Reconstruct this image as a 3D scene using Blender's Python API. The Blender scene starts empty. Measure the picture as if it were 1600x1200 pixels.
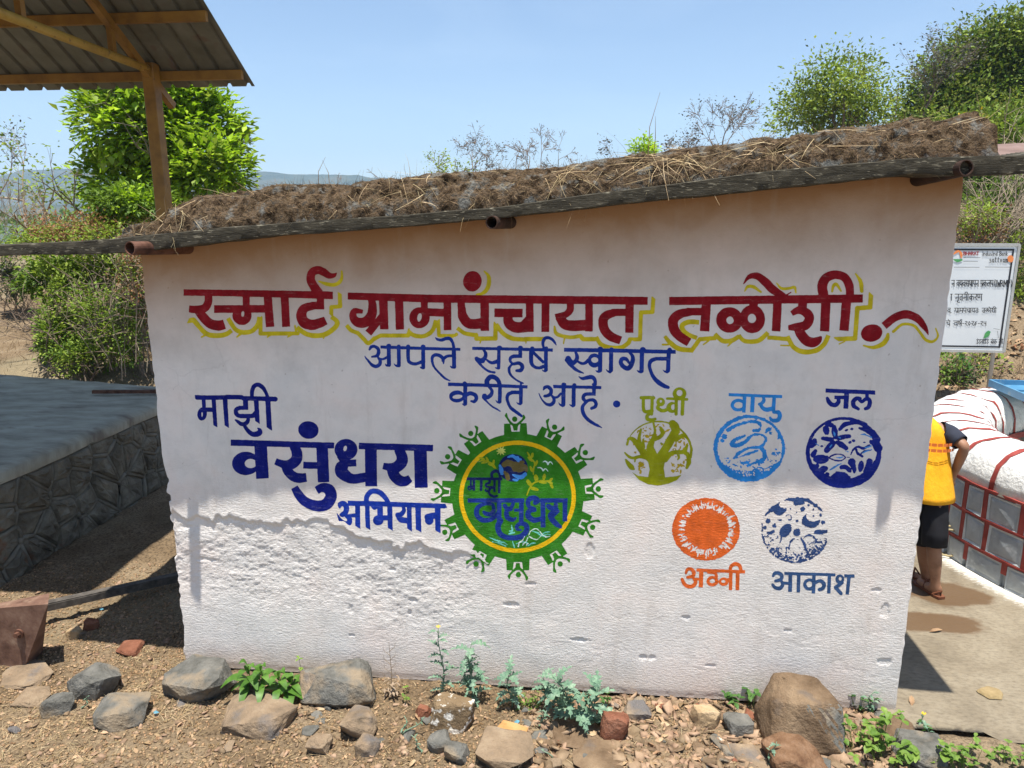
import bpy, bmesh, math, random
import numpy as np
from mathutils import Vector, Matrix, noise as mnoise

# ================================================================= camera, sky, sun, exposure
S = bpy.context.scene
COLL = S.collection
F = 1155.0                              # focal length in photo pixels (1600 wide)
PITCH = math.atan(255/1155); YAW = math.radians(6)
CAMY, CAMZ = -3.7329, 2.6
cam_d = bpy.data.cameras.new('camera'); cam = bpy.data.objects.new('camera', cam_d); COLL.objects.link(cam)
cam.location = (0, CAMY, CAMZ); cam.rotation_euler = (math.pi/2-PITCH, 0, YAW)
cam_d.sensor_width = 36; cam_d.lens = 36*F/1600; cam_d.clip_start = 0.05; cam_d.clip_end = 9000
S.camera = cam

SHADOW = Vector((-0.03, 0.175, -1.0)).normalized()     # the way sunlight travels
W = bpy.data.worlds.new('World'); S.world = W; W.use_nodes = True
wn = W.node_tree.nodes; wl = W.node_tree.links; wn.clear()
sky = wn.new('ShaderNodeTexSky'); sky.sky_type = 'NISHITA'; sky.sun_disc = False
sky.sun_elevation = math.asin(-SHADOW.z); sky.sun_rotation = math.atan2(-SHADOW.x, -SHADOW.y)
sky.altitude = 300; sky.air_density = 1.0; sky.dust_density = 0.6; sky.ozone_density = 1.0
# a few faint wisps of high cloud
tcw = wn.new('ShaderNodeTexCoord'); mpw = wn.new('ShaderNodeMapping'); mpw.inputs['Scale'].default_value = (1.2, 1.2, 5.0); wl.new(tcw.outputs['Generated'], mpw.inputs[0])
nzw = wn.new('ShaderNodeTexNoise'); nzw.inputs['Scale'].default_value = 2.6; nzw.inputs['Detail'].default_value = 7; nzw.inputs['Roughness'].default_value = .55; nzw.inputs['Distortion'].default_value = .5; wl.new(mpw.outputs[0], nzw.inputs['Vector'])
rpw = wn.new('ShaderNodeMapRange'); rpw.inputs[1].default_value = .48; rpw.inputs[2].default_value = .80; rpw.inputs[4].default_value = .12; wl.new(nzw.outputs[0], rpw.inputs[0])
mxw = wn.new('ShaderNodeMix'); mxw.data_type = 'RGBA'; wl.new(rpw.outputs[0], mxw.inputs[0]); mxw.inputs[7].default_value = (6.2, 7.2, 8.0, 1)
bg = wn.new('ShaderNodeBackground'); bg.inputs[1].default_value = 0.097
wo = wn.new('ShaderNodeOutputWorld'); wl.new(sky.outputs[0], mxw.inputs[6]); wl.new(mxw.outputs[2], bg.inputs[0]); wl.new(bg.outputs[0], wo.inputs[0])
sun_d = bpy.data.lights.new('sun', 'SUN'); sun_d.energy = 5.0; sun_d.angle = math.radians(0.53); sun_d.color = (1.0, 0.95, 0.87)
sun = bpy.data.objects.new('sun', sun_d); COLL.objects.link(sun); sun.location = (2, -8, 20)
sun.rotation_euler = SHADOW.to_track_quat('-Z', 'Y').to_euler()
S.view_settings.view_transform = 'Standard'; S.view_settings.look = 'None'
S.view_settings.exposure = 0.82; S.view_settings.gamma = 1.0; S.view_settings.use_curve_mapping = False
S.cycles.max_bounces = 8; S.cycles.diffuse_bounces = 5; S.cycles.transparent_max_bounces = 8; S.cycles.volume_bounces = 1

# ================================================================= helpers
def _basis():
    cy, sy, cp, sp = math.cos(YAW), math.sin(YAW), math.cos(PITCH), math.sin(PITCH)
    fw = np.array([-sy*cp, cy*cp, -sp]); rt = np.array([cy, sy, 0.0]); return fw, rt, np.cross(rt, fw)
FW, RT, UP = _basis(); EYE = np.array([0, CAMY, CAMZ])
def ray(px, py): return FW+RT*(px-800)/F+UP*(600-py)/F
def at_y(px, py, y=0.0):
    r = ray(px, py); return EYE+r*((y-CAMY)/r[1])
def at_z(px, py, z=0.0):
    r = ray(px, py); return EYE+r*((z-CAMZ)/r[2])
def at_x(px, py, x):
    r = ray(px, py); return EYE+r*(x/r[0])

def link_mesh(name, verts, faces, mat, parent=None, smooth=False):
    me = bpy.data.meshes.new(name)
    if isinstance(verts, np.ndarray): verts = verts.reshape(-1, 3)
    if isinstance(faces, np.ndarray) and faces.ndim == 2:
        nv, nf, k = len(verts), len(faces), faces.shape[1]
        me.vertices.add(nv); me.vertices.foreach_set('co', np.ascontiguousarray(verts, dtype=np.float32).ravel())
        me.loops.add(nf*k); me.loops.foreach_set('vertex_index', np.ascontiguousarray(faces, dtype=np.int32).ravel())
        me.polygons.add(nf); me.polygons.foreach_set('loop_start', np.arange(0, nf*k, k, dtype=np.int32))
        me.polygons.foreach_set('loop_total', np.full(nf, k, dtype=np.int32)); me.update(calc_edges=True)
    else:
        me.from_pydata([tuple(v) for v in verts], [], [tuple(f) for f in faces]); me.update()
    if smooth: me.polygons.foreach_set('use_smooth', np.ones(len(me.polygons), dtype=bool))
    if mat: me.materials.append(mat)
    o = bpy.data.objects.new(name, me); COLL.objects.link(o)
    if parent: attach(o, parent)
    return o
def attach(o, parent):
    o.parent = parent; o.matrix_parent_inverse = world_of(parent).inverted()
def world_of(o):
    m = Matrix.LocRotScale(o.location, o.rotation_euler, o.scale)
    return (world_of(o.parent) @ o.matrix_parent_inverse @ m) if o.parent else m
def tag(o, label=None, cat=None, group=None, kind=None):
    if label: o['label'] = label
    if cat: o['category'] = cat
    if group: o['group'] = group
    if kind: o['kind'] = kind
    return o
def thing(name, loc, label, cat, group=None):
    o = bpy.data.objects.new(name, None); o.empty_display_size = 0.1; COLL.objects.link(o); o.location = loc
    return tag(o, label, cat, group)
def copy_tree(o, parent=None):
    c = o.copy(); COLL.objects.link(c); c.parent = parent
    for ch in list(o.children): copy_tree(ch, c)
    return c

class MB:
    """collects shapes into one mesh"""
    def __init__(s): s.v = []; s.f = []
    def add(s, vs, fs):
        b = len(s.v); s.v += [tuple(float(q) for q in v) for v in vs]; s.f += [tuple(b+i for i in f) for f in fs]
    def box(s, lo, hi, M=None, bev=0.0):
        x0, y0, z0 = lo; x1, y1, z1 = hi
        if bev:
            b = bev; vs = []
            for (x, sx) in ((x0, 1), (x1, -1)):
                for (y, sy) in ((y0, 1), (y1, -1)):
                    for (z, sz) in ((z0, 1), (z1, -1)):
                        vs += [(x+sx*b, y+sy*b, z), (x+sx*b, y, z+sz*b), (x, y+sy*b, z+sz*b)]
            bm = bmesh.new(); [bm.verts.new(v) for v in vs]; bmesh.ops.convex_hull(bm, input=bm.verts)
            bm.verts.index_update(); vs = [v.co.copy() for v in bm.verts]; fs = [[v.index for v in f.verts] for f in bm.faces]; bm.free()
        else:
            vs = [(x, y, z) for x in (x0, x1) for y in (y0, y1) for z in (z0, z1)]
            fs = [(0, 1, 3, 2), (4, 6, 7, 5), (0, 4, 5, 1), (2, 3, 7, 6), (0, 2, 6, 4), (1, 5, 7, 3)]
        if M is not None: vs = [M @ Vector(v) for v in vs]
        s.add(vs, fs)
    def bar(s, a, b, w, h, up=(0, 0, 1)):
        a, b = Vector(a), Vector(b); d = b-a; L = d.length; d.normalize(); up = Vector(up)
        x = d.cross(up).normalized(); u = x.cross(d)
        vs = [a+x*i*w/2+u*j*h/2+d*k for k in (0, L) for i in (-1, 1) for j in (-1, 1)]
        s.add(vs, [(0, 1, 3, 2), (4, 6, 7, 5), (0, 4, 5, 1), (2, 3, 7, 6), (0, 2, 6, 4), (1, 5, 7, 3)])
    def tube(s, pts, rad, n=8, caps=True, open_end=False):
        P = [Vector(p) for p in pts]; R = [rad]*len(P) if isinstance(rad, (int, float)) else rad
        rings = []; up = Vector((0, 0, 1))
        for i, p in enumerate(P):
            d = (P[min(i+1, len(P)-1)]-P[max(i-1, 0)]).normalized()
            x = d.cross(up if abs(d.z) < .95 else Vector((0, 1, 0))).normalized(); y = x.cross(d)
            rings.append([p+(x*math.cos(t)+y*math.sin(t))*R[i] for t in [k*math.tau/n for k in range(n)]])
        vs = [v for r in rings for v in r]
        fs = [(i*n+k, i*n+(k+1) % n, (i+1)*n+(k+1) % n, (i+1)*n+k) for i in range(len(P)-1) for k in range(n)]
        if caps: fs += [tuple(range(n)), tuple(reversed(range((len(P)-1)*n, len(P)*n)))]
        s.add(vs, fs)
    def loft(s, rings, caps=True):
        n = len(rings[0]); vs = [v for r in rings for v in r]
        fs = [(i*n+k, i*n+(k+1) % n, (i+1)*n+(k+1) % n, (i+1)*n+k) for i in range(len(rings)-1) for k in range(n)]
        if caps: fs += [tuple(range(n)), tuple(reversed(range((len(rings)-1)*n, len(rings)*n)))]
        s.add(vs, fs)
    def build(s, name, mat, parent=None, smooth=False):
        o = link_mesh(name, s.v, s.f, mat, parent, smooth)
        bm = bmesh.new(); bm.from_mesh(o.data); bmesh.ops.recalc_face_normals(bm, faces=bm.faces); bm.to_mesh(o.data); bm.free()
        return o

# ---- materials: every one is a small node graph in object space
def ramp(nt, stops):
    r = nt.nodes.new('ShaderNodeValToRGB'); e = r.color_ramp.elements
    while len(e) < len(stops): e.new(0.5)
    for i, (p, c) in enumerate(stops): e[i].position = p; e[i].color = (*c, 1)
    return r
def tex(nt, kind='NOISE', scale=5, detail=6, rough=0.6, vec=None, dist=0.0):
    n = nt.nodes.new('ShaderNodeTexNoise' if kind == 'NOISE' else 'ShaderNodeTexVoronoi')
    n.inputs['Scale'].default_value = scale
    if kind == 'NOISE':
        n.inputs['Detail'].default_value = detail; n.inputs['Roughness'].default_value = rough; n.inputs['Distortion'].default_value = dist
    elif kind == 'EDGE': n.feature = 'DISTANCE_TO_EDGE'
    if vec: nt.links.new(vec, n.inputs['Vector'])
    return n
def mapped(nt, scale=(1, 1, 1), world=False):
    tc = nt.nodes.new('ShaderNodeTexCoord'); m = nt.nodes.new('ShaderNodeMapping'); m.inputs['Scale'].default_value = scale
    if world:
        g = nt.nodes.new('ShaderNodeNewGeometry'); nt.links.new(g.outputs['Position'], m.inputs['Vector'])
    else: nt.links.new(tc.outputs['Object'], m.inputs['Vector'])
    return m.outputs[0]
def mix(nt, a, b, fac, mode='MIX'):
    m = nt.nodes.new('ShaderNodeMix'); m.data_type = 'RGBA'; m.blend_type = mode
    for v, k in ((a, 6), (b, 7)):
        if isinstance(v, tuple): m.inputs[k].default_value = (*v, 1)
        else: nt.links.new(v, m.inputs[k])
    if isinstance(fac, (int, float)): m.inputs[0].default_value = fac
    else: nt.links.new(fac, m.inputs[0])
    return m.outputs[2]
def mathn(nt, op, a, b=None, clamp=False):
    m = nt.nodes.new('ShaderNodeMath'); m.operation = op; m.use_clamp = clamp
    for i, v in enumerate((a, b)):
        if v is None: continue
        if isinstance(v, (int, float)): m.inputs[i].default_value = v
        else: nt.links.new(v, m.inputs[i])
    return m.outputs[0]
def mat(name, stops, scale=5, rough=0.8, bump=0.0, bscale=40, stretch=(1, 1, 1), metal=0.0, spec=0.3, detail=6,
        spots=None, spot_scale=20, spot_at=(.6, .68), transl=0.0, bdist=0.01, contrast=(.3, .7), island=0.0, sheen=None):
    m = bpy.data.materials.new(name); m.use_nodes = True; nt = m.node_tree; p = nt.nodes['Principled BSDF']
    v = mapped(nt, stretch, world=True)
    if isinstance(stops[0], (int, float)): stops = [stops, stops]
    n = tex(nt, 'NOISE', scale, detail, .62, v)
    k = len(stops); r = ramp(nt, [(contrast[0]+(contrast[1]-contrast[0])*i/max(1, k-1), s) for i, s in enumerate(stops)])
    nt.links.new(n.outputs[0], r.inputs[0]); c = r.outputs[0]
    if island:
        g = nt.nodes.new('ShaderNodeNewGeometry'); h = nt.nodes.new('ShaderNodeHueSaturation'); nt.links.new(c, h.inputs['Color'])
        a = mathn(nt, 'MULTIPLY_ADD', g.outputs['Random Per Island'], island); h_in = nt.nodes[-1]; h_in.inputs[2].default_value = 1-island/2
        nt.links.new(a, h.inputs['Value'])
        b = mathn(nt, 'MULTIPLY_ADD', g.outputs['Random Per Island'], -0.02); nt.nodes[-1].inputs[2].default_value = .51
        nt.links.new(b, h.inputs['Hue']); c = h.outputs[0]
    if spots:
        s = tex(nt, 'NOISE', spot_scale, 4, .55, v); q = ramp(nt, [(spot_at[0], (0, 0, 0)), (spot_at[1], (1, 1, 1))])
        nt.links.new(s.outputs[0], q.inputs[0]); c = mix(nt, c, spots, q.outputs[0])
    nt.links.new(c, p.inputs['Base Color']); p.inputs['Roughness'].default_value = rough; p.inputs['Metallic'].default_value = metal
    p.inputs['Specular IOR Level'].default_value = spec
    if bump:
        b1 = tex(nt, 'NOISE', bscale, 8, .65, v); bn = nt.nodes.new('ShaderNodeBump'); bn.inputs['Strength'].default_value = bump
        bn.inputs['Distance'].default_value = bdist; nt.links.new(b1.outputs[0], bn.inputs['Height']); nt.links.new(bn.outputs[0], p.inputs['Normal'])
    if transl:
        t = nt.nodes.new('ShaderNodeBsdfTranslucent'); mx = nt.nodes.new('ShaderNodeMixShader'); mx.inputs[0].default_value = transl
        g2 = mix(nt, c, (1.0, 1.0, 0.35), .25, 'MULTIPLY'); nt.links.new(g2, t.inputs[0])
        nt.links.new(p.outputs[0], mx.inputs[1]); nt.links.new(t.outputs[0], mx.inputs[2])
        nt.links.new(mx.outputs[0], nt.nodes['Material Output'].inputs['Surface'])
    return m

# ---------------------------------------------------------------- painted art, described as brush strokes
# each layer: (name, colour key, origin x, origin y, scale, rough, ops)
# ops: "l w.. | x,y .." straight brush with square ends, "k" the same with round ends, "c" curved with
# square ends, "r" curved with round ends, "d cx,cy rx,ry rot" disc, "p x,y .." polygon, "a cx,cy rx,ry a0,a1 w.." arc,
# a leading "-" wipes paint away
ART = []
def art(name, col, ox, oy, sc, ops, rough=0.25, off=1.2):
    ART.append([name, col, ox, oy, sc, ops, rough, off])

art('word_outline', 'yellow', 270, 400, 4.0, '''
l 16 | 95,405 130,400 165,440
c 15,16,16,14 | 150,425 210,485 270,498 330,490 368,465
c 14,14,15,15,14 | 345,388 370,430 400,465 450,478 500,465 532,425 541,380
l 13 | 548,385 548,485 780,484 770,440
c 14,16,16,16,15,14 | 775,445 830,485 890,498 950,490 1000,460 1028,425 1018,400 990,380
l 13 | 990,375 990,320 1046,315 1042,230
r 5,12,12,12,9,5 | 912,158 960,175 1010,180 1045,160 1056,130 1055,94
r 5,8 | 180,507 205,492
r 5,8 | 400,507 425,485
r 5,8 | 590,507 612,490
r 5,8 | 718,507 742,490
r 4,6 | 942,515 948,498''', off=1.0)
art('word_outline', 'yellow', 640, 400, 4.0, '''
c 13 | -395,432 -365,465 -320,482
c 13 | -330,475 -290,515 -257,545 -215,510
l 13 | -225,520 -180,497 -8,497 2,462
c 13,14,14,14,13 | -8,470 20,492 60,502 105,495 145,462 165,400
l 12 | 178,400 184,497 285,499
r 6,12 | 285,500 292,490
c 12,13,14 | 298,450 345,482 420,496
l 14 | 415,492 418,516 536,516 538,418
c 14,14,15,14 | 540,425 580,480 640,515 720,522
l 14 | 715,520 850,519
r 6,12,12,12 | 905,440 920,487 1000,508 1065,500
l 14 | 1065,500 1085,520 1165,520
c 13,14,14,14,13 | 1165,505 1195,550 1250,572 1320,572 1365,545 1380,515
l 13 | 1375,522 1440,520 1446,352 1518,350 1524,258
r 5,12,14,12,4 | 467,95 495,130 492,190 462,230 418,240
r 4,5 | 440,545 445,525
r 4,5 | 727,545 728,522
r 4,6 | 962,548 968,515''', off=1.0)
art('word_outline', 'yellow', 1030, 400, 3.5556, '''
l 13 | 1176,208 1172,285 1100,290 1088,458 978,462
c 13,13,14,14,14,13,12 | 940,440 915,490 870,525 800,532 745,505 712,445
l 12 | 720,462 600,452
c 12,13,13,12,12 | 605,425 560,465 520,475 470,470 440,440
c 12,13,13,12 | 445,445 400,470 350,470 308,432
l 12 | 312,455 225,462 180,525
c 13,14,13,10 | 188,524 110,515 60,480 30,445
r 5,5 | 18,492 50,492
c 13,14,14,13,12,12 | 222,368 165,366 128,385 135,415 170,440 210,455
r 4,9,10,6 | 475,195 492,170 525,172 565,200
r 3,8,8,9,4 | 652,150 680,180 720,180 752,175 760,205
r 6,9,9,5 | 960,198 968,165 985,158 1010,195
r 4,11,12,10 | 1090,98 1115,135 1122,165 1125,195
r 4,10,14,13,9 | 1135,498 1190,508 1240,490 1265,460 1270,435
r 8,8,8,8,9,8,6,4 | 1300,420 1350,380 1410,385 1445,420 1480,465 1520,475 1548,445 1535,402
r 4,5 | 245,492 275,470
r 4,5 | 380,500 402,480
r 4,5 | 675,496 720,498
r 4,4 | 1000,488 1030,475''', off=1.0)
art('title_word', 'red', 270, 400, 4.0, '''
-d 437,360 9,17 0
l 20,21,24 | 68,228 500,234 1000,246
c 24,24,25,26,24,22 | 220,235 222,285 200,325 150,334 101,331
c 26,28,30,32,30 | 150,330 185,375 230,420 285,435 323,426
d 432,372 60,60 0
l 24 | 258,332 585,330
l 22 | 458,245 458,320
-d 437,362 9,18 5
l 26 | 592,245 608,443
l 25 | 698,245 708,443
l 23 | 922,250 922,334
l 24 | 946,309 860,310
c 24,28,33,34,33,30,26 | 880,310 822,328 803,370 822,415 870,430 920,418 956,402
c 30,28,27,26,26,25,20,14,3 | 912,235 885,195 862,150 870,105 905,88 940,100 975,122 1005,122 1024,105
''', off=1.7)
art('title_word', 'red', 640, 400, 4.0, '''
d 62,386 64,66 0
-d 62,383 14,26 12
l 22,25,25 | -387,250 120,266 1488,280
c 20,26,31,33,30,24,20,12 | -243,262 -232,310 -238,370 -275,412 -322,415 -352,385 -345,345 -292,348
l 22,24 | -165,370 -258,482
p -180,340 -140,340 -140,440 -215,425
l 27 | -165,262 -158,458
l 26 | -66,262 -60,460
l 22 | 92,280 93,345
l 25 | 95,350 225,355
l 24 | 236,280 238,463
l 24 | 322,280 326,350
c 24,30,32,32,34 | 326,320 332,375 365,418 410,425 465,418
l 27 | 469,280 470,468
d 393,158 58,64 10
l 27 | 530,355 706,357
c 26,32,34,34 | 612,360 622,420 668,446 745,440
p 725,380 745,380 745,445 680,430
l 24 | 750,280 752,475
l 25 | 850,280 848,475
c 22,23,22,20,24 | 1003,290 1003,335 975,366 912,386
c 28,32,34,34 | 935,378 968,425 1020,436 1105,432
l 24 | 1122,280 1121,472
l 23 | 1380,352 1262,353
c 23,28,30,30,29,27,26 | 1290,352 1235,370 1210,400 1216,455 1250,498 1285,515 1320,528
l 26 | 1375,280 1373,480
''', off=1.7)
art('title_word', 'red', 1030, 400, 3.5556, '''
d 390,355 74,71 0
d 517,350 71,78 0
-d 393,357 20,21 0
-d 515,347 23,25 0
l 23 | 55,250 1131,236
l 21 | 245,309 155,309
c 21,26,28,28,26,25 | 180,309 115,322 79,355 82,405 112,445 166,480
l 26 | 262,255 252,418
l 24 | 526,255 522,290
l 24 | 658,255 649,418
r 2,13,20,24,24,20 | 468,155 500,116 545,112 592,146 630,185 685,222
r 3,5,10 | 732,202 705,218 685,222
l 25 | 798,250 795,295
c 14,22,26,26,26,24,14 | 735,320 778,300 820,318 834,348 812,385 770,394 716,398
c 24,28,28,28,24,14,3 | 768,390 785,430 812,465 845,480 872,475 890,460 900,446
l 26 | 926,250 918,418
l 26 | 1040,250 1026,415
c 27,28,27,24,24,24,24,22 | 913,220 906,165 928,122 975,104 1028,118 1055,165 1060,225
d 1180,428 60,48 -12
c 22,22,24,22,18,10,1 | 1248,388 1308,342 1370,324 1430,345 1465,383 1485,415 1495,440
''', off=1.7)
art('welcome_word', 'blue', 560, 520, 8.0, '''
r 14,20,20,22,23,20,12 | 140,208 160,178 200,170 246,200 252,250 228,288 170,300
r 14,22,24,22,20,14,9,4 | 245,305 272,350 262,398 215,420 165,398 125,352 95,318 80,292
r 14,14,16 | 265,325 310,328 358,305
l 20,20,18 | 275,177 850,196 1275,207
d 380,162 30,26 0
d 505,168 24,24 0
d 622,170 25,25 0
d 810,172 28,26 0
k 25 | 380,175 382,400
r 22,12,4 | 382,405 352,408 335,388
k 24 | 503,175 508,405
r 22,12,4 | 505,410 470,410 445,386
c 24,22,22,20,22 | 622,180 624,330 650,372 715,388 795,362
k 25 | 810,180 812,430
r 20,12,4 | 808,435 785,435 772,424
r 6,14,14,14,17,20,22,22,20,8 | 1145,600 1085,570 1010,500 950,430 924,360 928,300 970,275 1030,292 1060,335 1064,385
r 14,20,18,18 | 1052,350 1088,305 1130,288 1190,290
k 26 | 1192,200 1198,425
r 20,12,4 | 1192,432 1165,432 1148,416
r 4,17,20,23,21,18,20 | 962,58 990,82 1045,90 1100,70 1150,78 1182,130 1195,205''', off=1.7)
art('welcome_word', 'blue', 730, 520, 10.0, '''
l 24,25,26 | 78,243 700,255 1337,270
r 18,28,30,34,38 | 250,258 285,315 285,370 250,420 200,440
r 30,38,36 | 145,402 185,430 240,442
r 32,22,15,17,20,18 | 150,415 205,495 270,560 345,605 425,622
r 14,22,26,32 | 300,420 350,458 400,470 470,448
k 28 | 495,235 490,550
d 505,225 38,26 0
r 18,10,4 | 480,558 450,550 435,540
l 30 | 830,260 828,380
l 29 | 858,367 720,366
r 29,27,25,22,16 | 740,366 690,382 670,410 676,450 705,480
r 18,25,28,30,32,30,22 | 690,498 740,485 800,473 850,502 860,550 830,590 772,592
r 14,24,24,19,14,14,14 | 700,495 655,555 668,640 718,700 790,752 870,788
d 832,228 38,26 0
c 34,32,24,24,28 | 1000,262 1002,460 1050,530 1120,548 1200,525
l 24 | 1025,300 1200,470
k 30 | 1230,250 1230,580
r 20,10,4 | 1222,598 1190,595 1172,578
d 1015,238 32,26 0
d 1235,238 30,26 0
r 18,24,26,26,24,20,6 | 1195,235 1182,160 1202,98 1255,76 1320,100 1365,150 1392,195''', off=1.7)
art('welcome_word', 'blue', 870, 520, 8.0, '''
d 470,347 84,88 0
-d 475,340 44,34 0
l 25,25,24 | 90,212 700,222 1486,238
r 16,25,26,28 | 235,240 254,300 243,345 205,380
d 142,325 36,38 0
r 32,30,26 | 145,330 180,365 210,378
r 22,24,20,16,5 | 120,340 172,400 230,455 285,485 335,506
r 14,18,20,24 | 255,355 310,383 350,380 400,340
k 27 | 545,205 540,470
d 545,198 34,26 0
r 20,12,4 | 530,482 505,484 485,470
k 26 | 680,215 676,470
d 685,205 28,24 0
r 20,12,4 | 665,487 640,482 615,458
r 14,24,30,30,28,26,26,24,14 | 900,235 950,300 940,380 895,442 835,425 800,375 815,328 865,328 905,380
k 27 | 1065,215 1060,475
d 1075,203 34,26 0
r 20,12,4 | 1050,487 1025,484 1003,468
l 24 | 1385,324 1225,324
r 24,25,22,22,25,29,28,20 | 1240,324 1180,348 1158,400 1170,470 1210,555 1270,618 1335,660 1392,682
k 27 | 1400,225 1390,470
d 1410,213 28,28 0
r 20,12,4 | 1380,487 1350,482 1325,463''', off=1.7)
art('welcome_word', 'blue', 690, 580, 10.0, '''
d 238,395 122,95 0
-d 250,400 76,32 -6
l 28,27,25 | 100,204 700,222 1342,246
k 32 | 368,200 368,510
d 360,185 34,24 0
r 20,12,4 | 355,527 335,520 318,503
r 32,32,32,30,26,16 | 400,362 450,345 520,372 542,425 510,475 462,468
r 20,26,32,34,30 | 740,245 785,305 772,365 725,405 680,412
d 672,392 42,42 0
r 22,14,13,15,10 | 650,410 720,490 800,558 860,590 915,625
c 40,38,38,38,36,34,30 | 712,215 708,150 765,90 830,100 885,150 912,225
k 30 | 912,230 908,475
r 20,12,4 | 900,490 870,485 845,453
l 29 | 1230,331 1090,331
r 29,28,24,24,26,26,20 | 1105,331 1040,365 1024,440 1065,550 1120,605 1190,655 1250,700
k 30 | 1240,240 1238,495
r 20,12,4 | 1230,512 1195,508 1172,485
d 1240,200 20,20 0''', off=1.7)
art('welcome_word', 'blue', 830, 580, 10.0, '''
r 12,26,28,30,30,28,22 | 192,290 212,255 262,245 310,290 303,350 260,380 212,388
r 16,24,28,28,22,14,10,5 | 320,380 352,420 355,475 310,522 245,515 185,465 145,405 120,345
r 16,20,18 | 335,405 405,408 462,350
l 26,25,24 | 343,240 700,248 1097,256
k 33 | 505,240 502,520
d 510,208 38,32 0
r 22,12,4 | 490,538 450,520 428,490
k 32 | 665,240 662,528
d 675,214 30,26 0
r 22,12,4 | 650,545 615,532 595,515
l 30 | 982,250 978,384
r 26,27,27,28,27,22 | 975,358 900,355 840,365 812,405 820,440 850,468
r 22,25,28,28,28,22 | 850,472 920,450 980,455 1013,505 998,555 942,582
r 20,28,30,27,24,22,6 | 880,465 805,550 812,650 875,745 980,820 1040,850 1102,882
r 6,24,33,32,28,27 | 745,85 800,114 880,98 950,92 995,140 998,205
d 985,208 36,26 0
d 1335,511 57,54 0''', off=1.7)
art('headline_word', 'navy', 290, 590, 10.0, '''
d 258,568 74,104 6
-d 258,578 11,38 0
k 35,36,36 | 180,312 600,312 660,304
k 36,36 | 640,304 870,308
k 36,36,38 | 900,325 1120,328 1400,338
p 138,272 200,272 200,348 158,335
l 30 | 280,320 286,470
l 34 | 290,500 440,502
p 402,320 468,320 498,782 432,745
p 575,320 650,320 676,788 608,745
l 40 | 932,320 936,470
l 32 | 975,474 830,474
r 32,34,34,32,36,34 | 850,475 790,500 787,560 830,597 900,602 1000,602
k 34 | 1000,604 1095,590
l 24 | 1040,598 1090,535
r 26,32,34,32,26,12 | 980,620 970,680 930,722 870,728 815,690 775,662
r 24,32,38,44,46,28,10 | 905,740 965,820 1030,878 1105,885 1155,860 1160,820 1125,790
p 1060,320 1136,320 1158,728 1085,680
p 1240,330 1320,330 1352,832 1265,775
c 30,32,34,34,34,28,24 | 1035,325 1037,220 1062,145 1122,112 1190,145 1245,220 1296,340''', off=1.7)
art('headline_word', 'navy', 350, 640, 7.061, '''
d 240,594 152,129 0
-d 294,595 66,50 0
l 35,33,33 | 72,365 600,379 1218,396
l 70 | 402,370 424,762
c 50,58,62,60,48,40,37 | 770,395 803,470 800,545 745,600 680,608 620,592 566,572
c 45,52,54,54,48 | 660,585 705,680 770,740 840,756 910,748
l 38 | 875,612 1045,618
l 64 | 1083,400 1098,802
c 44,50,62,66,64,60,52,50,40 | 1020,893 1085,862 1158,885 1178,960 1125,1045 1020,1064 900,1018 825,940 776,856
-d 1082,945 34,34 30
d 932,225 113,97 8''', off=1.7)
art('headline_word', 'navy', 510, 670, 6.668, '''
d 205,215 120,110 0
-d 196,205 17,28 15
p 110,290 140,345 200,340 240,300
l 36 | 310,355 185,360
c 40,66,68,58,50,48 | 200,362 160,400 160,450 215,498 290,522 425,500
-d 300,430 56,34 -20
l 36 | 312,355 190,358
l 62 | 463,180 467,598
l 34 | 338,178 1113,200
c 48,58,62,58,42,34 | 750,205 787,290 782,350 730,398 668,400 590,386
c 48,58,56,50,38 | 670,400 705,480 760,535 820,545 876,514
l 67 | 978,190 990,612''', off=1.7)
art('campaign_word', 'navy2', 510, 670, 6.668, '''
r 10,26,28,28,28,26,14 | 138,822 142,790 180,780 208,820 198,870 165,895 148,895
r 18,26,28,26,22,12,4 | 205,905 240,940 235,980 195,990 155,962 128,920 110,884
r 18,20 | 220,910 315,900
l 26,26,24 | 222,776 600,782 1240,803
p 1180,780 1240,780 1262,822 1180,822
p 298,780 350,780 355,1042 300,1012
p 398,760 448,760 458,1052 408,1025
c 24,26,27,27,26,22 | 418,775 420,710 465,655 530,652 595,695 655,780
r 20,22,20 | 480,800 502,822 545,785
k 30 | 558,790 562,920
d 540,952 55,52 0
l 26 | 570,925 655,927
p 633,780 688,780 692,1060 640,1030
r 18,22,25,24 | 803,810 808,855 775,890 742,895
r 25,30,30 | 745,900 780,945 862,955
p 838,780 890,780 893,1070 842,1035
p 926,780 984,780 992,1078 932,1045
r 32,32,30 | 1155,900 1095,905 1052,915
d 1072,950 44,48 0
p 1130,790 1190,790 1190,1085 1135,1055''', off=1.7)
art('element_word', 'olive', 960, 600, 7.057, '''
d 510,197 47,48 0
-d 512,190 13,15 0
d 635,258 62,60 0
-d 648,252 24,32 10
d 718,106 76,70 0
-d 718,98 32,34 0
k 19 | 296,150 432,150
r 18,18,20,19 | 318,160 320,275 350,305 415,295
k 18 | 417,150 410,330
r 14,18,22,20,16 | 395,325 362,350 365,385 405,397 450,385
r 18,20,20,20,18 | 488,235 478,262 515,290 565,288 605,255
k 15 | 583,160 800,168
k 18 | 682,165 680,330
k 20 | 755,165 748,330''', off=1.6)
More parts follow.
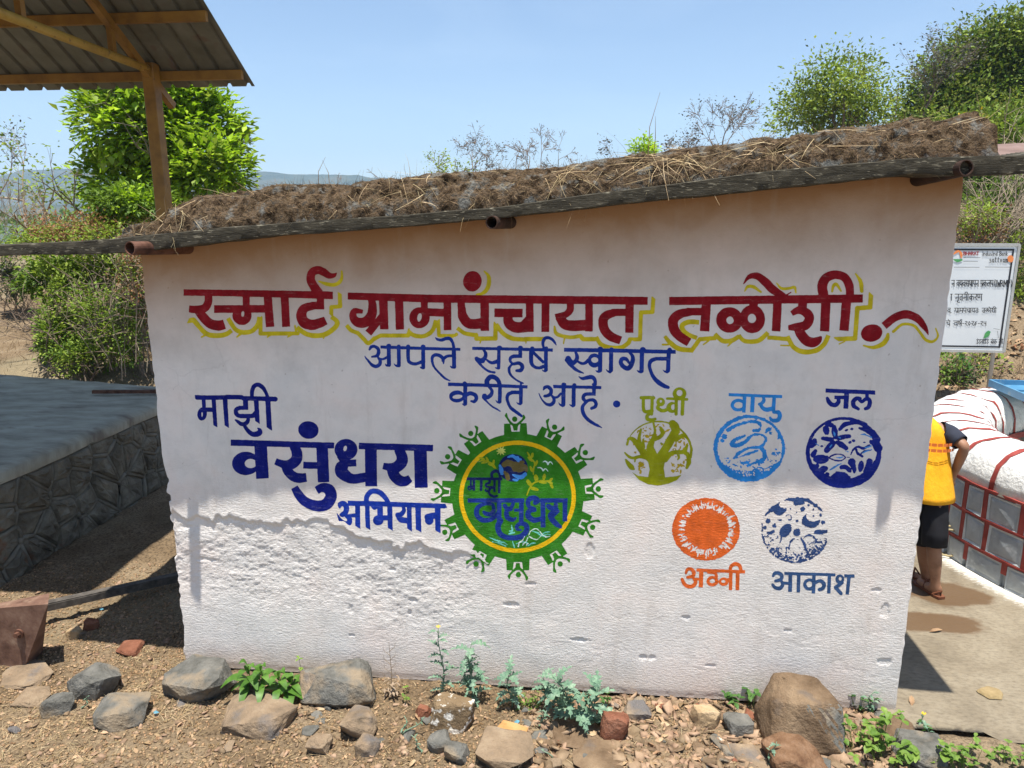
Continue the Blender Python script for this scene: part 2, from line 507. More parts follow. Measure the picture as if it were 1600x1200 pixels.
art('element_word', 'sky', 1100, 600, 7.057, '''
d 378,232 84,71 0
-d 380,233 50,34 0
l 17 | 272,117 862,138
l 20 | 448,120 438,315
l 22 | 538,125 529,310
r 14,20,18,18 | 652,140 658,180 635,212 612,222
r 18,22,24,24 | 622,225 645,262 690,282 755,270
l 21 | 772,135 764,305
r 16,24,24,24,22,18,12 | 765,310 818,312 836,350 815,395 770,403 742,392 728,370''', off=1.6)
art('element_word', 'navy3', 1250, 595, 7.057, '''
l 23 | 282,108 832,131
l 20 | 380,182 495,184
r 20,24,25,25,24,17 | 425,190 425,235 390,267 345,258 315,225 302,192
l 27 | 518,115 505,308
r 17,24,24,22,22 | 645,312 595,278 590,228 625,195 662,198
r 20,18,20,22,24,24,18 | 650,200 684,232 720,205 760,205 772,245 755,292 722,310
l 20 | 742,135 740,205''', off=1.6)
art('element_word', 'orange', 1040, 770, 7.27, '''
d 532,1005 68,60 0
-d 530,1003 30,24 0
d 660,1010 56,48 0
-d 656,1008 24,17 0
r 14,18,20,22,20,16 | 232,912 248,872 288,868 322,905 308,948 250,962
r 16,20,22,22,20,18 | 318,972 342,1015 312,1060 255,1065 212,1035 188,985
r 14,16 | 320,980 395,985
l 18 | 350,878 902,898
l 24 | 407,880 400,1075
r 14,16,18,16 | 485,905 555,912 578,945 570,985
l 16 | 690,990 745,985
l 20 | 742,890 737,1105
l 22 | 820,890 815,1108
c 18,20,22,22,20 | 737,895 740,842 790,808 842,832 858,895''', off=1.6)
art('element_word', 'steel', 1180, 770, 7.2727, '''
d 615,1040 71,68 0
-d 615,1038 33,34 0
d 962,982 50,54 0
-d 966,978 17,20 0
r 14,20,21,21,20,16 | 203,945 222,915 265,912 302,942 288,985 232,1000
r 16,21,22,20,16 | 300,1005 312,1045 280,1084 228,1076 198,1045
l 17 | 300,1022 390,1030
l 17 | 332,914 912,932
l 22 | 400,915 395,1125
l 20 | 495,915 488,1130
l 20 | 668,925 660,1142
r 20,20,22,22,18 | 680,1020 735,1000 782,1035 768,1082 728,1098
l 20 | 845,925 835,1142
r 18,20,18 | 990,1020 950,1050 912,1072
k 20 | 915,1078 975,1145
l 18 | 1012,944 1128,946
l 20 | 1068,945 1045,1155''', off=1.6)
# the five round element emblems
art('earth_emblem', 'olive2', 960, 600, 7.057, '''
a 484,764 368,352 -148,-20 5,9,8,14
a 484,764 368,352 -22,8 14,5
p 195,970 260,1012 380,1026 560,1030 680,1020 745,1000 690,1062 600,1102 480,1122 370,1107 270,1057
p 372,1035 388,940 372,860 340,825 400,770 470,842 480,832 530,740 600,790 560,850 545,930 560,1035
r 52,45,32,18,13,12 | 425,790 395,700 425,610 448,520 430,430
r 50,45,48,46,50,40 | 490,830 565,715 630,600 672,520 665,470 640,435
r 26,22,24,12 | 430,612 505,580 532,530 505,478
r 42,30,18,13 | 345,790 230,635 175,600 150,612
r 18,22,12 | 320,720 272,620 292,500
r 12,14,6 | 330,700 318,640 325,600
r 38,20,16,16,9 | 400,815 290,800 210,815 160,800 115,758
r 12,8 | 232,820 225,855
r 38,24,24,14 | 555,830 640,760 765,745 802,680
r 24,24,26,16 | 770,748 812,790 822,860 798,925
r 26,22,18,8 | 680,612 750,570 790,580 832,640
r 16,14,8 | 700,765 712,810 700,835
r 14,12 | 140,665 152,620
r 12,24,30,10 | 125,835 155,880 185,915 215,940
r 12,16,8,4 | 842,680 850,730 838,790 830,830
r 16,10,4 | 570,690 565,640 585,600
d 520,660 20,10 50''', rough=0.3, off=1.4)
art('earth_emblem_dabs', 'ochre', 960, 600, 7.057, 'DABS', rough=0.3, off=1.3)
art('air_emblem', 'sky', 1100, 600, 7.057, '''
a 503,712 374,352 0,360 18,11,22,24,22,14
p 150,830 200,880 260,905 330,930 400,950 500,965 570,930 600,900 660,935 720,905 780,880 850,830 800,940 720,1010 620,1050 503,1066 400,1055 300,1010 200,930
r 22,18,18,18,20,10,16,20 | 262,508 360,455 480,420 560,412 615,440 622,475 600,510 545,515
r 12,22,28,26,20,17,17,12,17,16,16,12 | 450,570 345,620 310,670 380,675 470,625 520,570 560,555 630,560 675,590 672,640 645,680 620,690
r 18,16,14,16,22,26,22,18,10 | 335,818 395,755 490,710 600,700 655,730 668,790 650,835 560,868 480,905
r 8,14,12 | 370,815 480,775 590,735
r 10,12,6 | 390,872 450,872 510,850
d 225,580 32,28 0
d 205,625 24,18 20
d 252,815 26,22 60
d 268,858 26,18 0
d 715,500 42,24 -20
d 735,540 26,18 20
d 680,535 16,12 0
d 785,770 38,32 30
d 830,755 14,12 0
d 795,722 12,12 0
l 10,26 | 825,540 832,610''', rough=1.1, off=1.4)
art('water_emblem', 'navy3', 1250, 595, 7.057, '''
a 480,782 394,366 0,360 24,40,38,30,22,14,16,24
a 480,782 380,352 20,150 26,44,52,50,40
p 300,1080 400,1000 500,1010 560,1060 560,1120 400,1130
d 230,865 88,52 0
d 290,545 36,56 -12
r 18,28,22,24,30 | 440,535 495,485 580,465 650,462 720,490
r 30,26,12 | 300,470 350,490 372,500
r 16,32,40,40 | 660,525 740,545 800,580 850,650
r 24,42,50 | 785,672 840,700 862,740
d 572,900 44,46 30
r 34,26,14 | 585,930 600,975 600,1010
d 675,945 33,62 10
r 34,34,40 | 768,890 758,940 740,1000
r 24,26,26,10 | 460,955 510,955 545,985 560,1005
r 30,38,30 | 130,715 148,690 160,665
r 30,22 | 145,820 170,775
d 188,945 24,36 10
r 40,36,24 | 225,1000 260,975 285,968
d 300,1035 26,26 0
r 24,36,26 | 380,510 382,560 392,620
r 24,28,20 | 420,635 480,620 545,612
r 24,34,24 | 415,680 455,705 510,745
r 26,38,32 | 375,685 335,720 295,765
r 18,26,26 | 250,635 300,642 350,650
r 7,9,8,9,7 | 318,850 360,822 420,810 470,820 505,845
r 7,9,8,7 | 505,848 460,880 400,880 325,855
r 6,5 | 300,830 325,855
r 8,12,14,16,10 | 560,815 590,760 640,730 700,745 765,712
r 14,16,14 | 622,760 635,800 690,835
r 6,10,6 | 660,815 710,780 785,765
d 515,545 20,13 -20
d 575,533 18,14 0
d 552,680 20,16 -20
d 592,662 18,14 0
d 715,680 16,5 0
r 5,7 | 520,845 545,845
d 240,722 18,12 0''', rough=0.5, off=1.4)
art('water_emblem_glints', 'sky2', 1250, 595, 7.057, '''
r 5,12,5 | 370,560 382,590 385,610
r 4,8 | 425,622 445,632
r 4,7 | 330,735 350,710
r 5,11,5 | 400,845 440,850 475,840
r 6,10,8,4 | 330,985 370,960 420,930 460,915
r 5,10,6 | 665,595 720,595 790,625
r 5,8,5 | 720,740 750,730 785,720
r 4,7,4 | 690,800 730,780 790,760
r 5,8 | 500,775 535,785
r 4,7 | 170,690 205,712''', rough=0.6, off=2.1)
art('fire_emblem', 'orange', 1040, 770, 7.27, 'SUN', rough=0.9, off=1.4)
art('space_emblem', 'steel2', 1180, 770, 7.2727, '''
d 635,315 104,84 0
-d 668,255 86,74 0
p 318,92 380,58 480,48 600,66 700,128 760,190 802,248 768,225 690,165 620,118 560,95 562,128 515,140 460,152 432,135 428,105 400,94
p 98,275 128,215 190,150 288,98 272,140 300,168 368,176 355,215 300,250 260,262 222,238 212,210 150,238
a 455,420 378,366 22,190 14,12,10,8
a 455,420 350,338 24,150 10,30,34,34,30,10
d 475,450 45,44 0
d 540,188 29,27 0
d 148,320 26,29 0
d 218,373 25,25 0
d 107,395 21,18 0
d 475,318 17,18 0
d 402,185 9,10 0
r 6,10 | 452,242 468,222
d 605,142 15,14 0
d 660,190 10,10 0
d 715,218 8,16 0
d 745,250 18,30 0
d 770,335 24,20 0
d 660,265 15,15 0
d 285,313 22,10 0
d 190,540 24,13 -20
r 9,9,9,9,9 | 352,265 375,245 405,262 405,300 380,305
r 6,8 | 350,270 375,290
d 345,430 88,58 -48
r 12,6,4 | 300,500 285,560 235,645
r 11,14,15,14,9 | 522,515 550,565 570,630 592,672 615,682
r 5,8,8,7,8,6 | 550,515 590,482 650,490 695,535 680,568 635,570
r 6,8,8,7 | 490,528 440,525 400,560 388,640
r 8,26,22,12 | 665,460 700,445 760,445 810,438
r 10,26,18 | 115,495 150,470 210,440
r 10,28,26 | 700,560 750,580 790,540
r 10,26,20 | 640,640 680,620 740,600
r 8,20,14 | 450,700 490,712 530,700''', rough=1.2, off=1.4)
# the big gear emblem
GC = (596.0, 583.0); GSX, GSY = 1.02, 0.98
def gear_ops():
    import math
    heads = [(578,55),(835,125),(1050,290),(1135,527),(1107,795),(888,1040),(597,1108),(322,1030),(112,815),(53,545),(107,300),(257,133)]
    ang = [math.atan2((y-GC[1])/GSY, (x-GC[0])/GSX) for x, y in heads]
    def P(a, u, v):
        r, t = (math.cos(a), math.sin(a)), (-math.sin(a), math.cos(a))
        return '%.1f,%.1f' % (GC[0]+GSX*(r[0]*v+t[0]*u), GC[1]+GSY*(r[1]*v+t[1]*u))
    o = ['d %g,%g %g,%g 0' % (GC[0], GC[1], 432*GSX, 432*GSY)]
    for a in ang: o.append('p ' + ' '.join(P(a, u, v) for u, v in [(-78,400),(-74,501),(74,501),(78,400)]))
    for a in ang: o.append('-p ' + ' '.join(P(a, u, v) for u, v in [(-36,520),(-27,445),(27,445),(36,520)]))
    for i, a in enumerate(ang):
        s = 1 if i % 2 else -1; j = ((i*37) % 11 - 5)*1.6
        o.append('p ' + ' '.join(P(a, u, v) for u, v in [(-12,452),(-20,500),(20,500),(12,452)]))
        o.append('d ' + P(a, s*3, 534+j*.4) + ' 18,18 0')
        for q in (-1, 1):
            o.append('r 9,8,6 | ' + ' '.join(P(a, q*u, v) for u, v in [(10,490),(30,506),(55,538+q*j)]))
            o.append('r 7,10,5 | ' + ' '.join(P(a, q*u, v) for u, v in [(53,536+q*j),(58,548+q*j),(56,562+q*j)]))
    return '\n'.join(o)
art('gear_emblem', 'green', 670, 640, 4.2857, gear_ops(), rough=0.2, off=1.2)
art('ring', 'gold', 670, 640, 4.2857, 'a 594,582 377,361 0,360 14', off=1.8)
art('leaf_sprig', 'sprig', 720, 690, 6.667, '''
r 7,8,9,9,6 | 690,555 720,480 770,425 850,405 925,420
d 765,490 48,18 15
d 712,430 20,42 -35
d 785,380 22,38 -10
d 868,368 17,34 10
d 855,425 40,13 5
d 935,400 30,13 -45
d 945,455 14,36 -25
d 925,420 40,12 25
r 6,7,8,7,5 | 755,340 760,280 768,220 730,170 695,110
d 735,285 14,36 -25
d 785,225 15,36 25
d 745,140 14,30 10
d 722,182 12,34 -45
d 708,135 10,34 -30''', off=2.0)
art('leaf_sprig', 'sprig', 720, 690, 6.667, '''
r 5,8,8,8,6 | 365,278 335,235 290,210 240,195 190,205
d 220,175 34,12 15
d 250,215 38,12 -12
d 275,180 12,28 -30
d 315,240 34,12 20
d 342,212 12,28 10
d 345,262 20,10 50''', off=2.0)
art('sun_mark', 'pale', 720, 690, 6.667, 'STAR', off=2.0)
art('globe_water', 'navy4', 720, 690, 6.667, 'd 545,272 153,143 0', rough=0.15, off=1.8)
art('globe_light_water', 'sky3', 720, 690, 6.667, '''
r 12,22,18 | 408,250 420,290 430,330
r 8,16,18,12 | 490,160 540,150 580,175 625,185
r 12,24,16 | 570,160 590,175 600,200
r 8,18,24,18 | 540,345 580,360 630,370 670,340
r 10,16,8 | 545,395 580,400 610,385''', rough=0.5, off=2.3)
art('globe_land', 'land', 720, 690, 6.667, '''
r 26,34,30,20 | 450,240 490,220 540,240 560,290
r 24,36,34,26,18 | 530,230 590,245 640,260 675,270 685,300
r 16,22,12 | 560,290 610,300 650,295
r 16,26,22 | 455,320 480,350 490,385
r 10,14 | 620,205 650,215''', rough=0.7, off=2.5)
art('birds', 'birdwhite', 720, 690, 6.667, '''
r 3,6,7,6,7,5,3 | 855,212 878,203 898,215 908,238 920,215 940,212 957,235
r 3,6,7,6,6,5,3 | 800,272 828,270 848,285 858,303 872,285 890,285 908,308''', off=2.0)
art('emblem_water', 'aqua', 720, 690, 6.667, '''
r 4,8,9,7,4 | 290,990 350,1020 400,1035 450,1050 500,1080
r 4,8,7 | 330,1040 400,1055 470,1085
r 4,9,8,5 | 505,930 535,925 535,900 530,870
r 4,8,6 | 500,960 530,950 560,945
r 5,8,5 | 540,1040 550,1070 560,1100
r 4,7,5 | 580,1060 640,1040 700,1055
r 4,8,8,6,4 | 750,930 800,950 850,980 900,965 930,970
r 4,8,4 | 850,960 880,945 925,938
r 3,6,3 | 700,1080 740,1060 780,1055''', rough=0.7, off=2.0)
art('emblem_foam', 'birdwhite', 720, 690, 6.667, '''
r 3,8,7,3 | 600,1090 610,1050 640,1030 665,985
r 3,8,7,3 | 640,1095 655,1060 680,1040 700,995
r 3,6,6,6,3 | 705,980 730,930 780,905 820,930 845,965
r 3,6,6,3 | 710,985 760,1010 800,1015 845,970
r 3,6,3 | 845,965 885,990 930,985
r 3,6,3 | 680,1090 690,1065 705,1060''', rough=0.6, off=2.2)
art('emblem_lettering', 'navy4', 720, 690, 6.667, '''
d 95,483 26,24 0
-d 92,486 8,9 0
l 14 | 62,386 434,388
l 10 | 105,390 105,465
l 11 | 75,468 145,468
l 14 | 138,390 136,510
l 14 | 215,390 212,512
r 13,13,13,13,14 | 300,395 298,428 268,440 268,468 330,478
r 12,14,12,10 | 312,480 290,512 265,512 255,500
r 10,13,14,10 | 290,515 305,550 345,572 378,565
l 12 | 352,390 350,525
l 13 | 402,390 400,538
c 13,15,16,15,13 | 332,395 322,335 365,305 402,330 412,392''', off=2.1)
art('emblem_lettering', 'blue2', 720, 690, 6.667, '''
l 22 | 72,612 662,612
r 12,18,24,26,26,24,22,20 | 330,650 240,650 175,690 168,760 220,812 300,812 350,785 385,745
r 16,20,24,22,14 | 335,655 345,715 310,755 262,748 240,730
l 24 | 400,605 400,830
r 28,30,28,26,26,28,28,26,22,20,18,8 | 415,822 388,880 405,950 460,990 540,1000 630,985 685,925 680,870 630,850 588,875 590,910 630,920
r 22,22,20,20,16 | 458,665 480,695 520,690 540,660 548,625
r 14,22,26,22,12 | 530,705 478,722 488,790 540,812 572,795
l 15 | 555,712 630,712
l 24 | 632,605 630,850
r 24,26,26,26,24,22,20 | 775,635 800,615 775,588 725,592 700,630 715,680 765,700
r 18,26,30,28,24 | 772,712 712,722 705,775 760,815 850,800
l 22 | 828,612 1112,612
l 25 | 855,605 858,892
r 24,26,24,22,14 | 912,670 935,690 975,690 992,660 985,625
r 18,26,28,26,16 | 1000,700 935,760 955,815 1000,860 1040,890
r 20,28 | 1010,725 950,770
l 24 | 1085,605 1085,830''', off=2.1)

def special(kind, rnd):
    import math
    o = []
    if kind == 'STAR':
        o.append('d 420,97 26,24 0')
        for i in range(9):
            a = i*math.tau/9+.3; L = 50+6*(i % 2)
            o.append('r 9,2 | %.0f,%.0f %.0f,%.0f' % (420+22*math.cos(a), 97+20*math.sin(a), 420+L*math.cos(a), 97+L*.92*math.sin(a)))
    elif kind == 'SUN':
        o.append('d 460,415 384,356 0')
        for i in range(64):
            a = i*math.tau/64+rnd.uniform(-.04, .04)
            r0 = rnd.uniform(.66, .72); r1 = rnd.uniform(.78, .97)
            w0 = rnd.uniform(6, 15); k = rnd.uniform(-.06, .06)
            f = lambda r, b: '%.0f,%.0f' % (466+370*r*math.cos(b), 412+345*r*math.sin(b))
            o.append('-r %.0f,%.0f,2 | %s %s %s' % (w0*.6, w0, f(r0, a), f((r0+r1)/2, a+k), f(r1, a+k*.4)))
            if i % 2:
                o.append('-d %s %.0f,%.0f %.0f' % (f(rnd.uniform(.7, .88), a+.05), rnd.uniform(6, 16), rnd.uniform(5, 12), rnd.uniform(0, 90)))
    elif kind == 'DABS':
        for i in range(150):
            a = rnd.uniform(-math.pi, 0.25); r = math.sqrt(rnd.uniform(.05, .84))
            x, y = 484+371*r*math.cos(a), 764+356*r*math.sin(a)
            if rnd.random() < .12: x, y = 300+rnd.uniform(-30, 30), 920+rnd.uniform(-60, 60)
            elif rnd.random() < .15: x, y = 690+rnd.uniform(-60, 80), 920+rnd.uniform(-60, 50)
            o.append('d %.0f,%.0f %.0f,%.0f %.0f' % (x, y, rnd.uniform(7, 24), rnd.uniform(5, 11), rnd.uniform(-90, 90)))
    return '\n'.join(o)

_T = {}
def vnoise(x, y, seed):
    """smooth value noise, one unit per cell, -1..1"""
    if seed not in _T: _T[seed] = np.random.RandomState(seed).rand(256, 256)*2-1
    T = _T[seed]
    xi, yi = np.floor(x).astype(int), np.floor(y).astype(int); fx, fy = x-xi, y-yi
    fx, fy = fx*fx*(3-2*fx), fy*fy*(3-2*fy)
    a = T[yi & 255, xi & 255]; b = T[yi & 255, (xi+1) & 255]; c = T[(yi+1) & 255, xi & 255]; d = T[(yi+1) & 255, (xi+1) & 255]
    return (a*(1-fx)+b*fx)*(1-fy)+(c*(1-fx)+d*fx)*fy

def parse_pts(s):
    return [tuple(float(q) for q in t.split(',')) for t in s.split()]
def resample(pts, ws, curve):
    P = np.array(pts, float); n = len(P)
    W = np.interp(np.linspace(0, 1, n), np.linspace(0, 1, len(ws)), ws)
    if not curve or n < 3: return P, W
    out, ow = [], []
    E = np.vstack([2*P[0]-P[1], P, 2*P[-1]-P[-2]])
    for i in range(n-1):
        p0, p1, p2, p3 = E[i:i+4]
        for t in np.linspace(0, 1, 7)[:-1]:
            out.append(.5*((2*p1)+(-p0+p2)*t+(2*p0-5*p1+4*p2-p3)*t*t+(-p0+3*p1-3*p2+p3)*t**3)); ow.append(W[i]*(1-t)+W[i+1]*t)
    out.append(P[-1]); ow.append(W[-1])
    return np.array(out), np.array(ow)
def raster(ox, oy, sc, ops, rough, seed, g=0.7):
    """signed field of one layer on a grid of photo pixels"""
    prim = []
    lo = np.array([1e9, 1e9]); hi = -lo
    for ln in ops.strip().split('\n'):
        ln = ln.strip()
        if not ln: continue
        sub = ln[0] == '-'; ln = ln.lstrip('-'); k, rest = ln[0], ln[1:].strip()
        if k in 'lkcr':
            w, p = rest.split('|'); w = [float(q)/sc for q in w.strip().split(',')]
            P, W = resample([(ox+x/sc, oy+y/sc) for x, y in parse_pts(p)], w, k in 'cr')
            bb = (P-W.max()-1).min(0), (P+W.max()+1).max(0); it = ('s', P, W, k in 'lc')
        elif k == 'd':
            q = rest.split(); c, r = parse_pts(q[0]+' '+q[1]); it = ('d', np.array([ox+c[0]/sc, oy+c[1]/sc]), np.array(r)/sc, math.radians(float(q[2])))
            m = max(it[2])+1; bb = it[1]-m, it[1]+m
        elif k == 'a':
            q = rest.split(); c, r, a = parse_pts(' '.join(q[:3])); w = [float(v)/sc for v in q[3].split(',')]
            n = 73 if abs(a[1]-a[0]) > 300 else 33
            t = np.radians(np.linspace(a[0], a[1], n)); P = np.stack([ox+(c[0]+r[0]*np.cos(t))/sc, oy+(c[1]+r[1]*np.sin(t))/sc], 1)
            if n == 73: w = w+[w[0]]
            W = np.interp(np.linspace(0, 1, n), np.linspace(0, 1, len(w)), w); bb = (P-W.max()-1).min(0), (P+W.max()+1).max(0); it = ('s', P, W, False)
        else:
            P = np.array([(ox+x/sc, oy+y/sc) for x, y in parse_pts(rest)]); bb = P.min(0)-1, P.max(0)+1; it = ('p', P)
        prim.append((sub, it, bb)); lo = np.minimum(lo, bb[0]); hi = np.maximum(hi, bb[1])
    lo -= 2; hi += 2
    nx, ny = int((hi[0]-lo[0])/g)+2, int((hi[1]-lo[1])/g)+2
    F = np.full((ny, nx), 9.0)
    for sub, it, bb in prim:
        m = 2.5
        i0, i1 = max(0, int((bb[0][0]-m-lo[0])/g)), min(nx, int((bb[1][0]+m-lo[0])/g)+2)
        j0, j1 = max(0, int((bb[0][1]-m-lo[1])/g)), min(ny, int((bb[1][1]+m-lo[1])/g)+2)
        X, Y = np.meshgrid(lo[0]+np.arange(i0, i1)*g, lo[1]+np.arange(j0, j1)*g)
        if it[0] == 's':
            P, W, butt = it[1:]; D = np.full(X.shape, 9.0)
            seg = np.hypot(*(P[1:]-P[:-1]).T); cum = np.concatenate([[0], np.cumsum(seg)]); tot = cum[-1]
            d0 = P[0]-P[min(2, len(P)-1)]; d0 = d0/(np.hypot(*d0)+1e-9); d1 = P[-1]-P[-min(3, len(P))]; d1 = d1/(np.hypot(*d1)+1e-9)
            c0 = (X-P[0][0])*d0[0]+(Y-P[0][1])*d0[1]; c1 = (X-P[-1][0])*d1[0]+(Y-P[-1][1])*d1[1]
            for i in range(len(P)-1):
                a, b = P[i], P[i+1]; L = seg[i]**2+1e-9
                t = np.clip(((X-a[0])*(b[0]-a[0])+(Y-a[1])*(b[1]-a[1]))/L, 0, 1)
                d = np.hypot(X-a[0]-t*(b[0]-a[0]), Y-a[1]-t*(b[1]-a[1]))-(W[i]*(1-t)+W[i+1]*t)
                if butt:
                    if cum[i] < W[0]*1.3: d = np.maximum(d, c0)
                    if tot-cum[i+1] < W[-1]*1.3: d = np.maximum(d, c1)
                D = np.minimum(D, d)
        elif it[0] == 'd':
            c, r, a = it[1:]; u = (X-c[0])*math.cos(a)+(Y-c[1])*math.sin(a); v = -(X-c[0])*math.sin(a)+(Y-c[1])*math.cos(a)
            q = np.hypot(u/r[0], v/r[1]); D = (q-1)*min(r)
        else:
            P = it[1]; D = np.full(X.shape, 1e9); ins = np.zeros(X.shape, bool)
            for i in range(len(P)):
                a, b = P[i], P[(i+1) % len(P)]; L = ((b-a)**2).sum()+1e-9
                t = np.clip(((X-a[0])*(b[0]-a[0])+(Y-a[1])*(b[1]-a[1]))/L, 0, 1)
                D = np.minimum(D, np.hypot(X-a[0]-t*(b[0]-a[0]), Y-a[1]-t*(b[1]-a[1])))
                if a[1] != b[1]:
                    ins ^= ((a[1] > Y) != (b[1] > Y)) & (X < (b[0]-a[0])*(Y-a[1])/(b[1]-a[1])+a[0])
            D = np.where(ins, -D, D)
        S = F[j0:j1, i0:i1]
        F[j0:j1, i0:i1] = np.maximum(S, -D) if sub else np.minimum(S, D)
    X, Y = np.meshgrid(lo[0]+np.arange(nx)*g, lo[1]+np.arange(ny)*g)
    F = F+rough*(.7*vnoise(X/2.2, Y/1.8, seed)+.6*vnoise(X/6, Y/6, seed+1))+ (rough > .45)*np.clip(rough-.2, 0, 1)*1.6*np.maximum(0, vnoise(X/1.5, Y/1.1, seed+2)-.25)
    return lo, g, F
# ================================================================= terrain
def sstep(a, b, x):
    t = np.clip((x-a)/(b-a), 0, 1); return t*t*(3-2*t)
def fbm(x, y, seed, oct=4, gain=.5):
    s = 0; a = 1
    for i in range(oct): s = s+a*vnoise(x*2**i, y*2**i, seed+i*3); a *= gain
    return s
def terrain(x, y):
    x = np.asarray(x, float); y = np.asarray(y, float)
    left = sstep(1.5, -2.5, x)
    L = .74*sstep(4.2, 5.2, y)+1.15*sstep(5.2, 12, y)
    R = sstep(6.0, 17, y)*3.6*sstep(1.5, 7, x)+.5*sstep(5.5, 8, y)+(sstep(14, 60, y)*2.5*sstep(3, 20, x))
    z = L*left+R*(1-left)
    z = z-18*sstep(16, 90, y)*sstep(12, -6, x)-25*sstep(80, 300, y)
    z = z+.10*fbm(x*.7, y*.7, 21)*sstep(4.5, 7, y)+.8*fbm(x*.06, y*.06, 31)*sstep(20, 60, y)
    near = 1-sstep(3.5, 6, np.abs(y)); 
    z = z+near*(.010*fbm(x*3, y*3, 41)+.010*fbm(x*11, y*11, 51, 3)+.004*np.abs(fbm(x*34, y*34, 61, 2)))
    z = z-.03*sstep(1.55, 1.75, x)*sstep(-.22, -.08, y)*sstep(9, 7, x)*(y < 6.2)     # under the slab of concrete
    z = z-.012*sstep(-.12, .02, y)*(np.abs(x) < 2.6)*(x < 1.7)
    return z
def axis(dense, step, coarse, grow=1.17):
    a = list(np.arange(dense[0], dense[1]+1e-6, step)); s = step; v = a[-1]
    while v < coarse[1]: s = min(s*grow, 60); v += s; a.append(v)
    s = step; v = a[0]
    while v > coarse[0]: s = min(s*grow, 60); v -= s; a.insert(0, v)
    return np.array(a)
gx, gy = axis((-3.7, 2.6), .014, (-1500, 1500), 1.12), axis((-1.15, 1.3), .014, (-60, 1500), 1.1)
X, Y = np.meshgrid(gx, gy); Z = terrain(X, Y)
nx, ny = len(gx), len(gy)
idx = np.arange(nx*ny).reshape(ny, nx)
M_soil = bpy.data.materials.new('dry_soil'); M_soil.use_nodes = True
nt = M_soil.node_tree; p = nt.nodes['Principled BSDF']; v = mapped(nt, world=True)
n1 = tex(nt, 'NOISE', 1.6, 8, .65, v); r1 = ramp(nt, [(.3, (.105, .072, .042)), (.5, (.195, .142, .088)), (.72, (.29, .225, .15))]); nt.links.new(n1.outputs[0], r1.inputs[0])
n2 = tex(nt, 'NOISE', 55, 6, .7, v); r2 = ramp(nt, [(.38, (.30, .28, .26)), (.5, (.95, .95, .95)), (.66, (1.35, 1.3, 1.2))]); nt.links.new(n2.outputs[0], r2.inputs[0])
c = mix(nt, r1.outputs[0], r2.outputs[0], .85, 'MULTIPLY')
n3 = tex(nt, 'NOISE', .35, 4, .5, v); r3 = ramp(nt, [(.55, (0, 0, 0)), (.7, (1, 1, 1))]); nt.links.new(n3.outputs[0], r3.inputs[0])
c = mix(nt, c, (.30, .26, .17), mathn(nt, 'MULTIPLY', r3.outputs[0], .5))
nt.links.new(c, p.inputs['Base Color']); p.inputs['Roughness'].default_value = .95; p.inputs['Specular IOR Level'].default_value = .1
b1 = tex(nt, 'NOISE', 90, 8, .7, v); b2 = tex(nt, 'VOR', 60, vec=v); hh = mathn(nt, 'ADD', b1.outputs[0], mathn(nt, 'MULTIPLY', b2.outputs[0], .5))
bn = nt.nodes.new('ShaderNodeBump'); bn.inputs['Strength'].default_value = .9; bn.inputs['Distance'].default_value = .012
nt.links.new(hh, bn.inputs['Height']); nt.links.new(bn.outputs[0], p.inputs['Normal'])
quads = np.stack([idx[:-1, :-1], idx[:-1, 1:], idx[1:, 1:], idx[1:, :-1]], -1).reshape(-1, 4)
ground = link_mesh('ground', np.stack([X, Y, Z], -1), quads, M_soil, smooth=True)
tag(ground, 'dry brown earth with crumbs of soil and a bank behind', kind='structure')

# concrete pavement on the right, with a damp patch
M_conc = bpy.data.materials.new('worn_concrete'); M_conc.use_nodes = True
nt = M_conc.node_tree; p = nt.nodes['Principled BSDF']; v = mapped(nt, world=True)
n1 = tex(nt, 'NOISE', 2.2, 10, .68, v, .4); r1 = ramp(nt, [(.3, (.13, .105, .07)), (.5, (.205, .17, .117)), (.7, (.265, .228, .163))]); nt.links.new(n1.outputs[0], r1.inputs[0])
n2 = tex(nt, 'NOISE', 26, 8, .7, mapped(nt, (1, 2.2, 1), world=True)); r2 = ramp(nt, [(.34, (.66, .64, .62)), (.52, (1, 1, 1)), (.7, (1.12, 1.1, 1.06))]); nt.links.new(n2.outputs[0], r2.inputs[0])
c = mix(nt, r1.outputs[0], r2.outputs[0], .9, 'MULTIPLY')
def blob(nt, v, cx, cy, rx, ry, wob=.35, ns=5.0):
    s = nt.nodes.new('ShaderNodeSeparateXYZ'); nt.links.new(v, s.inputs[0])
    a = mathn(nt, 'DIVIDE', mathn(nt, 'SUBTRACT', s.outputs[0], cx), rx); b = mathn(nt, 'DIVIDE', mathn(nt, 'SUBTRACT', s.outputs[1], cy), ry)
    d = mathn(nt, 'SQRT', mathn(nt, 'ADD', mathn(nt, 'MULTIPLY', a, a), mathn(nt, 'MULTIPLY', b, b)))
    n = tex(nt, 'NOISE', ns, 5, .6, v); d = mathn(nt, 'ADD', d, mathn(nt, 'MULTIPLY', mathn(nt, 'SUBTRACT', n.outputs[0], .5), wob*4))
    q = ramp(nt, [(.82, (1, 1, 1)), (1.0, (0, 0, 0))]); nt.links.new(d, q.inputs[0]); return q.outputs[0]
w1 = blob(nt, v, 2.30, .97, .36, .14, .22); w2 = blob(nt, v, 2.56, 1.40, .33, .20, .22)
wet = mathn(nt, 'MAXIMUM', w1, w2)
c = mix(nt, c, (.105, .058, .024), mathn(nt, 'MULTIPLY', wet, .88))
s = nt.nodes.new('ShaderNodeSeparateXYZ'); nt.links.new(v, s.inputs[0])
dx = mathn(nt, 'SUBTRACT', s.outputs[0], 4.95); dy = mathn(nt, 'SUBTRACT', s.outputs[1], 2.35)
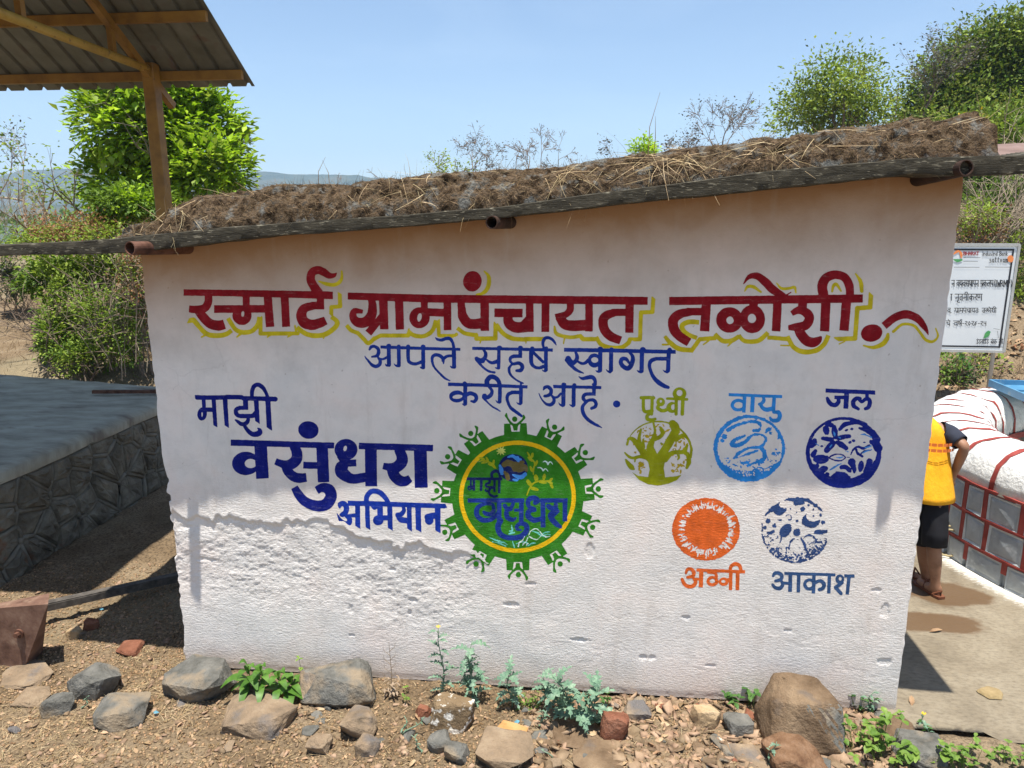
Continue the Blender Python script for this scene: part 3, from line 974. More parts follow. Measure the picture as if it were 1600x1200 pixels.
rr = mathn(nt, 'SQRT', mathn(nt, 'ADD', mathn(nt, 'MULTIPLY', dx, dx), mathn(nt, 'MULTIPLY', dy, dy)))
lim = mathn(nt, 'ADD', rr, mathn(nt, 'MULTIPLY', n2.outputs[0], .35)); ql = ramp(nt, [(.0, (1, 1, 1)), (1, (0, 0, 0))])
nt.links.new(mathn(nt, 'MULTIPLY', mathn(nt, 'SUBTRACT', lim, 2.30), 9.0), ql.inputs[0])
c = mix(nt, c, (.62, .60, .54), ql.outputs[0])
nt.links.new(c, p.inputs['Base Color']); nt.links.new(mathn(nt, 'SUBTRACT', .88, mathn(nt, 'MULTIPLY', wet, .35)), p.inputs['Roughness'])
b1 = tex(nt, 'NOISE', 45, 8, .65, v); bn = nt.nodes.new('ShaderNodeBump'); bn.inputs['Strength'].default_value = .5; bn.inputs['Distance'].default_value = .006
nt.links.new(b1.outputs[0], bn.inputs['Height']); nt.links.new(bn.outputs[0], p.inputs['Normal'])
px_, py_ = np.linspace(1.60, 8.6, 140), np.linspace(-.2, 6.4, 130)
X, Y = np.meshgrid(px_, py_)
Y = np.where(Y < -.15, Y+.10*vnoise(X*4, Y*0+3, 71)+.05*vnoise(X*13, Y*0+3, 72)+.05+.02*(X-1.7), Y)
Z = .004+.006*fbm(X*1.5, Y*1.5, 75, 3)
idx = np.arange(X.size).reshape(X.shape)
quads = np.stack([idx[:-1, :-1], idx[:-1, 1:], idx[1:, 1:], idx[1:, :-1]], -1).reshape(-1, 4)
pv = link_mesh('pavement', np.stack([X, Y, Z], -1), quads, M_conc, smooth=True)
tag(pv, 'worn pale concrete paving with a damp brown patch', kind='structure')

# far hills
M_hill = mat('forested_hill', [(.035, .05, .028), (.075, .085, .045), (.11, .10, .06)], scale=.02, rough=1, bump=.6, bscale=.06, bdist=12, spec=.0)
def hills(name, pts, y0, depth, base, seed, amp):
    xs = np.linspace(pts[0][0], pts[-1][0], 360)
    H = np.array([at_y(a, b, y0) for a, b in pts]); hx, hz = H[:, 0], H[:, 2]
    X = np.interp(np.linspace(0, 1, 360), np.linspace(0, 1, len(hx)), hx); top = np.interp(X, hx, hz)
    V = []; n = 30
    for j in range(n):
        t = j/(n-1); prof = math.sin(math.pi*min(1, t*1.0))**.8 if 0 < t < 1 else 0
        y = y0+(t-.5)*depth
        z = base+(top-base)*prof+amp*prof*fbm(X/90+5, np.full_like(X, y/60), seed, 4)*(.35 if abs(t-.5) < .1 else 1)
        V.append(np.stack([X, np.full_like(X, y), z], -1))
    V = np.array(V); idx = np.arange(n*360).reshape(n, 360)
    q = np.stack([idx[:-1, :-1], idx[:-1, 1:], idx[1:, 1:], idx[1:, :-1]], -1).reshape(-1, 4)
    o = link_mesh(name, V, q, M_hill, smooth=True); return tag(o, kind='structure')
h = hills('hills', [(-1500, 300), (-700, 285), (-200, 318), (20, 322), (62, 280), (88, 267), (135, 266), (180, 272), (260, 262), (390, 270), (480, 272), (560, 274), (625, 281), (700, 292), (860, 300), (1100, 280), (1500, 250), (2600, 250)], 1150, 620, -40, 81, 8)
h['label'] = 'long flat-topped hills blue with haze on the horizon'
h = hills('near_hills', [(-1200, 335), (-300, 325), (0, 322), (80, 318), (200, 322), (330, 330), (480, 338), (700, 345), (1000, 345), (1500, 330)], 620, 260, -40, 91, 5)
h['name_note'] = ''; del h['name_note']; h.name = 'valley_slope'; h['label'] = 'lower wooded slope in the haze below the hills'

# ================================================================= the shed
ZTL, ZSL = 2.402, .098
def ztop(x): return ZTL+(np.asarray(x)+2.375)*ZSL
XL, XR = -2.375, 1.706
_pb = np.array([(240+a/3.2, 740+b/3.2) for a, b in [(-40, 190), (75, 190), (130, 215), (230, 225), (290, 235), (320, 210), (400, 225), (470, 245), (540, 230), (600, 250), (680, 230), (760, 245), (860, 225), (910, 260), (990, 290), (1040, 320), (1100, 330), (1180, 350), (1220, 385), (1250, 345), (1320, 345), (1380, 380), (1450, 385), (1600, 395), (1760, 520), (2000, 700)]])
_pw = np.array([at_y(a, b, 0.0) for a, b in _pb])
DENTS = [(922, 862, 9, 15), (1072, 965, 10, 4), (1371, 922, 10, 4), (1382, 955, 8, 14), (1383, 1034, 14, 7), (1005, 1027, 9, 5), (1018, 1028, 8, 5), (318, 875, 22, 3), (613, 892, 9, 5), (645, 938, 9, 6), (550, 993, 6, 3), (548, 952, 5, 9), (800, 945, 16, 5), (905, 1000, 20, 4), (830, 912, 12, 4), (640, 958, 4, 6), (1230, 985, 7, 3), (1110, 1040, 12, 3)]
_dw = [(at_y(a, b, 0.0), c*.0032, d*.0032) for a, b, c, d in DENTS]
def wall_height(x, z, fine=True):
    h = .0025*fbm(x*2.2, z*2.2, 101, 3)
    if not fine: return h
    bx = x+.02*vnoise(x*23, z*23, 104)+.009*vnoise(x*60, z*60, 105); zb = np.interp(bx, _pw[:, 0], _pw[:, 2])+.018*vnoise(x*30, z*4, 106)+.007*vnoise(x*80, z*20, 107)
    d = zb-z
    inx = sstep(.02, -.35, x+.45)
    fade = sstep(.62, .28, d)*inx
    h = h-sstep(0, .006, d)*fade*.0036
    h = h+.003*sstep(-.05, 0, d)*sstep(.0, -.01, d)*inx
    t2 = vnoise(x*4+3, z*6, 111)+.55*vnoise(x*11, z*17, 112)+.38*vnoise(x*30, z*44, 113)+.22*vnoise(x*70, z*95, 114)
    zone = sstep(0, .02, d)*sstep(.75, .3, d)*inx
    for q in (-.6, -.25, .08, .42, .8): h = h-zone*.0016*sstep(q, q+.02, t2)
    rough = zone*.0008
    h = h+rough*(vnoise(x*95, z*130, 121)+.6*vnoise(x*170, z*210, 122))
    h = h-sstep(1.3, .2, z)*(1-inx*.6)*.0009*sstep(.52, .55, vnoise(x*5, z*11, 131)+.6*vnoise(x*25, z*45, 132)+.3*vnoise(x*60, z*90, 133))
    for c, a, b in _dw:
        q = np.hypot((x-c[0])/a, (z-c[2])/b)+.25*vnoise(x*60, z*60, 140); h = h-.004*sstep(1.0, .75, q)
    h = h-.004*sstep(.05, .0, z)
    return h
nxw, nzw = 700, 440
u = np.linspace(0, 1, nxw); w_ = np.linspace(0, 1, nzw)
U, Wv = np.meshgrid(u, w_)
X = XL+(XR-XL)*U; Z = Wv*(ztop(X)+.05)-.0
Hh = wall_height(X, Z)
Hh = Hh-.02*sstep(.018, 0., X-XL)**2-.012*sstep(.012, 0., XR-X)**2
el = sstep(.05, 0, X-XL)*(.004*vnoise(Z*9, Z*0+1, 151)+(.003+.010*sstep(1.3, 1.15, Z))*vnoise(Z*31, Z*0+2, 152)+.030*sstep(1.3, 1.15, Z)*(.35+.5*sstep(.1, .5, vnoise(Z*16, Z*0+5, 153))))
X = X+el-.004*sstep(.04, 0, XR-X)*vnoise(Z*25, Z*0, 154)
idx = np.arange(X.size).reshape(X.shape)
quads = np.stack([idx[:-1, :-1], idx[:-1, 1:], idx[1:, 1:], idx[1:, :-1]], -1).reshape(-1, 4)

def wall_bump(nt, v, strength=1.0):
    """the relief that plaster and the paint on it share"""
    a = tex(nt, 'NOISE', 40, 7, .70, mapped(nt, (1, 1, 2.3), world=True)); b = tex(nt, 'NOISE', 170, 4, .6, mapped(nt, (1, 1, 1.8), world=True))
    s = nt.nodes.new('ShaderNodeSeparateXYZ'); nt.links.new(v, s.inputs[0])
    k = nt.nodes.new('ShaderNodeMapRange'); nt.links.new(s.outputs[2], k.inputs[0]); k.inputs[1].default_value = 1.45; k.inputs[2].default_value = 1.0; k.inputs[3].default_value = .22; k.inputs[4].default_value = 1.0
    hgt = mathn(nt, 'MULTIPLY', mathn(nt, 'ADD', a.outputs[0], mathn(nt, 'MULTIPLY', b.outputs[0], .35)), k.outputs[0])
    bn = nt.nodes.new('ShaderNodeBump'); bn.inputs['Strength'].default_value = strength; bn.inputs['Distance'].default_value = .0085
    nt.links.new(hgt, bn.inputs['Height']); return bn.outputs[0]
M_wall = bpy.data.materials.new('whitewashed_plaster'); M_wall.use_nodes = True
nt = M_wall.node_tree; p = nt.nodes['Principled BSDF']; v = mapped(nt, world=True)
n1 = tex(nt, 'NOISE', 2.3, 6, .6, v, .3); r1 = ramp(nt, [(.32, (.73, .71, .68)), (.5, (.82, .775, .73)), (.68, (.85, .76, .70))]); nt.links.new(n1.outputs[0], r1.inputs[0])
n2 = tex(nt, 'NOISE', 9, 8, .7, v); r2 = ramp(nt, [(.35, (.9, .895, .89)), (.55, (1, 1, 1))]); nt.links.new(n2.outputs[0], r2.inputs[0])
c = mix(nt, r1.outputs[0], r2.outputs[0], .8, 'MULTIPLY')
n3 = tex(nt, 'NOISE', 38, 3, .5, v); r3 = ramp(nt, [(.70, (0, 0, 0)), (.74, (1, 1, 1))]); nt.links.new(n3.outputs[0], r3.inputs[0])
c = mix(nt, c, (.42, .36, .32), mathn(nt, 'MULTIPLY', r3.outputs[0], .6))           # fly spots and pits
n4 = tex(nt, 'NOISE', 6, 8, .75, mapped(nt, (1, 1, .5), world=True)); r4 = ramp(nt, [(.60, (0, 0, 0)), (.72, (1, 1, 1))]); nt.links.new(n4.outputs[0], r4.inputs[0])
s = nt.nodes.new('ShaderNodeSeparateXYZ'); nt.links.new(v, s.inputs[0])
low = nt.nodes.new('ShaderNodeMapRange'); nt.links.new(s.outputs[2], low.inputs[0]); low.inputs[1].default_value = .22; low.inputs[2].default_value = .0
c = mix(nt, c, (.40, .29, .19), mathn(nt, 'MULTIPLY', mathn(nt, 'MAXIMUM', mathn(nt, 'MULTIPLY', r4.outputs[0], .25), mathn(nt, 'MULTIPLY', low.outputs[0], n4.outputs[0])), .75))   # splashed mud
# dust under the eave, with the eave's shade and warm bounce painted in
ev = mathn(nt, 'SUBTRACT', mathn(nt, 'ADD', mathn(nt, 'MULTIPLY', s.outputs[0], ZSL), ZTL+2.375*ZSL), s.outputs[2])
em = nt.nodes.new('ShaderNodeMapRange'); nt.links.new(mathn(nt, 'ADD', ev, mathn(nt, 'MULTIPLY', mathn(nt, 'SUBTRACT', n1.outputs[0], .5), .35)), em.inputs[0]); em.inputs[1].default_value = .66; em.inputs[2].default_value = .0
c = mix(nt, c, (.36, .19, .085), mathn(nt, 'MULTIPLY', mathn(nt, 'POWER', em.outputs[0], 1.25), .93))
# faint runs and patches of old dirt, hairline cracks, one rubbed patch of bare render
n5 = tex(nt, 'NOISE', 3.4, 7, .7, mapped(nt, (2.6, 1, .35), world=True)); r5 = ramp(nt, [(.54, (0, 0, 0)), (.74, (1, 1, 1))]); nt.links.new(n5.outputs[0], r5.inputs[0])
c = mix(nt, c, (.50, .44, .38), mathn(nt, 'MULTIPLY', r5.outputs[0], .35))
wv = tex(nt, 'NOISE', 4, 5, .6, v); mvv = nt.nodes.new('ShaderNodeMix'); mvv.data_type = 'VECTOR'; mvv.inputs[0].default_value = .12; nt.links.new(v, mvv.inputs[4]); nt.links.new(wv.outputs[1], mvv.inputs[5])
ce = tex(nt, 'EDGE', 2.6, vec=mvv.outputs[1]); rc = ramp(nt, [(.0, (1, 1, 1)), (.010, (0, 0, 0))]); nt.links.new(ce.outputs[0], rc.inputs[0])
n6 = tex(nt, 'NOISE', 1.7, 3, .5, v); r6 = ramp(nt, [(.52, (0, 0, 0)), (.60, (1, 1, 1))]); nt.links.new(n6.outputs[0], r6.inputs[0])
c = mix(nt, c, (.36, .31, .27), mathn(nt, 'MULTIPLY', mathn(nt, 'MULTIPLY', rc.outputs[0], r6.outputs[0]), .16))
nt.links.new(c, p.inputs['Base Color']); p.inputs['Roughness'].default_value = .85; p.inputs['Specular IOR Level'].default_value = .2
nt.links.new(wall_bump(nt, v), p.inputs['Normal'])

shed = thing('painted_shed', (-.33, 0, 0), 'small whitewashed shed painted with Marathi lettering and round emblems', 'shed')
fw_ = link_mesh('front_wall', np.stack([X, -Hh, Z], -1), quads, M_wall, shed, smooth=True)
mb = MB()
def wedge(mb, x0, x1, y0, y1, z0=0.0, over=.03):
    za, zb = float(ztop(x0))+over, float(ztop(x1))+over
    mb.add([(x0, y0, z0), (x1, y0, z0), (x1, y1, z0), (x0, y1, z0), (x0, y0, za), (x1, y0, zb), (x1, y1, zb), (x0, y1, za)],
           [(0, 1, 2, 3), (4, 7, 6, 5), (0, 4, 5, 1), (1, 5, 6, 2), (2, 6, 7, 3), (3, 7, 4, 0)])
for a, b in ((XL+.028, XL+.25), (XR-.25, XR-.012)):
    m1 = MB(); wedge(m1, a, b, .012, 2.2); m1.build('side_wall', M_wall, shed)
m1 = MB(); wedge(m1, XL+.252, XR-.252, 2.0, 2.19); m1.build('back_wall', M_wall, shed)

# roof sheet: an old asbestos-cement edge, longer than the shed at both ends
ROOFY = -.258
edge = [(-60, 384, 404), (0, 383, 399), (100, 379, 398), (185, 372, 397), (282, 362, 386), (400, 351, 371), (600, 337.5, 357), (775, 324, 341.5), (1000, 293, 316), (1225, 265, 294), (1430, 246.5, 271), (1530, 244, 276), (1600, 243, 270)]
def edge_y(x): return np.interp(x, [-2.3, -.45, .6, 1.6, 2.1], [-.250, -.238, -.253, -.272, -.300])
top = [at_y(a, b, float(edge_y(at_y(a, b, ROOFY)[0]))) for a, b, c in edge]; bot = [at_y(a, c, float(edge_y(at_y(a, c, ROOFY)[0]))) for a, b, c in edge]
ex = top[-1]; top.append(np.array([2.17, -.30, ex[2]+.01])); bot.append(np.array([2.17, -.30, bot[-1][2]+.01]))
xs = np.linspace(top[0][0], 2.17, 220)
tz = np.interp(xs, [t[0] for t in top], [t[2] for t in top]); bz = np.interp(xs, [t[0] for t in bot], [t[2] for t in bot])
ks = np.ones(9)/9; tz[4:-4] = np.convolve(tz, ks, 'valid'); bz[4:-4] = np.convolve(bz, ks, 'valid')
tz += .0025*vnoise(xs*9, xs*0, 161); bz += .003*vnoise(xs*14, xs*0, 162)
bz = np.minimum(bz, tz-.03)
rows = []
def lift(x, yy): return .11*sstep(1.45, 2.1, x)*sstep(-.21, .5, yy)
for yy, zz, dy in ((2.45, bz, 0), (.30, bz, 0), (-.16, bz, 0), (ROOFY+.004, bz, 0), (ROOFY, bz+.004, 1), (ROOFY, (bz+tz)/2, 1), (ROOFY, tz-.004, 1), (ROOFY+.004, tz, 0), (-.16, tz, 0), (.30, tz, 0), (2.45, tz, 0)):
    yv = np.full_like(xs, yy)+(.004*vnoise(xs*20, np.full_like(xs, yy*7), 163) if dy else 0)+(edge_y(xs)-ROOFY if yy < -.2 else 0)
    xx = np.where(xs > 1.75, xs-.06*sstep(0, 2, yy)*(xs-1.75), xs)
    rows.append(np.stack([xx, yv, zz+lift(xs, yv)-.0*yv], -1))
R = np.array(rows); n, k = R.shape[:2]; idx = np.arange(n*k).reshape(n, k)
q = np.stack([idx[:-1, :-1], idx[1:, :-1], idx[1:, 1:], idx[:-1, 1:]], -1).reshape(-1, 4)
q = np.vstack([q, np.stack([idx[-1, :-1], idx[0, :-1], idx[0, 1:], idx[-1, 1:]], -1)])
M_roof = mat('weathered_cement_sheet', [(.022, .019, .013), (.048, .042, .029), (.080, .070, .05)], scale=18, rough=.95, bump=.8, bscale=70, bdist=.006, stretch=(.5, 1, 2.5), spots=(.20, .18, .13), spot_scale=46, spot_at=(.60, .66))
rs_ = link_mesh('roof_sheet', R, q, M_roof, shed)
rs_.data.set_sharp_from_angle(angle=math.radians(35)); rs_['label'] = 'dark weathered roof sheet reaching past both ends of the shed'
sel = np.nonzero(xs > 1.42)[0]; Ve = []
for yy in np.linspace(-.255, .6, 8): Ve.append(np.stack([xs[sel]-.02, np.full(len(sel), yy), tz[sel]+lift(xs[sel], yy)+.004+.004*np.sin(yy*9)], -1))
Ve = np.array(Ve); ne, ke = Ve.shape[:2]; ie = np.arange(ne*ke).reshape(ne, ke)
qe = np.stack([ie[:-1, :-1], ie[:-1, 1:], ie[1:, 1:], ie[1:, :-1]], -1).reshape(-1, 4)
M_pink = mat('sunlit_pink_tone', [(.13, .08, .065), (.19, .125, .10), (.24, .165, .14)], scale=6, rough=.7, spots=(.20, .13, .10), spot_scale=9, spot_at=(.62, .74))  # lighter pinkish tan: sunlight on the roof sheet's top, put into the colour
link_mesh('sunlit_end_overlay', Ve, qe, M_pink, shed, smooth=True)['label'] = 'thin pinkish overlay painting the sunlit top of the roof sheet at its right end'
# steel beam pipes
M_rust = mat('rusty_pipe', [(.05, .022, .014), (.12, .055, .035), (.19, .095, .065)], scale=16, rough=.75, bump=.3, bscale=60, metal=.2, bdist=.004)
M_dark = mat('dark_inside', (.012, .010, .009), rough=1)
def pipe(tip, root, r, lab, M_rust=M_rust):
    a, b = Vector(tip), Vector(root); d = (b-a).normalized(); b = b+d*.03
    mb = MB(); n = 20; up = Vector((0, 0, 1)); x = d.cross(up).normalized(); y = x.cross(d); rings = []
    for p_, rr in ((b, r), (a, r), (a, r*.86), (a+d*.20, r*.86)):
        rings.append([p_+(x*math.cos(t)+y*math.sin(t))*rr for t in [k*math.tau/n for k in range(n)]])
    mb.loft(rings, caps=True); o = mb.build('beam_pipe', M_rust, shed); o['label'] = lab; return o
pipe(at_y(203, 388, -.35), (-2.10, .0, 2.462), .033, 'pinkish rusty open pipe end at the left corner')
pipe(at_y(768, 347.5, -.270), (-.40, .0, 2.592), .030, 'short dark pipe stub under the middle of the eave', mat('brown_pipe', [(.02, .011, .007), (.055, .028, .018), (.09, .045, .03)], scale=16, rough=.8, bump=.3, bscale=60, bdist=.004))
pipe(at_y(1510, 262, -.300), (1.50, .0, 2.790), .034, 'thick dark rusty pipe at the right corner', mat('dark_rusty_pipe', [(.012, .007, .005), (.035, .018, .012), (.06, .03, .02)], scale=16, rough=.8, bump=.3, bscale=60, bdist=.004))
# ================================================================= the painting on the wall: each word and emblem a thin skin of paint
PAINT = dict(yellow=(.62, .50, .015), red=(.25, .006, .012), blue=(.010, .040, .30), navy=(.003, .009, .18), navy2=(.006, .035, .33), olive=(.33, .38, .008),
    sky=(.03, .27, .72), navy3=(.008, .020, .24), orange=(.72, .13, .022), steel=(.035, .085, .21), olive2=(.34, .36, .006), ochre=(.50, .36, .01), sky2=(.06, .28, .72),
    steel2=(.032, .07, .20), green=(.032, .20, .012), gold=(.85, .50, .006), sprig=(.36, .38, .01), pale=(.62, .66, .14), navy4=(.005, .014, .10), sky3=(.06, .27, .72),
    land=(.14, .11, .035), birdwhite=(.62, .78, .72), aqua=(.16, .58, .50), blue2=(.010, .035, .25))
_pm = {}
def paint_mat(key):
    if key in _pm: return _pm[key]
    m = bpy.data.materials.new('paint_'+key); m.use_nodes = True; nt = m.node_tree; p = nt.nodes['Principled BSDF']; v = mapped(nt, world=True)
    c0 = PAINT[key]; n = tex(nt, 'NOISE', 11, 6, .65, mapped(nt, (1.5, 1, 1), world=True)); r = ramp(nt, [(.3, tuple(x*.72 for x in c0)), (.5, c0), (.72, tuple(min(1, x*1.3+.012) for x in c0))])
    nt.links.new(n.outputs[0], r.inputs[0])
    n2 = tex(nt, 'NOISE', 120, 3, .5, v); q = ramp(nt, [(.68, (0, 0, 0)), (.74, (1, 1, 1))]); nt.links.new(n2.outputs[0], q.inputs[0])
    c = mix(nt, r.outputs[0], (.55, .54, .53), mathn(nt, 'MULTIPLY', q.outputs[0], .18))
    n3 = tex(nt, 'NOISE', 16, 8, .78, mapped(nt, (.7, 1, 3.2), world=True)); q3 = ramp(nt, [(.56, (0, 0, 0)), (.74, (1, 1, 1))]); nt.links.new(n3.outputs[0], q3.inputs[0])
    c = mix(nt, c, tuple(.45*x+.55*y for x, y in zip(c0, (.62, .60, .57))), mathn(nt, 'MULTIPLY', q3.outputs[0], .42))     # thin coats where the brush ran dry
    nt.links.new(c, p.inputs['Base Color']); p.inputs['Roughness'].default_value = .75; p.inputs['Specular IOR Level'].default_value = .12
    nt.links.new(wall_bump(nt, v, .9), p.inputs['Normal']); _pm[key] = m; return m

def contour(F, run=4):
    """marching squares on field F (inside < 0): returns points in grid units and triangles/quads"""
    ny, nx = F.shape; ins = F < 0; N = nx*ny
    a, b, c, d = ins[:-1, :-1], ins[:-1, 1:], ins[1:, 1:], ins[1:, :-1]
    code = a*1+b*2+c*4+d*8
    polys = []; jj, ii = np.nonzero((code > 0) & (code < 15))
    E = {}; P = []
    def node(j, i):
        k = j*nx+i
        if k not in E: E[k] = len(P); P.append((i, j))
        return E[k]
    def edge(j, i, vert):
        k = N+(j*nx+i)*2+vert
        if k not in E:
            f0 = F[j, i]; f1 = F[j+1, i] if vert else F[j, i+1]; t = f0/(f0-f1)
            t = min(.97, max(.03, t)); E[k] = len(P); P.append((i, j+t) if vert else (i+t, j))
        return E[k]
    for j, i in zip(jj.tolist(), ii.tolist()):
        corners = [(j, i, ins[j, i]), (j, i+1, ins[j, i+1]), (j+1, i+1, ins[j+1, i+1]), (j+1, i, ins[j+1, i])]
        edges = [(j, i, 0), (j, i+1, 1), (j+1, i, 0), (j, i, 1)]; pl = []
        for k in range(4):
            if corners[k][2]: pl.append(node(corners[k][0], corners[k][1]))
            if corners[k][2] != corners[(k+1) % 4][2]: pl.append(edge(*edges[k]))
        if len(pl) >= 3: polys.append(pl)
    full = code == 15
    for j in range(ny-1):
        row = full[j]
        if not row.any(): continue
        i = 0; dd = np.diff(np.concatenate([[0], row.astype(np.int8), [0]])); st = np.nonzero(dd == 1)[0]; en = np.nonzero(dd == -1)[0]
        for s0, e0 in zip(st.tolist(), en.tolist()):
            while s0 < e0:
                e1 = min(e0, s0+run); polys.append([node(j, s0), node(j, e1), node(j+1, e1), node(j+1, s0)]); s0 = e1
    return np.array(P, float), polys

def px_to_plane(px, py, y):
    r = FW[None]+RT[None]*((px-800)/F)[:, None]+UP[None]*((600-py)/F)[:, None]
    return EYE[None]+r*((y-CAMY)/r[:, 1])[:, None]

LABELS = {('word_outline', 0): 'yellow drop outline below the first red word', ('word_outline', 1): 'yellow drop outline below the long middle red word', ('word_outline', 2): 'yellow drop outline below the last red word',
    ('title_word', 0): 'first dark red word of the title', ('title_word', 1): 'long middle dark red word of the title', ('title_word', 2): 'last dark red word with its dot and swash tail'}
emblem_parts = {'ring', 'leaf_sprig', 'sun_mark', 'globe_water', 'globe_light_water', 'globe_land', 'birds', 'emblem_water', 'emblem_foam', 'emblem_lettering'}
rnd = random.Random(5); seen = {}; gear = None
for i, (nm, key, ox, oy, sc, ops, ro, off) in enumerate(ART):
    if ops.isupper(): ops = special(ops, rnd)
    if nm == 'air_emblem':
        for q in range(170):
            a_ = rnd.uniform(.1, 3.05); r_ = rnd.uniform(.55, .86)
            ops += '\n-d %.0f,%.0f %.0f,%.0f %.0f' % (503+374*r_*math.cos(a_), 712+352*r_*math.sin(a_), rnd.uniform(5, 15), rnd.uniform(4, 9), rnd.uniform(0, 90))
        for q in range(60):
            ops += '\nd %.0f,%.0f %.0f,%.0f %.0f' % (503+rnd.uniform(-300, 300), 870+rnd.uniform(-40, 60), rnd.uniform(4, 12), rnd.uniform(4, 8), rnd.uniform(0, 90))
    if nm == 'space_emblem':
        for q in range(230):
            a_ = rnd.uniform(.2, 3.3); r_ = rnd.uniform(.74, .97)
            ops += '\n-d %.0f,%.0f %.0f,%.0f %.0f' % (455+385*r_*math.cos(a_), 420+372*r_*math.sin(a_), rnd.uniform(4, 12), rnd.uniform(3, 7), rnd.uniform(0, 90))
        for q in range(150):
            a_ = rnd.uniform(.3, 3.0); r_ = rnd.uniform(.55, .9)
            ops += '\nd %.0f,%.0f %.0f,%.0f 0' % (455+385*r_*math.cos(a_), 420+372*r_*math.sin(a_), rnd.uniform(3, 8), rnd.uniform(3, 7))
    g = .8 if nm in ('title_word', 'word_outline', 'headline_word', 'gear_emblem') else .55
    lo, g, Fd = raster(ox, oy, sc, ops, ro, i*7, g)
    P, polys = contour(Fd)
    if not len(P): continue
    Q = px_to_plane(lo[0]+P[:, 0]*g, lo[1]+P[:, 1]*g, 0.0)
    Q[:, 1] = -wall_height(Q[:, 0], Q[:, 2], fine=False)-.0002-off*.00016
    polys = [pl[::-1] for pl in polys]
    if nm == 'gear_emblem': par = shed
    elif nm in emblem_parts: par = gear
    else: par = shed
    o = link_mesh(nm, Q, polys, paint_mat(key), par)
    if nm == 'gear_emblem': gear = o; o['label'] = 'big green gear emblem ringed by little raised-arm figures'
    if nm in ('earth_emblem_dabs', 'space_emblem', 'air_emblem', 'water_emblem_glints', 'emblem_water', 'emblem_foam', 'globe_light_water'): o['kind'] = 'stuff'
    k = seen.get(nm, 0); seen[nm] = k+1
    if (nm, k) in LABELS: o['label'] = LABELS[(nm, k)]

# ================================================================= soil and dead grass lying on the roof
prof = [(218, 362), (232, 352), (262, 345), (280, 341), (283, 322), (330, 305), (400, 301), (440, 290), (520, 288), (600, 284), (650, 275), (760, 269), (820, 265), (900, 259), (1000, 246), (1120, 230), (1200, 221), (1300, 206), (1400, 191), (1470, 187), (1518, 184), (1528, 190)]
tp = np.array([at_y(a, b, .02) for a, b in prof]); n1_, n2_ = 420, 40
xs2 = np.linspace(tp[0][0], tp[-1][0], n1_); zt = np.interp(xs2, tp[:, 0], tp[:, 2]); base = np.interp(xs2, xs, tz)-.005
V = []
for j in range(n2_):
    t = j/(n2_-1)
    if t < .5: fy = -.19+.175*(t/.5)**1.4; fz = (t/.5)**.62
    else: fy = -.015+(t-.5)/.5*1.3; fz = 1-.25*(t-.5)
    yv = np.full(n1_, fy); zv = base+(zt-base)*fz
    ph = xs2*1.0
    nse = fbm(ph*9, np.full(n1_, t*7), 171, 4); n2b = np.abs(fbm(ph*28, np.full(n1_, t*20), 175, 2))
    amp = math.sin(math.pi*min(1, t*1.4+.02))
    yv = yv-amp*(.020*nse+.014*n2b)*(1 if t < .55 else 0); zv = zv+.018*nse*amp+.012*n2b*amp
    if fy > .3: zv = zv-.05*(fy-.3)
    V.append(np.stack([xs2+.01*nse, yv, zv], -1))
V = np.array(V); V[:, 0] = V[:, 1]*.5+V[:, 0]*.5; V[:, -1, 2] -= 0.0
idx = np.arange(n1_*n2_).reshape(n2_, n1_)
q = np.stack([idx[:-1, :-1], idx[:-1, 1:], idx[1:, 1:], idx[1:, :-1]], -1).reshape(-1, 4)
# right end closes downwards
endv = V[:, -1].copy(); endv[:, 2] = np.minimum(endv[:, 2], float(tz[-30])+.005); endv[:, 0] += .02
Vall = np.vstack([V.reshape(-1, 3), endv]); e0 = n1_*n2_
q = np.vstack([q, np.array([[idx[j, -1], e0+j, e0+j+1, idx[j+1, -1]] for j in range(n2_-1)])])
M_sod = mat('dry_sod', [(.020, .014, .009), (.058, .040, .025), (.15, .105, .065), (.085, .075, .062)], scale=20, rough=1, bump=1.0, bscale=75, bdist=.02, spots=(.19, .185, .165), spot_scale=11, spot_at=(.56, .64), contrast=(.32, .66), spec=.05)
sod = link_mesh('sod_layer', Vall, q, M_sod, smooth=True)
tag(sod, 'thick mat of dry soil and dead grass on the roof of the shed', 'dry sod', kind='stuff')

def blades(name, n, place, length, width, mat_, lean=1.0, droop=.3, seed=1, segs=3, parent=None):
    """n thin bent blades; place(rs) gives foot point and pointing direction"""
    rs = np.random.RandomState(seed); V = []; Fq = []
    for i in range(n):
        p, d = place(rs); L = rs.uniform(*length); w = rs.uniform(*width)
        d = np.array(d)/np.linalg.norm(d); side = np.cross(d, rs.normal(size=3)); side /= np.linalg.norm(side)+1e-9
        bend = rs.normal(size=3)*droop; bend[2] = -abs(bend[2])*.6; b0 = len(V)
        for k in range(segs+1):
            t = k/segs; c = np.array(p)+d*L*t+bend*L*t*t*.5; ww = w*(1-.75*t)
            V.append(c-side*ww/2); V.append(c+side*ww/2)
        for k in range(segs): Fq.append((b0+2*k, b0+2*k+1, b0+2*k+3, b0+2*k+2))
    return link_mesh(name, np.array(V), np.array(Fq), mat_, parent)
M_straw = mat('straw', [(.30, .20, .10), (.50, .38, .21), (.62, .52, .33)], scale=12, rough=.9, island=.5, spec=.15)
M_straw_d = mat('brown_straw', [(.11, .07, .038), (.23, .155, .085), (.34, .25, .15)], scale=12, rough=.95, island=.6, spec=.1)
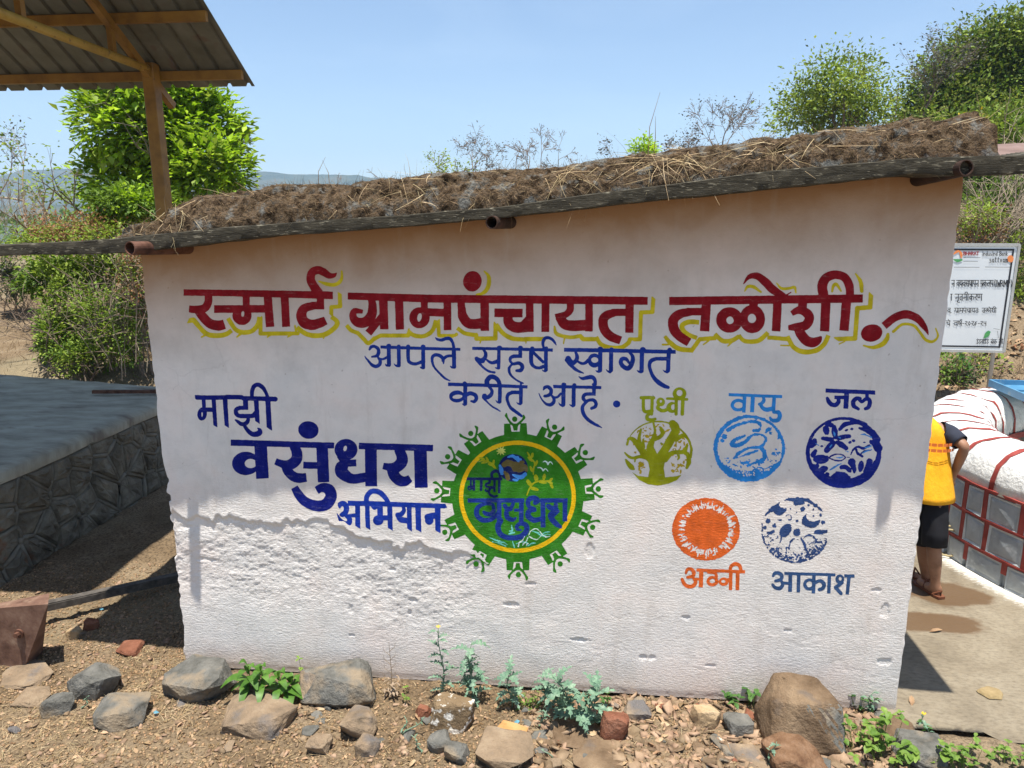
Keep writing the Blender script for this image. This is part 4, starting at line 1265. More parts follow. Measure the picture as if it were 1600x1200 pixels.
def on_sod(rs):
    i = rs.randint(0, n1_); j = int(rs.beta(1.6, 1.6)*23); p = V[min(j, n2_-1), i]
    if j > 15: d = (rs.normal()*.9, -rs.uniform(0, 1), rs.uniform(-.2, .8))
    else: d = (rs.normal()*.9, -rs.uniform(.0, .5), -rs.uniform(-.7, 1.2))
    return p+np.array([0, -.004, 0]), d
sg = blades('dead_grass', 7000, on_sod, (.010, .045), (.0012, .0026), M_straw_d, seed=3, droop=.5)
tag(sg, 'matted brown dead grass over the roof soil', 'dead grass', kind='stuff')
sg = blades('straw', 220, on_sod, (.04, .18), (.0014, .003), M_straw, seed=4, droop=.45)
tag(sg, 'pale loose straw hanging over the roof edge', 'straw', kind='stuff')
def tufts(rs):
    cx = [(1020, .25), (1215, .5), (1060, .3), (1240, .4), (265, .4), (640, .2), (900, .4)][rs.randint(0, 7)]
    x = at_y(cx[0], 300, -.1)[0]+rs.normal()*.10; z = np.interp(x, xs2, zt)-rs.uniform(.0, .10)
    return (x, -.14-rs.uniform(0, .03), z), (rs.normal()*1.0, -.3, rs.uniform(-1, .2))
sg = blades('straw_tuft', 260, tufts, (.07, .20), (.002, .0035), M_straw, seed=6, droop=.5)
tag(sg, 'loose tufts of pale straw hanging down the sod face', 'straw', kind='stuff')
def upright(rs):
    x = rs.uniform(-2.2, 1.65); z = np.interp(x, xs2, zt); return (x, rs.uniform(-.02, .5), z-.02), (rs.normal()*.25, rs.normal()*.2, 1)
sg = blades('standing_grass', 700, upright, (.03, .10), (.001, .002), M_straw_d, seed=7, droop=.4)
tag(sg, 'short dry grass standing along the top of the roof soil', 'dry grass', kind='stuff')
mb = MB()
for (a, b, h) in ((262, 342, 60), (515, 290, 38), (1012, 250, 95), (1020, 248, 60), (825, 262, 30), (805, 265, 36), (1398, 191, 52), (497, 291, 44)):
    p = at_y(a, b, .1); L = h/1155*3.8
    mb.tube([p-np.array([0, 0, .05]), p+np.array([.01*math.sin(a), 0, L*.5]), p+np.array([.05*math.sin(a*3), 0, L])], [.0022, .0016, .0006], 4)
o = mb.build('dry_stalks', M_straw_d); tag(o, 'a few thin dead stalks sticking up from the roof soil', 'dry stalks', kind='stuff')
# ================================================================= stone platform on the left
M_plat = mat('platform_cement', [(.22, .205, .155), (.35, .33, .255), (.46, .44, .35)], scale=2.5, rough=.85, bump=.6, bscale=24, stretch=(1, 2.5, 1), bdist=.008, spots=(.20, .17, .13), spot_scale=2.2, spot_at=(.58, .70))
M_plst = mat('platform_stone', [(.08, .07, .05), (.165, .148, .11), (.26, .24, .185)], scale=5, rough=.95, bump=.9, bscale=28, bdist=.02, spots=(.22, .10, .05), spot_scale=3.0, spot_at=(.66, .74))
M_mort = mat('grey_pointing', [(.14, .13, .10), (.24, .225, .18)], scale=9, rough=.95, bump=.6, bscale=50, bdist=.006)
plat = thing('stone_platform', (-5.6, 1.2, 0), 'grey cement-topped platform of rough stones at the left of the shed', 'platform')
PX, PT = -4.20, .80
mb = MB()
# top slab with an uneven front edge
ys_ = np.linspace(-2.4, 3.72, 110); ring_t, ring_b = [], []
for yv in ys_:
    e = -4.28+.012*float(vnoise(np.array(yv*3), np.array(2.), 5))
    ring_t.append((e, yv, PT+.012*float(vnoise(np.array(yv*2), np.array(1.), 6))-.01))
vs = []; fs = []; nxs = 60
for i, yv in enumerate(ys_):
    for j in range(nxs):
        t = j/(nxs-1); x = ring_t[i][0]-t*4.4; y2 = yv+(.9*t*max(0, (yv+2.4)/6.12))
        z = PT+.006*float(fbm(np.array(x*.8), np.array(y2*.8), 7, 3))+.004*float(fbm(np.array(x*5), np.array(y2*5), 8, 2))-(.022+.012*float(vnoise(np.array(y2*6), np.array(0.), 9)) if j == 0 else 0)
        vs.append((x, y2, z))
fs = [(i*nxs+j, (i+1)*nxs+j, (i+1)*nxs+j+1, i*nxs+j+1) for i in range(len(ys_)-1) for j in range(nxs-1)]
b0 = len(vs)
for i, yv in enumerate(ys_): vs.append((ring_t[i][0]-.005, yv, PT-.10))
for i in range(len(ys_)-1): fs.append((b0+i, b0+i+1, (i+1)*nxs, i*nxs))
b1 = len(vs)
for j in range(nxs): x, y2, z = vs[(len(ys_)-1)*nxs+j]; vs.append((x, y2, 0))
fs += [((len(ys_)-1)*nxs+j, b1+j, b1+j+1, (len(ys_)-1)*nxs+j+1) for j in range(nxs-1)]
mb.add(vs, fs); mb.build('cement_top', M_plat, plat, smooth=True)
mb = MB(); mb.add([(PX-.03, -2.4, -.05), (PX-.03, 3.7, -.05), (-4.31, 3.7, PT-.09), (-4.31, -2.4, PT-.09)], [(0, 1, 2, 3)])
mb.add([(PX-.03, 3.7, -.05), (-8.5, 4.5, -.05), (-8.5, 4.5, PT-.12), (-4.31, 3.69, PT-.12)], [(0, 1, 2, 3)]); mb.build('pointing', M_mort, plat)
# face stones: irregular cells, raised mortar ribs between
rs = np.random.RandomState(12)
def face_x(z): return PX-.03-.08*z/.71
seeds = []
for j in range(4):
    y = -2.4+rs.uniform(0, .2)
    while y < 3.75: seeds.append((y+rs.normal()*.05, .09+j*.185+rs.normal()*.035)); y += rs.uniform(.20, .40)
def clip(poly, n_, d_):
    out = []
    for i in range(len(poly)):
        a_, b_ = poly[i], poly[(i+1) % len(poly)]; fa, fb = a_[0]*n_[0]+a_[1]*n_[1]-d_, b_[0]*n_[0]+b_[1]*n_[1]-d_
        if fa <= 0: out.append(a_)
        if (fa < 0) != (fb < 0): t = fa/(fa-fb); out.append((a_[0]+(b_[0]-a_[0])*t, a_[1]+(b_[1]-a_[1])*t))
    return out
mb = MB(); done = set()
for k, (sy_, sz_) in enumerate(seeds):
    poly = [(sy_-.4, -.02), (sy_+.4, -.02), (sy_+.4, .705), (sy_-.4, .705)]; poly = [(min(3.69, max(-2.39, p_[0])), p_[1]) for p_ in poly]
    for (ty_, tz_) in seeds:
        if (ty_, tz_) == (sy_, sz_) or abs(ty_-sy_) > .9: continue
        n_ = (ty_-sy_, tz_-sz_); L_ = math.hypot(*n_); n_ = (n_[0]/L_, n_[1]/L_); poly = clip(poly, n_, n_[0]*(sy_+ty_)/2+n_[1]*(sz_+tz_)/2)
        if len(poly) < 3: break
    if len(poly) < 3: continue
    cy_, cz_ = sum(p_[0] for p_ in poly)/len(poly), sum(p_[1] for p_ in poly)/len(poly)
    for i in range(len(poly)):
        a_, b_ = poly[i], poly[(i+1) % len(poly)]; key_ = tuple(sorted((tuple(np.round(a_, 2)), tuple(np.round(b_, 2)))))
        if key_ in done or math.dist(a_, b_) < .02: continue
        done.add(key_); m_ = ((a_[0]+b_[0])/2+rs.normal()*.008, (a_[1]+b_[1])/2+rs.normal()*.008)
        mb.tube([(face_x(q_[1])+.002, q_[0], q_[1]) for q_ in (a_, m_, b_)], [rs.uniform(.012, .022), rs.uniform(.014, .026), rs.uniform(.012, .022)], 6)
    ring = []
    for i in range(len(poly)):
        a_, b_ = poly[i], poly[(i+1) % len(poly)]
        for t in (.0, .35, .7): ring.append((a_[0]+(b_[0]-a_[0])*t, a_[1]+(b_[1]-a_[1])*t))
    n = len(ring); sh = lambda f: [(cy_+(p_[0]-cy_)*f*rs.uniform(.95, 1.04), cz_+(p_[1]-cz_)*f*rs.uniform(.95, 1.04)) for p_ in ring]
    bulge = rs.uniform(.02, .055); r0, r1, r2 = sh(.90), sh(.72), sh(.38)
    vs = [(face_x(z)-.006, y, z) for y, z in r0]+[(face_x(z)+bulge*rs.uniform(.5, .9), y, z) for y, z in r1]+[(face_x(z)+bulge*rs.uniform(.6, 1.25), y, z) for y, z in r2]+[(face_x(cz_)+bulge*rs.uniform(.5, 1.2), cy_, cz_)]
    fs = [(j*n+i, j*n+(i+1) % n, (j+1)*n+(i+1) % n, (j+1)*n+i) for j in (0, 1) for i in range(n)]+[(2*n+i, 2*n+(i+1) % n, 3*n) for i in range(n)]
    m1 = MB(); m1.add(vs, fs); m1.build('stone', M_plst, plat, smooth=False)
o = mb.build('raised_pointing', M_mort, plat, smooth=True)
bd = MB(); bd.box((-.45, -.02, 0), (.45, .02, .035)); o = bd.build('iron_strip', M_rust)
o.location = (-4.75, 3.42, PT+.02); o.rotation_euler = (0, 0, .12); tag(o, 'dark iron strip lying on the far corner of the platform', 'metal strip')

# ================================================================= canopy with corrugated sheets
M_paint_or = mat('orange_steel_paint', [(.17, .082, .014), (.26, .128, .022), (.32, .165, .03)], scale=6, rough=.5, spec=.4, bump=.1, bscale=80, bdist=.002, spots=(.11, .06, .03), spot_scale=11, spot_at=(.66, .74))
M_paint_ye = mat('yellow_steel_paint', [(.30, .18, .028), (.42, .26, .045), (.46, .31, .07)], scale=6, rough=.5, spec=.4, spots=(.14, .08, .03), spot_scale=14, spot_at=(.62, .72))
M_sheet = mat('galvanised_sheet', [(.12, .115, .085), (.17, .16, .125), (.22, .21, .17)], scale=3, rough=.55, metal=.35, spots=(.17, .13, .10), spot_scale=5, spot_at=(.60, .7))
can = thing('canopy', (-4.3, 3.6, PT), 'open canopy with corrugated sheets on an orange steel post over the platform', 'canopy')
CX1 = -3.38; e_y, e_z = 3.72, 3.93; sl = .60
def roofz(y): return e_z+(e_y-y)*sl if y > 1.85 else e_z+(e_y-1.85)*sl-(1.85-y)*sl
def corr(name, y0, y1):
    m = MB(); x = CX1; pts = []; k = 0; pitch = .2
    prof_ = [(0, .0), (.035, .0), (.05, .032), (.075, .032), (.09, .0), (.2, .0)]
    xs_, zs_ = [], []
    while x > -9.5:
        for dx_, dz_ in prof_[:-1]: xs_.append(x-dx_); zs_.append(dz_)
        x -= pitch
    vs = []
    for yv in (y0, y1):
        for a, b in zip(xs_, zs_): vs.append((a, yv, roofz(yv)+b+.045))
    n = len(xs_); fs = [(i, i+1, n+i+1, n+i) for i in range(n-1)]
    vs2 = [(a, b, c_+.0015) for a, b, c_ in vs]; m.add(vs+vs2, fs+[(2*n+a, 2*n+d, 2*n+c_, 2*n+b) for a, b, c_, d in fs]+[(i, i+1, 2*n+i+1, 2*n+i) for i in range(n-1)])
    return m.build(name, M_sheet, can)
corr('roof_sheet', e_y+.10, 1.8505); corr('roof_sheet', .02, 1.8495)
m = MB(); z_r = roofz(1.851)+.085; m.bar((-9.4, 1.95, z_r-.05), (CX1, 1.95, z_r-.05), .22, .004, up=(0, .51, .86)); m.bar((-9.4, 1.75, z_r-.05), (CX1, 1.75, z_r-.05), .22, .004, up=(0, -.51, .86)); m.build('ridge_cap', M_sheet, can)
for yv in (3.62, 3.00, 2.42, 1.90, 1.2, .55, .12):
    m = MB(); z = roofz(yv); m.box((-9.4, yv-.022, z-.045), (CX1-.03, yv+.022, z+.040)); m.build('purlin', M_paint_or, can)
def post(x, y, z0, z1):
    m = MB(); m.box((x-.06, y-.06, z0), (x+.06, y+.06, z1), bev=.006); return m.build('post', M_paint_or, can)
post(-4.29, 3.52, PT-.01, 4.16-.07); post(-4.29, .2, PT-.01, 3.9); post(-8.6, 3.52, PT-.01, 4.0)
for xx in (-4.29, -8.6):
    m = MB(); m.bar((xx, 3.86, roofz(3.86)-.10), (xx, 1.85, roofz(1.85)-.07), .06, .07); m.bar((xx, -.02, roofz(-.02)-.10), (xx, 1.83, roofz(1.83)-.075), .06, .07); m.build('rafter', M_paint_or, can)
    m = MB(); m.tube([(xx, 3.50, 4.10-.07), (xx, .2, 4.10)], .038, 12); m.build('tie_pipe', M_paint_ye, can, smooth=True)
    for yv in (2.95, 1.86, .9):
        m = MB(); m.bar((xx-.003, yv, 4.05), (xx-.003, yv, roofz(yv)-.07), .05, .05, up=(1, 0, 0)); m.build('strut', M_paint_or, can)

# ================================================================= round well parapet with white coping
well = thing('well_parapet', (4.95, 2.35, 0), 'round whitewashed stone well parapet striped with red mortar lines', 'well')
WC = (4.95, 2.35); RO, RI = 2.10, 1.50
M_wst = mat('painted_grey_stone', [(.27, .29, .30), (.36, .385, .395), (.45, .47, .475)], scale=6, rough=.8, bump=.5, bscale=40, bdist=.006, spots=(.66, .68, .68), spot_scale=7, spot_at=(.60, .72))
M_wwh = mat('thick_white_paint', [(.58, .58, .56), (.72, .72, .69), (.78, .77, .72)], scale=7, rough=.7, bump=.9, bscale=26, bdist=.022, spots=(.36, .38, .38), spot_scale=17, spot_at=(.66, .74))
M_wrim = mat('white_rim_paint', [(.40, .43, .44), (.56, .58, .58)], scale=20, rough=.7, bump=.4, bscale=60, bdist=.005)
M_red = mat('red_oxide_paint', [(.20, .028, .022), (.27, .045, .034), (.33, .065, .05)], scale=14, rough=.7, bump=.3, bscale=60, bdist=.004)
def pol(a, r, z): return (WC[0]+r*math.cos(a), WC[1]+r*math.sin(a), z)
A0, A1 = math.radians(100), math.radians(262)
crs = [(0.0, .185), (.205, .425), (.445, .655)]
rs = np.random.RandomState(4)
core = MB()
for rad, sgn in ((RO-.03, 1), (RI+.03, -1)):
    n = 60; vs = []
    for k in range(n+1):
        a = A0+(A1-A0)*k/n; vs += [pol(a, rad, -.05), pol(a, rad, .70)]
    core.add(vs, [(2*k, 2*k+2, 2*k+3, 2*k+1) for k in range(n)])
core.build('core_wall', M_wst, well)
joints = []
for ri, (z0, z1) in enumerate(crs):
    a = A0+.05*ri+(.08 if ri % 2 else 0)
    while a < A1:
        w = rs.uniform(.13, .185) if a < math.radians(178) or a > math.radians(192) else rs.uniform(.085, .12)
        b = min(A1, a+w); joints.append((a, z0, z1)); g_ = .011
        m1 = MB(); m2 = MB(); ia, ib = a+g_, b-g_
        zb, zt_ = z0+.006, z1-.006
        # white rim: frame round a slightly sunk face
        ii = .011; ia2, ib2 = ia+ii/RO*1.2, ib-ii/RO*1.2
        fr = [(ia, zb), (ib, zb), (ib, zt_), (ia, zt_)]; fi = [(ia2, zb+ii), (ib2, zb+ii), (ib2, zt_-ii), (ia2, zt_-ii)]
        j_ = lambda s_: rs.uniform(-s_, s_)
        fi = [(p_+j_(.006), q_+j_(.012)) for p_, q_ in fi]
        vs = [pol(p_, RO-.035, q_) for p_, q_ in fr]+[pol(p_+j_(.002), RO+.004+j_(.004), q_+j_(.004)) for p_, q_ in fr]+[pol(p_, RO-.004, q_) for p_, q_ in fi]
        m1.add(vs, [(0, 1, 5, 4), (1, 2, 6, 5), (2, 3, 7, 6), (3, 0, 4, 7), (4, 5, 9, 8), (5, 6, 10, 9), (6, 7, 11, 10), (7, 4, 8, 11)])
        st_ = m1.build('stone_block', M_wrim if ri else M_wst, well)
        cx_ = (fi[0][0]+fi[2][0])/2; cz_ = (fi[0][1]+fi[2][1])/2
        vs = [pol(p_, RO-.0045, q_) for p_, q_ in fi]+[pol(cx_+(p_-cx_)*.8, RO+.002+j_(.004), cz_+(q_-cz_)*.8) for p_, q_ in fi]+[pol(cx_, RO+.006, cz_)]
        m2.add(vs, [(0, 1, 5, 4), (1, 2, 6, 5), (2, 3, 7, 6), (3, 0, 4, 7), (4, 5, 8), (5, 6, 8), (6, 7, 8), (7, 4, 8)])
        m2.build('stone_face', M_wst, st_)
        a = b
mb = MB()
for (a, z0, z1) in joints:
    zl = z0 if z0 > .01 else z0+.06+.05*abs(math.sin(a*13))
    vs = [pol(a-.0105, RO-.012, zl), pol(a+.0105, RO-.012, zl), pol(a+.0105, RO-.012, z1+.005), pol(a-.0105, RO-.012, z1+.005)]
    vs += [pol(a-.0095, RO+.004, zl), pol(a+.0095, RO+.004, zl), pol(a+.0095, RO+.004, z1+.005), pol(a-.0095, RO+.004, z1+.005)]
    mb.add(vs, [(4, 5, 6, 7), (0, 4, 7, 3), (1, 2, 6, 5)])
for z in (.195, .435, .667):
    n = 90; vs = []
    for k in range(n+1):
        a = A0+(A1-A0)*k/n; w_z = .011+.003*math.sin(a*31)
        vs += [pol(a, RO-.01, z-w_z), pol(a, RO+.007, z-w_z*.9), pol(a, RO+.007, z+w_z*.9), pol(a, RO-.01, z+w_z)]
    mb.add(vs, [(4*k+i, 4*k+4+i, 4*k+5+i, 4*k+1+i) for k in range(n) for i in range(3)])
mb.build('red_joint_lines', M_red, well)
# rounded coping: one segment per stone, red stripe at every joint
def cope_ring(a, grow=0.0, sd=0):
    out = []; n = 16
    for k in range(n+1):
        t = k/n; th = math.pi*t; rm = (RO+RI)/2; hw = (RO-RI)/2+.0+grow
        ca = math.cos(th); sa = math.sin(th)
        r = rm+hw*math.copysign(abs(ca)**.8, ca); z = .66+(.30+grow)*sa**.75
        if t == 1: z = .58
        wob = .014*float(vnoise(np.array(a*14), np.array(t*7), 201))+.009*float(vnoise(np.array(a*40), np.array(t*19), 202))
        out.append(pol(a, r+wob*ca, z+wob*sa))
    return out
a = A0; seg = []
while a < A1:
    w = rs.uniform(.13, .18); w = .20 if a > math.radians(192) else w
    b = min(A1, a+w); rings = [cope_ring(q_) for q_ in np.linspace(a+.007, b-.007, 7)]
    m1 = MB(); m1.loft(rings, caps=False); m1.build('coping_stone', M_wwh, well, smooth=True)
    rings = [cope_ring(q_, .006) for q_ in (a-.010, a-.004, a+.004, a+.010)]
    m1 = MB(); m1.loft(rings, caps=False); m1.build('coping_stripe', M_red, well, smooth=True); a = b
n = 70; vs = []
for k in range(n+1):
    a = A0+(A1-A0)*k/n; vs += [pol(a, RI-.012, .55), pol(a, RI-.018, .61)]
m1 = MB(); m1.add(vs, [(2*k, 2*k+1, 2*k+3, 2*k+2) for k in range(n)]); m1.build('inner_red_band', M_red, well)
vs = []
for k in range(n+1):
    a = A0+(A1-A0)*k/n; vs += [pol(a, RI+.02, -2), pol(a, RI-.005, .55)]
m1 = MB(); m1.add(vs, [(2*k, 2*k+1, 2*k+3, 2*k+2) for k in range(n)]); m1.build('inner_wall', M_plst, well)

# blue steel tray / lid lying over the far arm of the parapet
M_bl = mat('blue_steel_paint', [(.05, .17, .30), (.075, .23, .38), (.12, .30, .46)], scale=5, rough=.45, spec=.45, spots=(.20, .30, .36), spot_scale=9, spot_at=(.62, .74))
lid = thing('metal_lid', at_z(1580, 605, 1.02), 'blue painted steel lid with turned-up edges on the far side of the well', 'lid')
c0 = at_z(1546, 600, 1.02); dx_ = (at_z(1640, 603, 1.02)-c0); dx_ /= np.linalg.norm(dx_); dy_ = at_z(1640, 640, 1.02)-c0; dy_ /= np.linalg.norm(dy_)
c0 = Vector(c0); dx_ = Vector(dx_); dy_ = Vector(dy_); L1, L2 = 1.2, 1.5
m = MB(); q4 = [c0, c0+dx_*L1, c0+dx_*L1+dy_*L2*.9, c0+dy_*L2]
m.add(q4+[v_-Vector((0, 0, .012)) for v_ in q4], [(0, 1, 2, 3), (7, 6, 5, 4), (0, 4, 5, 1), (1, 5, 6, 2), (2, 6, 7, 3), (3, 7, 4, 0)]); m.build('plate', M_bl, lid)
for a_, b_ in ((0, 1), (3, 0)):
    m = MB(); m.bar(q4[a_]+Vector((0, 0, .012)), q4[b_]+Vector((0, 0, .012)), .02, .07); m.build('turned_edge', M_bl, lid)
m = MB(); m.bar(q4[0]+dy_*.3+Vector((0, 0, .012)), q4[1]+dy_*.3+Vector((0, 0, .012)), .03, .012); m.build('stiffener', M_bl, lid)

# coil of hose at the foot of the parapet
M_hose = mat('tan_rope', [(.28, .22, .12), (.42, .35, .20)], scale=30, rough=.8)
m = MB(); hb = at_z(1477, 872, .0)
for k in range(3):
    pts = [(hb[0]+.02*k+.10*math.cos(t)+.01*math.sin(3*t), hb[1]+.04*k+.02*math.sin(t*2), .13+.11*math.sin(t)*(1+.12*k)) for t in np.linspace(0, math.tau, 22)]
    m.tube(pts, .008, 6, caps=False)
o = m.build('rope_coil', M_hose, smooth=True); tag(o, 'coil of tan rope leaning on the foot of the well parapet', 'rope')

# ================================================================= notice board behind
BY = 6.5
M_bw = mat('board_enamel', [(.66, .70, .72), (.73, .76, .77)], scale=3, rough=.4, spots=(.55, .52, .48), spot_scale=8, spot_at=(.68, .78))
M_bf = mat('board_frame', [(.42, .42, .40), (.52, .52, .50)], scale=8, rough=.5, metal=.3)
M_ink = mat('black_lettering', [(.02, .022, .028), (.035, .037, .045)], scale=20, rough=.6)
M_inkr = mat('dark_red_lettering', [(.26, .02, .03), (.33, .03, .04)], scale=20, rough=.6)
M_inko = mat('orange_disc_print', [(.80, .24, .07), (.85, .30, .10)], scale=20, rough=.6)
M_inkg = mat('green_print', [(.05, .30, .12), (.12, .38, .10)], scale=20, rough=.6)
a = at_y(1592, 382, BY); b = at_y(1570, 550, BY); xr = (a[0]+b[0])/2; zt_, zb_ = a[2], b[2]; xl = xr-1.95
brd = thing('notice_board', (xl+.97, BY, terrain(xl+.97, BY)), 'white project notice board with black Marathi lettering behind the well', 'notice board')
m = MB(); m.box((xl, BY+.004, zb_), (xr, BY+.03, zt_)); m.build('panel', M_bw, brd)
for bx in ((xl, BY-.010, zt_-.022, xr, BY+.034, zt_+.012), (xl, BY-.010, zb_-.012, xr, BY+.034, zb_+.022), (xl-.012, BY-.012, zb_, xl+.02, BY+.036, zt_), (xr-.02, BY-.012, zb_, xr+.012, BY+.036, zt_)):
    m = MB(); m.box(bx[:3], bx[3:]); m.build('frame_bar', M_bf, brd)
m = MB(); y_ = BY-.001; w_ = .022; i_ = .055
for bx in ((xl+i_, zt_-i_-w_, xr-i_, zt_-i_), (xl+i_, zb_+i_, xr-i_, zb_+i_+w_), (xl+i_, zb_+i_+w_, xl+i_+w_, zt_-i_-w_), (xr-i_-w_, zb_+i_+w_, xr-i_, zt_-i_-w_)):
    m.add([(bx[0], y_, bx[1]), (bx[2], y_, bx[1]), (bx[2], y_, bx[3]), (bx[0], y_, bx[3])], [(0, 1, 2, 3)])
m.build('border_line', M_ink, brd)
for px_ in (xl+.16, xr-.10):
    g0 = float(terrain(px_, BY+.06)); m = MB(); m.tube([(px_, BY+.06, g0-.1), (px_, BY+.06, zt_-.03)], .026, 10); m.build('leg', M_bf, brd, smooth=True)
GL = {'k': (.9, '45,0 45,100|45,42 20,32 8,55 20,78 45,62|45,45 70,35 86,55 76,82'), 'r': (.55, '32,0 44,22 30,44 8,46|18,50 48,96'), 'N': (.85, '8,0 8,48 24,62 40,48 40,0|70,0 70,100'),
      'n': (.7, '60,0 60,100|60,48 22,50 12,66 28,74'), 't': (.65, '55,0 55,100|55,38 25,40 12,66 34,96'), 'A': (.3, '15,0 15,100'), 'v': (.7, '60,0 60,100|60,32 25,30 8,55 25,80 60,70'),
      'y': (.7, '60,0 60,100|30,0 30,28 10,40|10,45 30,76 60,66'), 's': (.8, '70,0 70,100|34,0 40,28 8,44|14,48 42,94|34,52 70,52'), 'T': (.65, '58,5 58,100|22,5 8,18 26,30 18,58 34,74 58,62'),
      'p': (.65, '55,0 55,100|12,0 12,50 30,66 55,55'), 'P': (.65, '55,0 55,100|12,0 12,50 30,66 55,55|52,60 20,98'), 'l': (.8, '70,0 70,100|70,38 50,35 42,60|44,48 22,34 8,60 26,94'),
      'm': (.7, '60,0 60,100|15,0 15,70 4,60 24,54 60,54'), 'g': (.6, '18,0 22,48 6,60 14,72|50,0 50,100'), 'G': (.75, '18,0 22,48 6,60 14,72|62,0 62,100|60,58 34,96'), 'c': (.7, '60,0 60,100|8,30 36,30|20,30 20,58 36,74 60,62'),
      'L': (.9, '28,28 8,50 26,74 45,50 28,28|65,28 45,50 65,76 84,50 65,28|45,0 45,28'), 'S': (.75, '65,0 65,100|10,20 30,8 36,34 12,48 42,94'), 'X': (.65, '55,0 55,100|12,0 12,50 30,66 55,55|12,4 55,60'),
      'I': (.35, '18,0 18,100|-34,0 -30,-30 0,-34 18,0'), 'O': (.3, '15,0 15,100|15,0 -14,-30'), 'E': (0.0, '-12,0 -34,-30'), 'U': (0.0, '-12,100 -36,112 -20,128 6,136'), 'M': (0.0, '-30,-24 -28,-20'), 'R': (0.0, '-12,0 -26,-22 0,-30'),
      'D': (.6, '40,0 40,20 14,30 32,50 46,70 30,94 10,84'), 'B': (.7, '60,0 60,100|60,32 25,30 8,55 25,80 60,70|14,44 40,74'), ' ': (.45, ''), ':': (.3, '10,35 10,42|10,75 10,82'), ',': (.3, '12,90 4,112'), '-': (.4, '5,50 30,50'), '.': (.25, '8,96 10,100'),
      '2': (.5, '8,12 36,8 36,40 8,48 42,94'), '0': (.5, '22,10 6,48 22,88 38,48 22,10'), '4': (.5, '6,10 30,56 12,88 4,60 38,10'), '5': (.5, '8,10 8,46 36,52 38,10 38,94')}
LT = {'B': '0,0 0,100|0,0 35,10 35,40 0,48|0,48 42,60 42,92 0,100', 'H': '0,0 0,100|45,0 45,100|0,50 45,50', 'A': '0,100 22,0 45,100|8,62 37,62', 'R': '0,0 0,100|0,0 38,12 36,42 0,50|15,50 42,100', 'T': '0,0 48,0|24,0 24,100', 'I': '10,0 10,100',
      'W': '0,0 12,100 26,30 40,100 52,0', 'M': '0,100 4,0 26,70 48,0 52,100', 'P': '0,100 0,0 38,12 36,46 0,54', '(': '22,-8 6,50 22,108', ')': '6,-8 22,50 6,108', 'n': '0,40 0,100|0,55 22,40 34,55 34,100', 'd': '34,0 34,100|34,50 8,45 2,75 14,98 34,88',
      'u': '0,42 2,90 22,100 34,85|34,42 34,100', 's': '30,45 6,45 6,66 30,72 28,98 2,98', 'a': '30,45 8,45 2,75 14,98 30,88|30,42 32,100', 'k': '0,0 0,100|30,42 2,72 32,100', 't': '14,10 14,92 28,98|0,40 28,40', 'v': '0,42 16,100 32,42', 'm': '0,42 0,100|0,52 14,42 20,55 20,100|20,55 34,42 42,55 42,100', ' ': ''}
def lettering(name, m_, x, y, h, text, w, latin=False, kern=1.0):
    ops = []; cx = x; head = None; z_ = h/100
    for ch in text:
        if latin: adv = (62 if ch in 'WM' else 40 if ch == ' ' else 30 if ch in '()I' else 55)*z_*kern; st = LT[ch]
        else: adv = GL[ch][0]*h*kern; st = GL[ch][1]
        for s_ in st.split('|'):
            if s_: ops.append('k %g | %s' % (w, ' '.join('%.1f,%.1f' % (cx+float(q_.split(',')[0])*z_*kern, y+float(q_.split(',')[1])*z_) for q_ in s_.split())))
        if not latin and ch not in ' :,-.2045EUMR':
            if head is None: head = [cx, cx+adv]
            head[1] = cx+adv
        elif head and ch in ' :,-.2045': ops.append('k %g | %.1f,%.1f %.1f,%.1f' % (w, head[0], y, head[1], y)); head = None
        cx += adv
    if head: ops.append('k %g | %.1f,%.1f %.1f,%.1f' % (w, head[0], y, head[1], y))
    board_print(name, m_, '\n'.join(ops))
def board_print(name, m_, ops, off=.0025):
    lo, g, Fd = raster(1470, 370, 6.315, ops, 0.0, 3, .35); P, polys = contour(Fd)
    Q = px_to_plane(lo[0]+P[:, 0]*g, lo[1]+P[:, 1]*g, BY-off); return link_mesh(name, Q, [pl[::-1] for pl in polys], m_, brd)
lettering('printed_line', M_ink, 107, 430, 60, 'n vyvsTApn Pklp', 3.3, kern=.70)
lettering('printed_line', M_ink, 524, 428, 64, '(IWRMP)', 3.5, latin=True, kern=.88)
lettering('printed_line', M_ink, 97, 566, 62, 'A nUtnIkrN', 3.4, kern=.93)
lettering('printed_line', M_ink, 62, 704, 45, 'v, GAmpMcAyt: tLOSI', 2.7, kern=1.1)
lettering('printed_line', M_ink, 50, 830, 50, 'cE vXR-2024-25', 2.8, kern=1.28)
lettering('printed_line', M_ink, 352, 1014, 42, 'DMDsDMD BMk lI.', 2.5, kern=.92)
lettering('printed_line', M_inkr, 226, 148, 32, 'BHARAT', 3.6, latin=True, kern=1.45)
lettering('printed_line', M_ink, 412, 144, 42, 'IndusInd Bank', 2.4, latin=True, kern=.94)
lettering('printed_line', M_ink, 482, 196, 56, 'sattvam', 3.0, latin=True, kern=.85)
board_print('orange_mark', M_inko, 'd 688,217 31,35 0', off=.0015)
board_print('round_mark', M_inko, 'd 170,180 45,48 0\n-p 100,190 180,150 200,215 150,240 100,240\n', off=.0015)
board_print('round_mark', M_inkg, 'r 6,16,10 | 130,225 165,235 205,228\nr 5,14,6 | 425,1000 455,955 488,940', off=.002)
board_print('leaf_mark', M_inkg, 'd 458,962 22,40 35', off=.003)
board_print('small_print', M_ink, 'k 1.6 | 225,205 390,206\nk 1.6 | 225,243 365,243\nk 1.8 | 130,300 380,301\nk 1.8 | 438,298 690,300\nk 2 | 350,1085 620,1088\nk 1.5 | 520,905 580,915\nk 1.5 | 570,1000 560,930', off=.002)
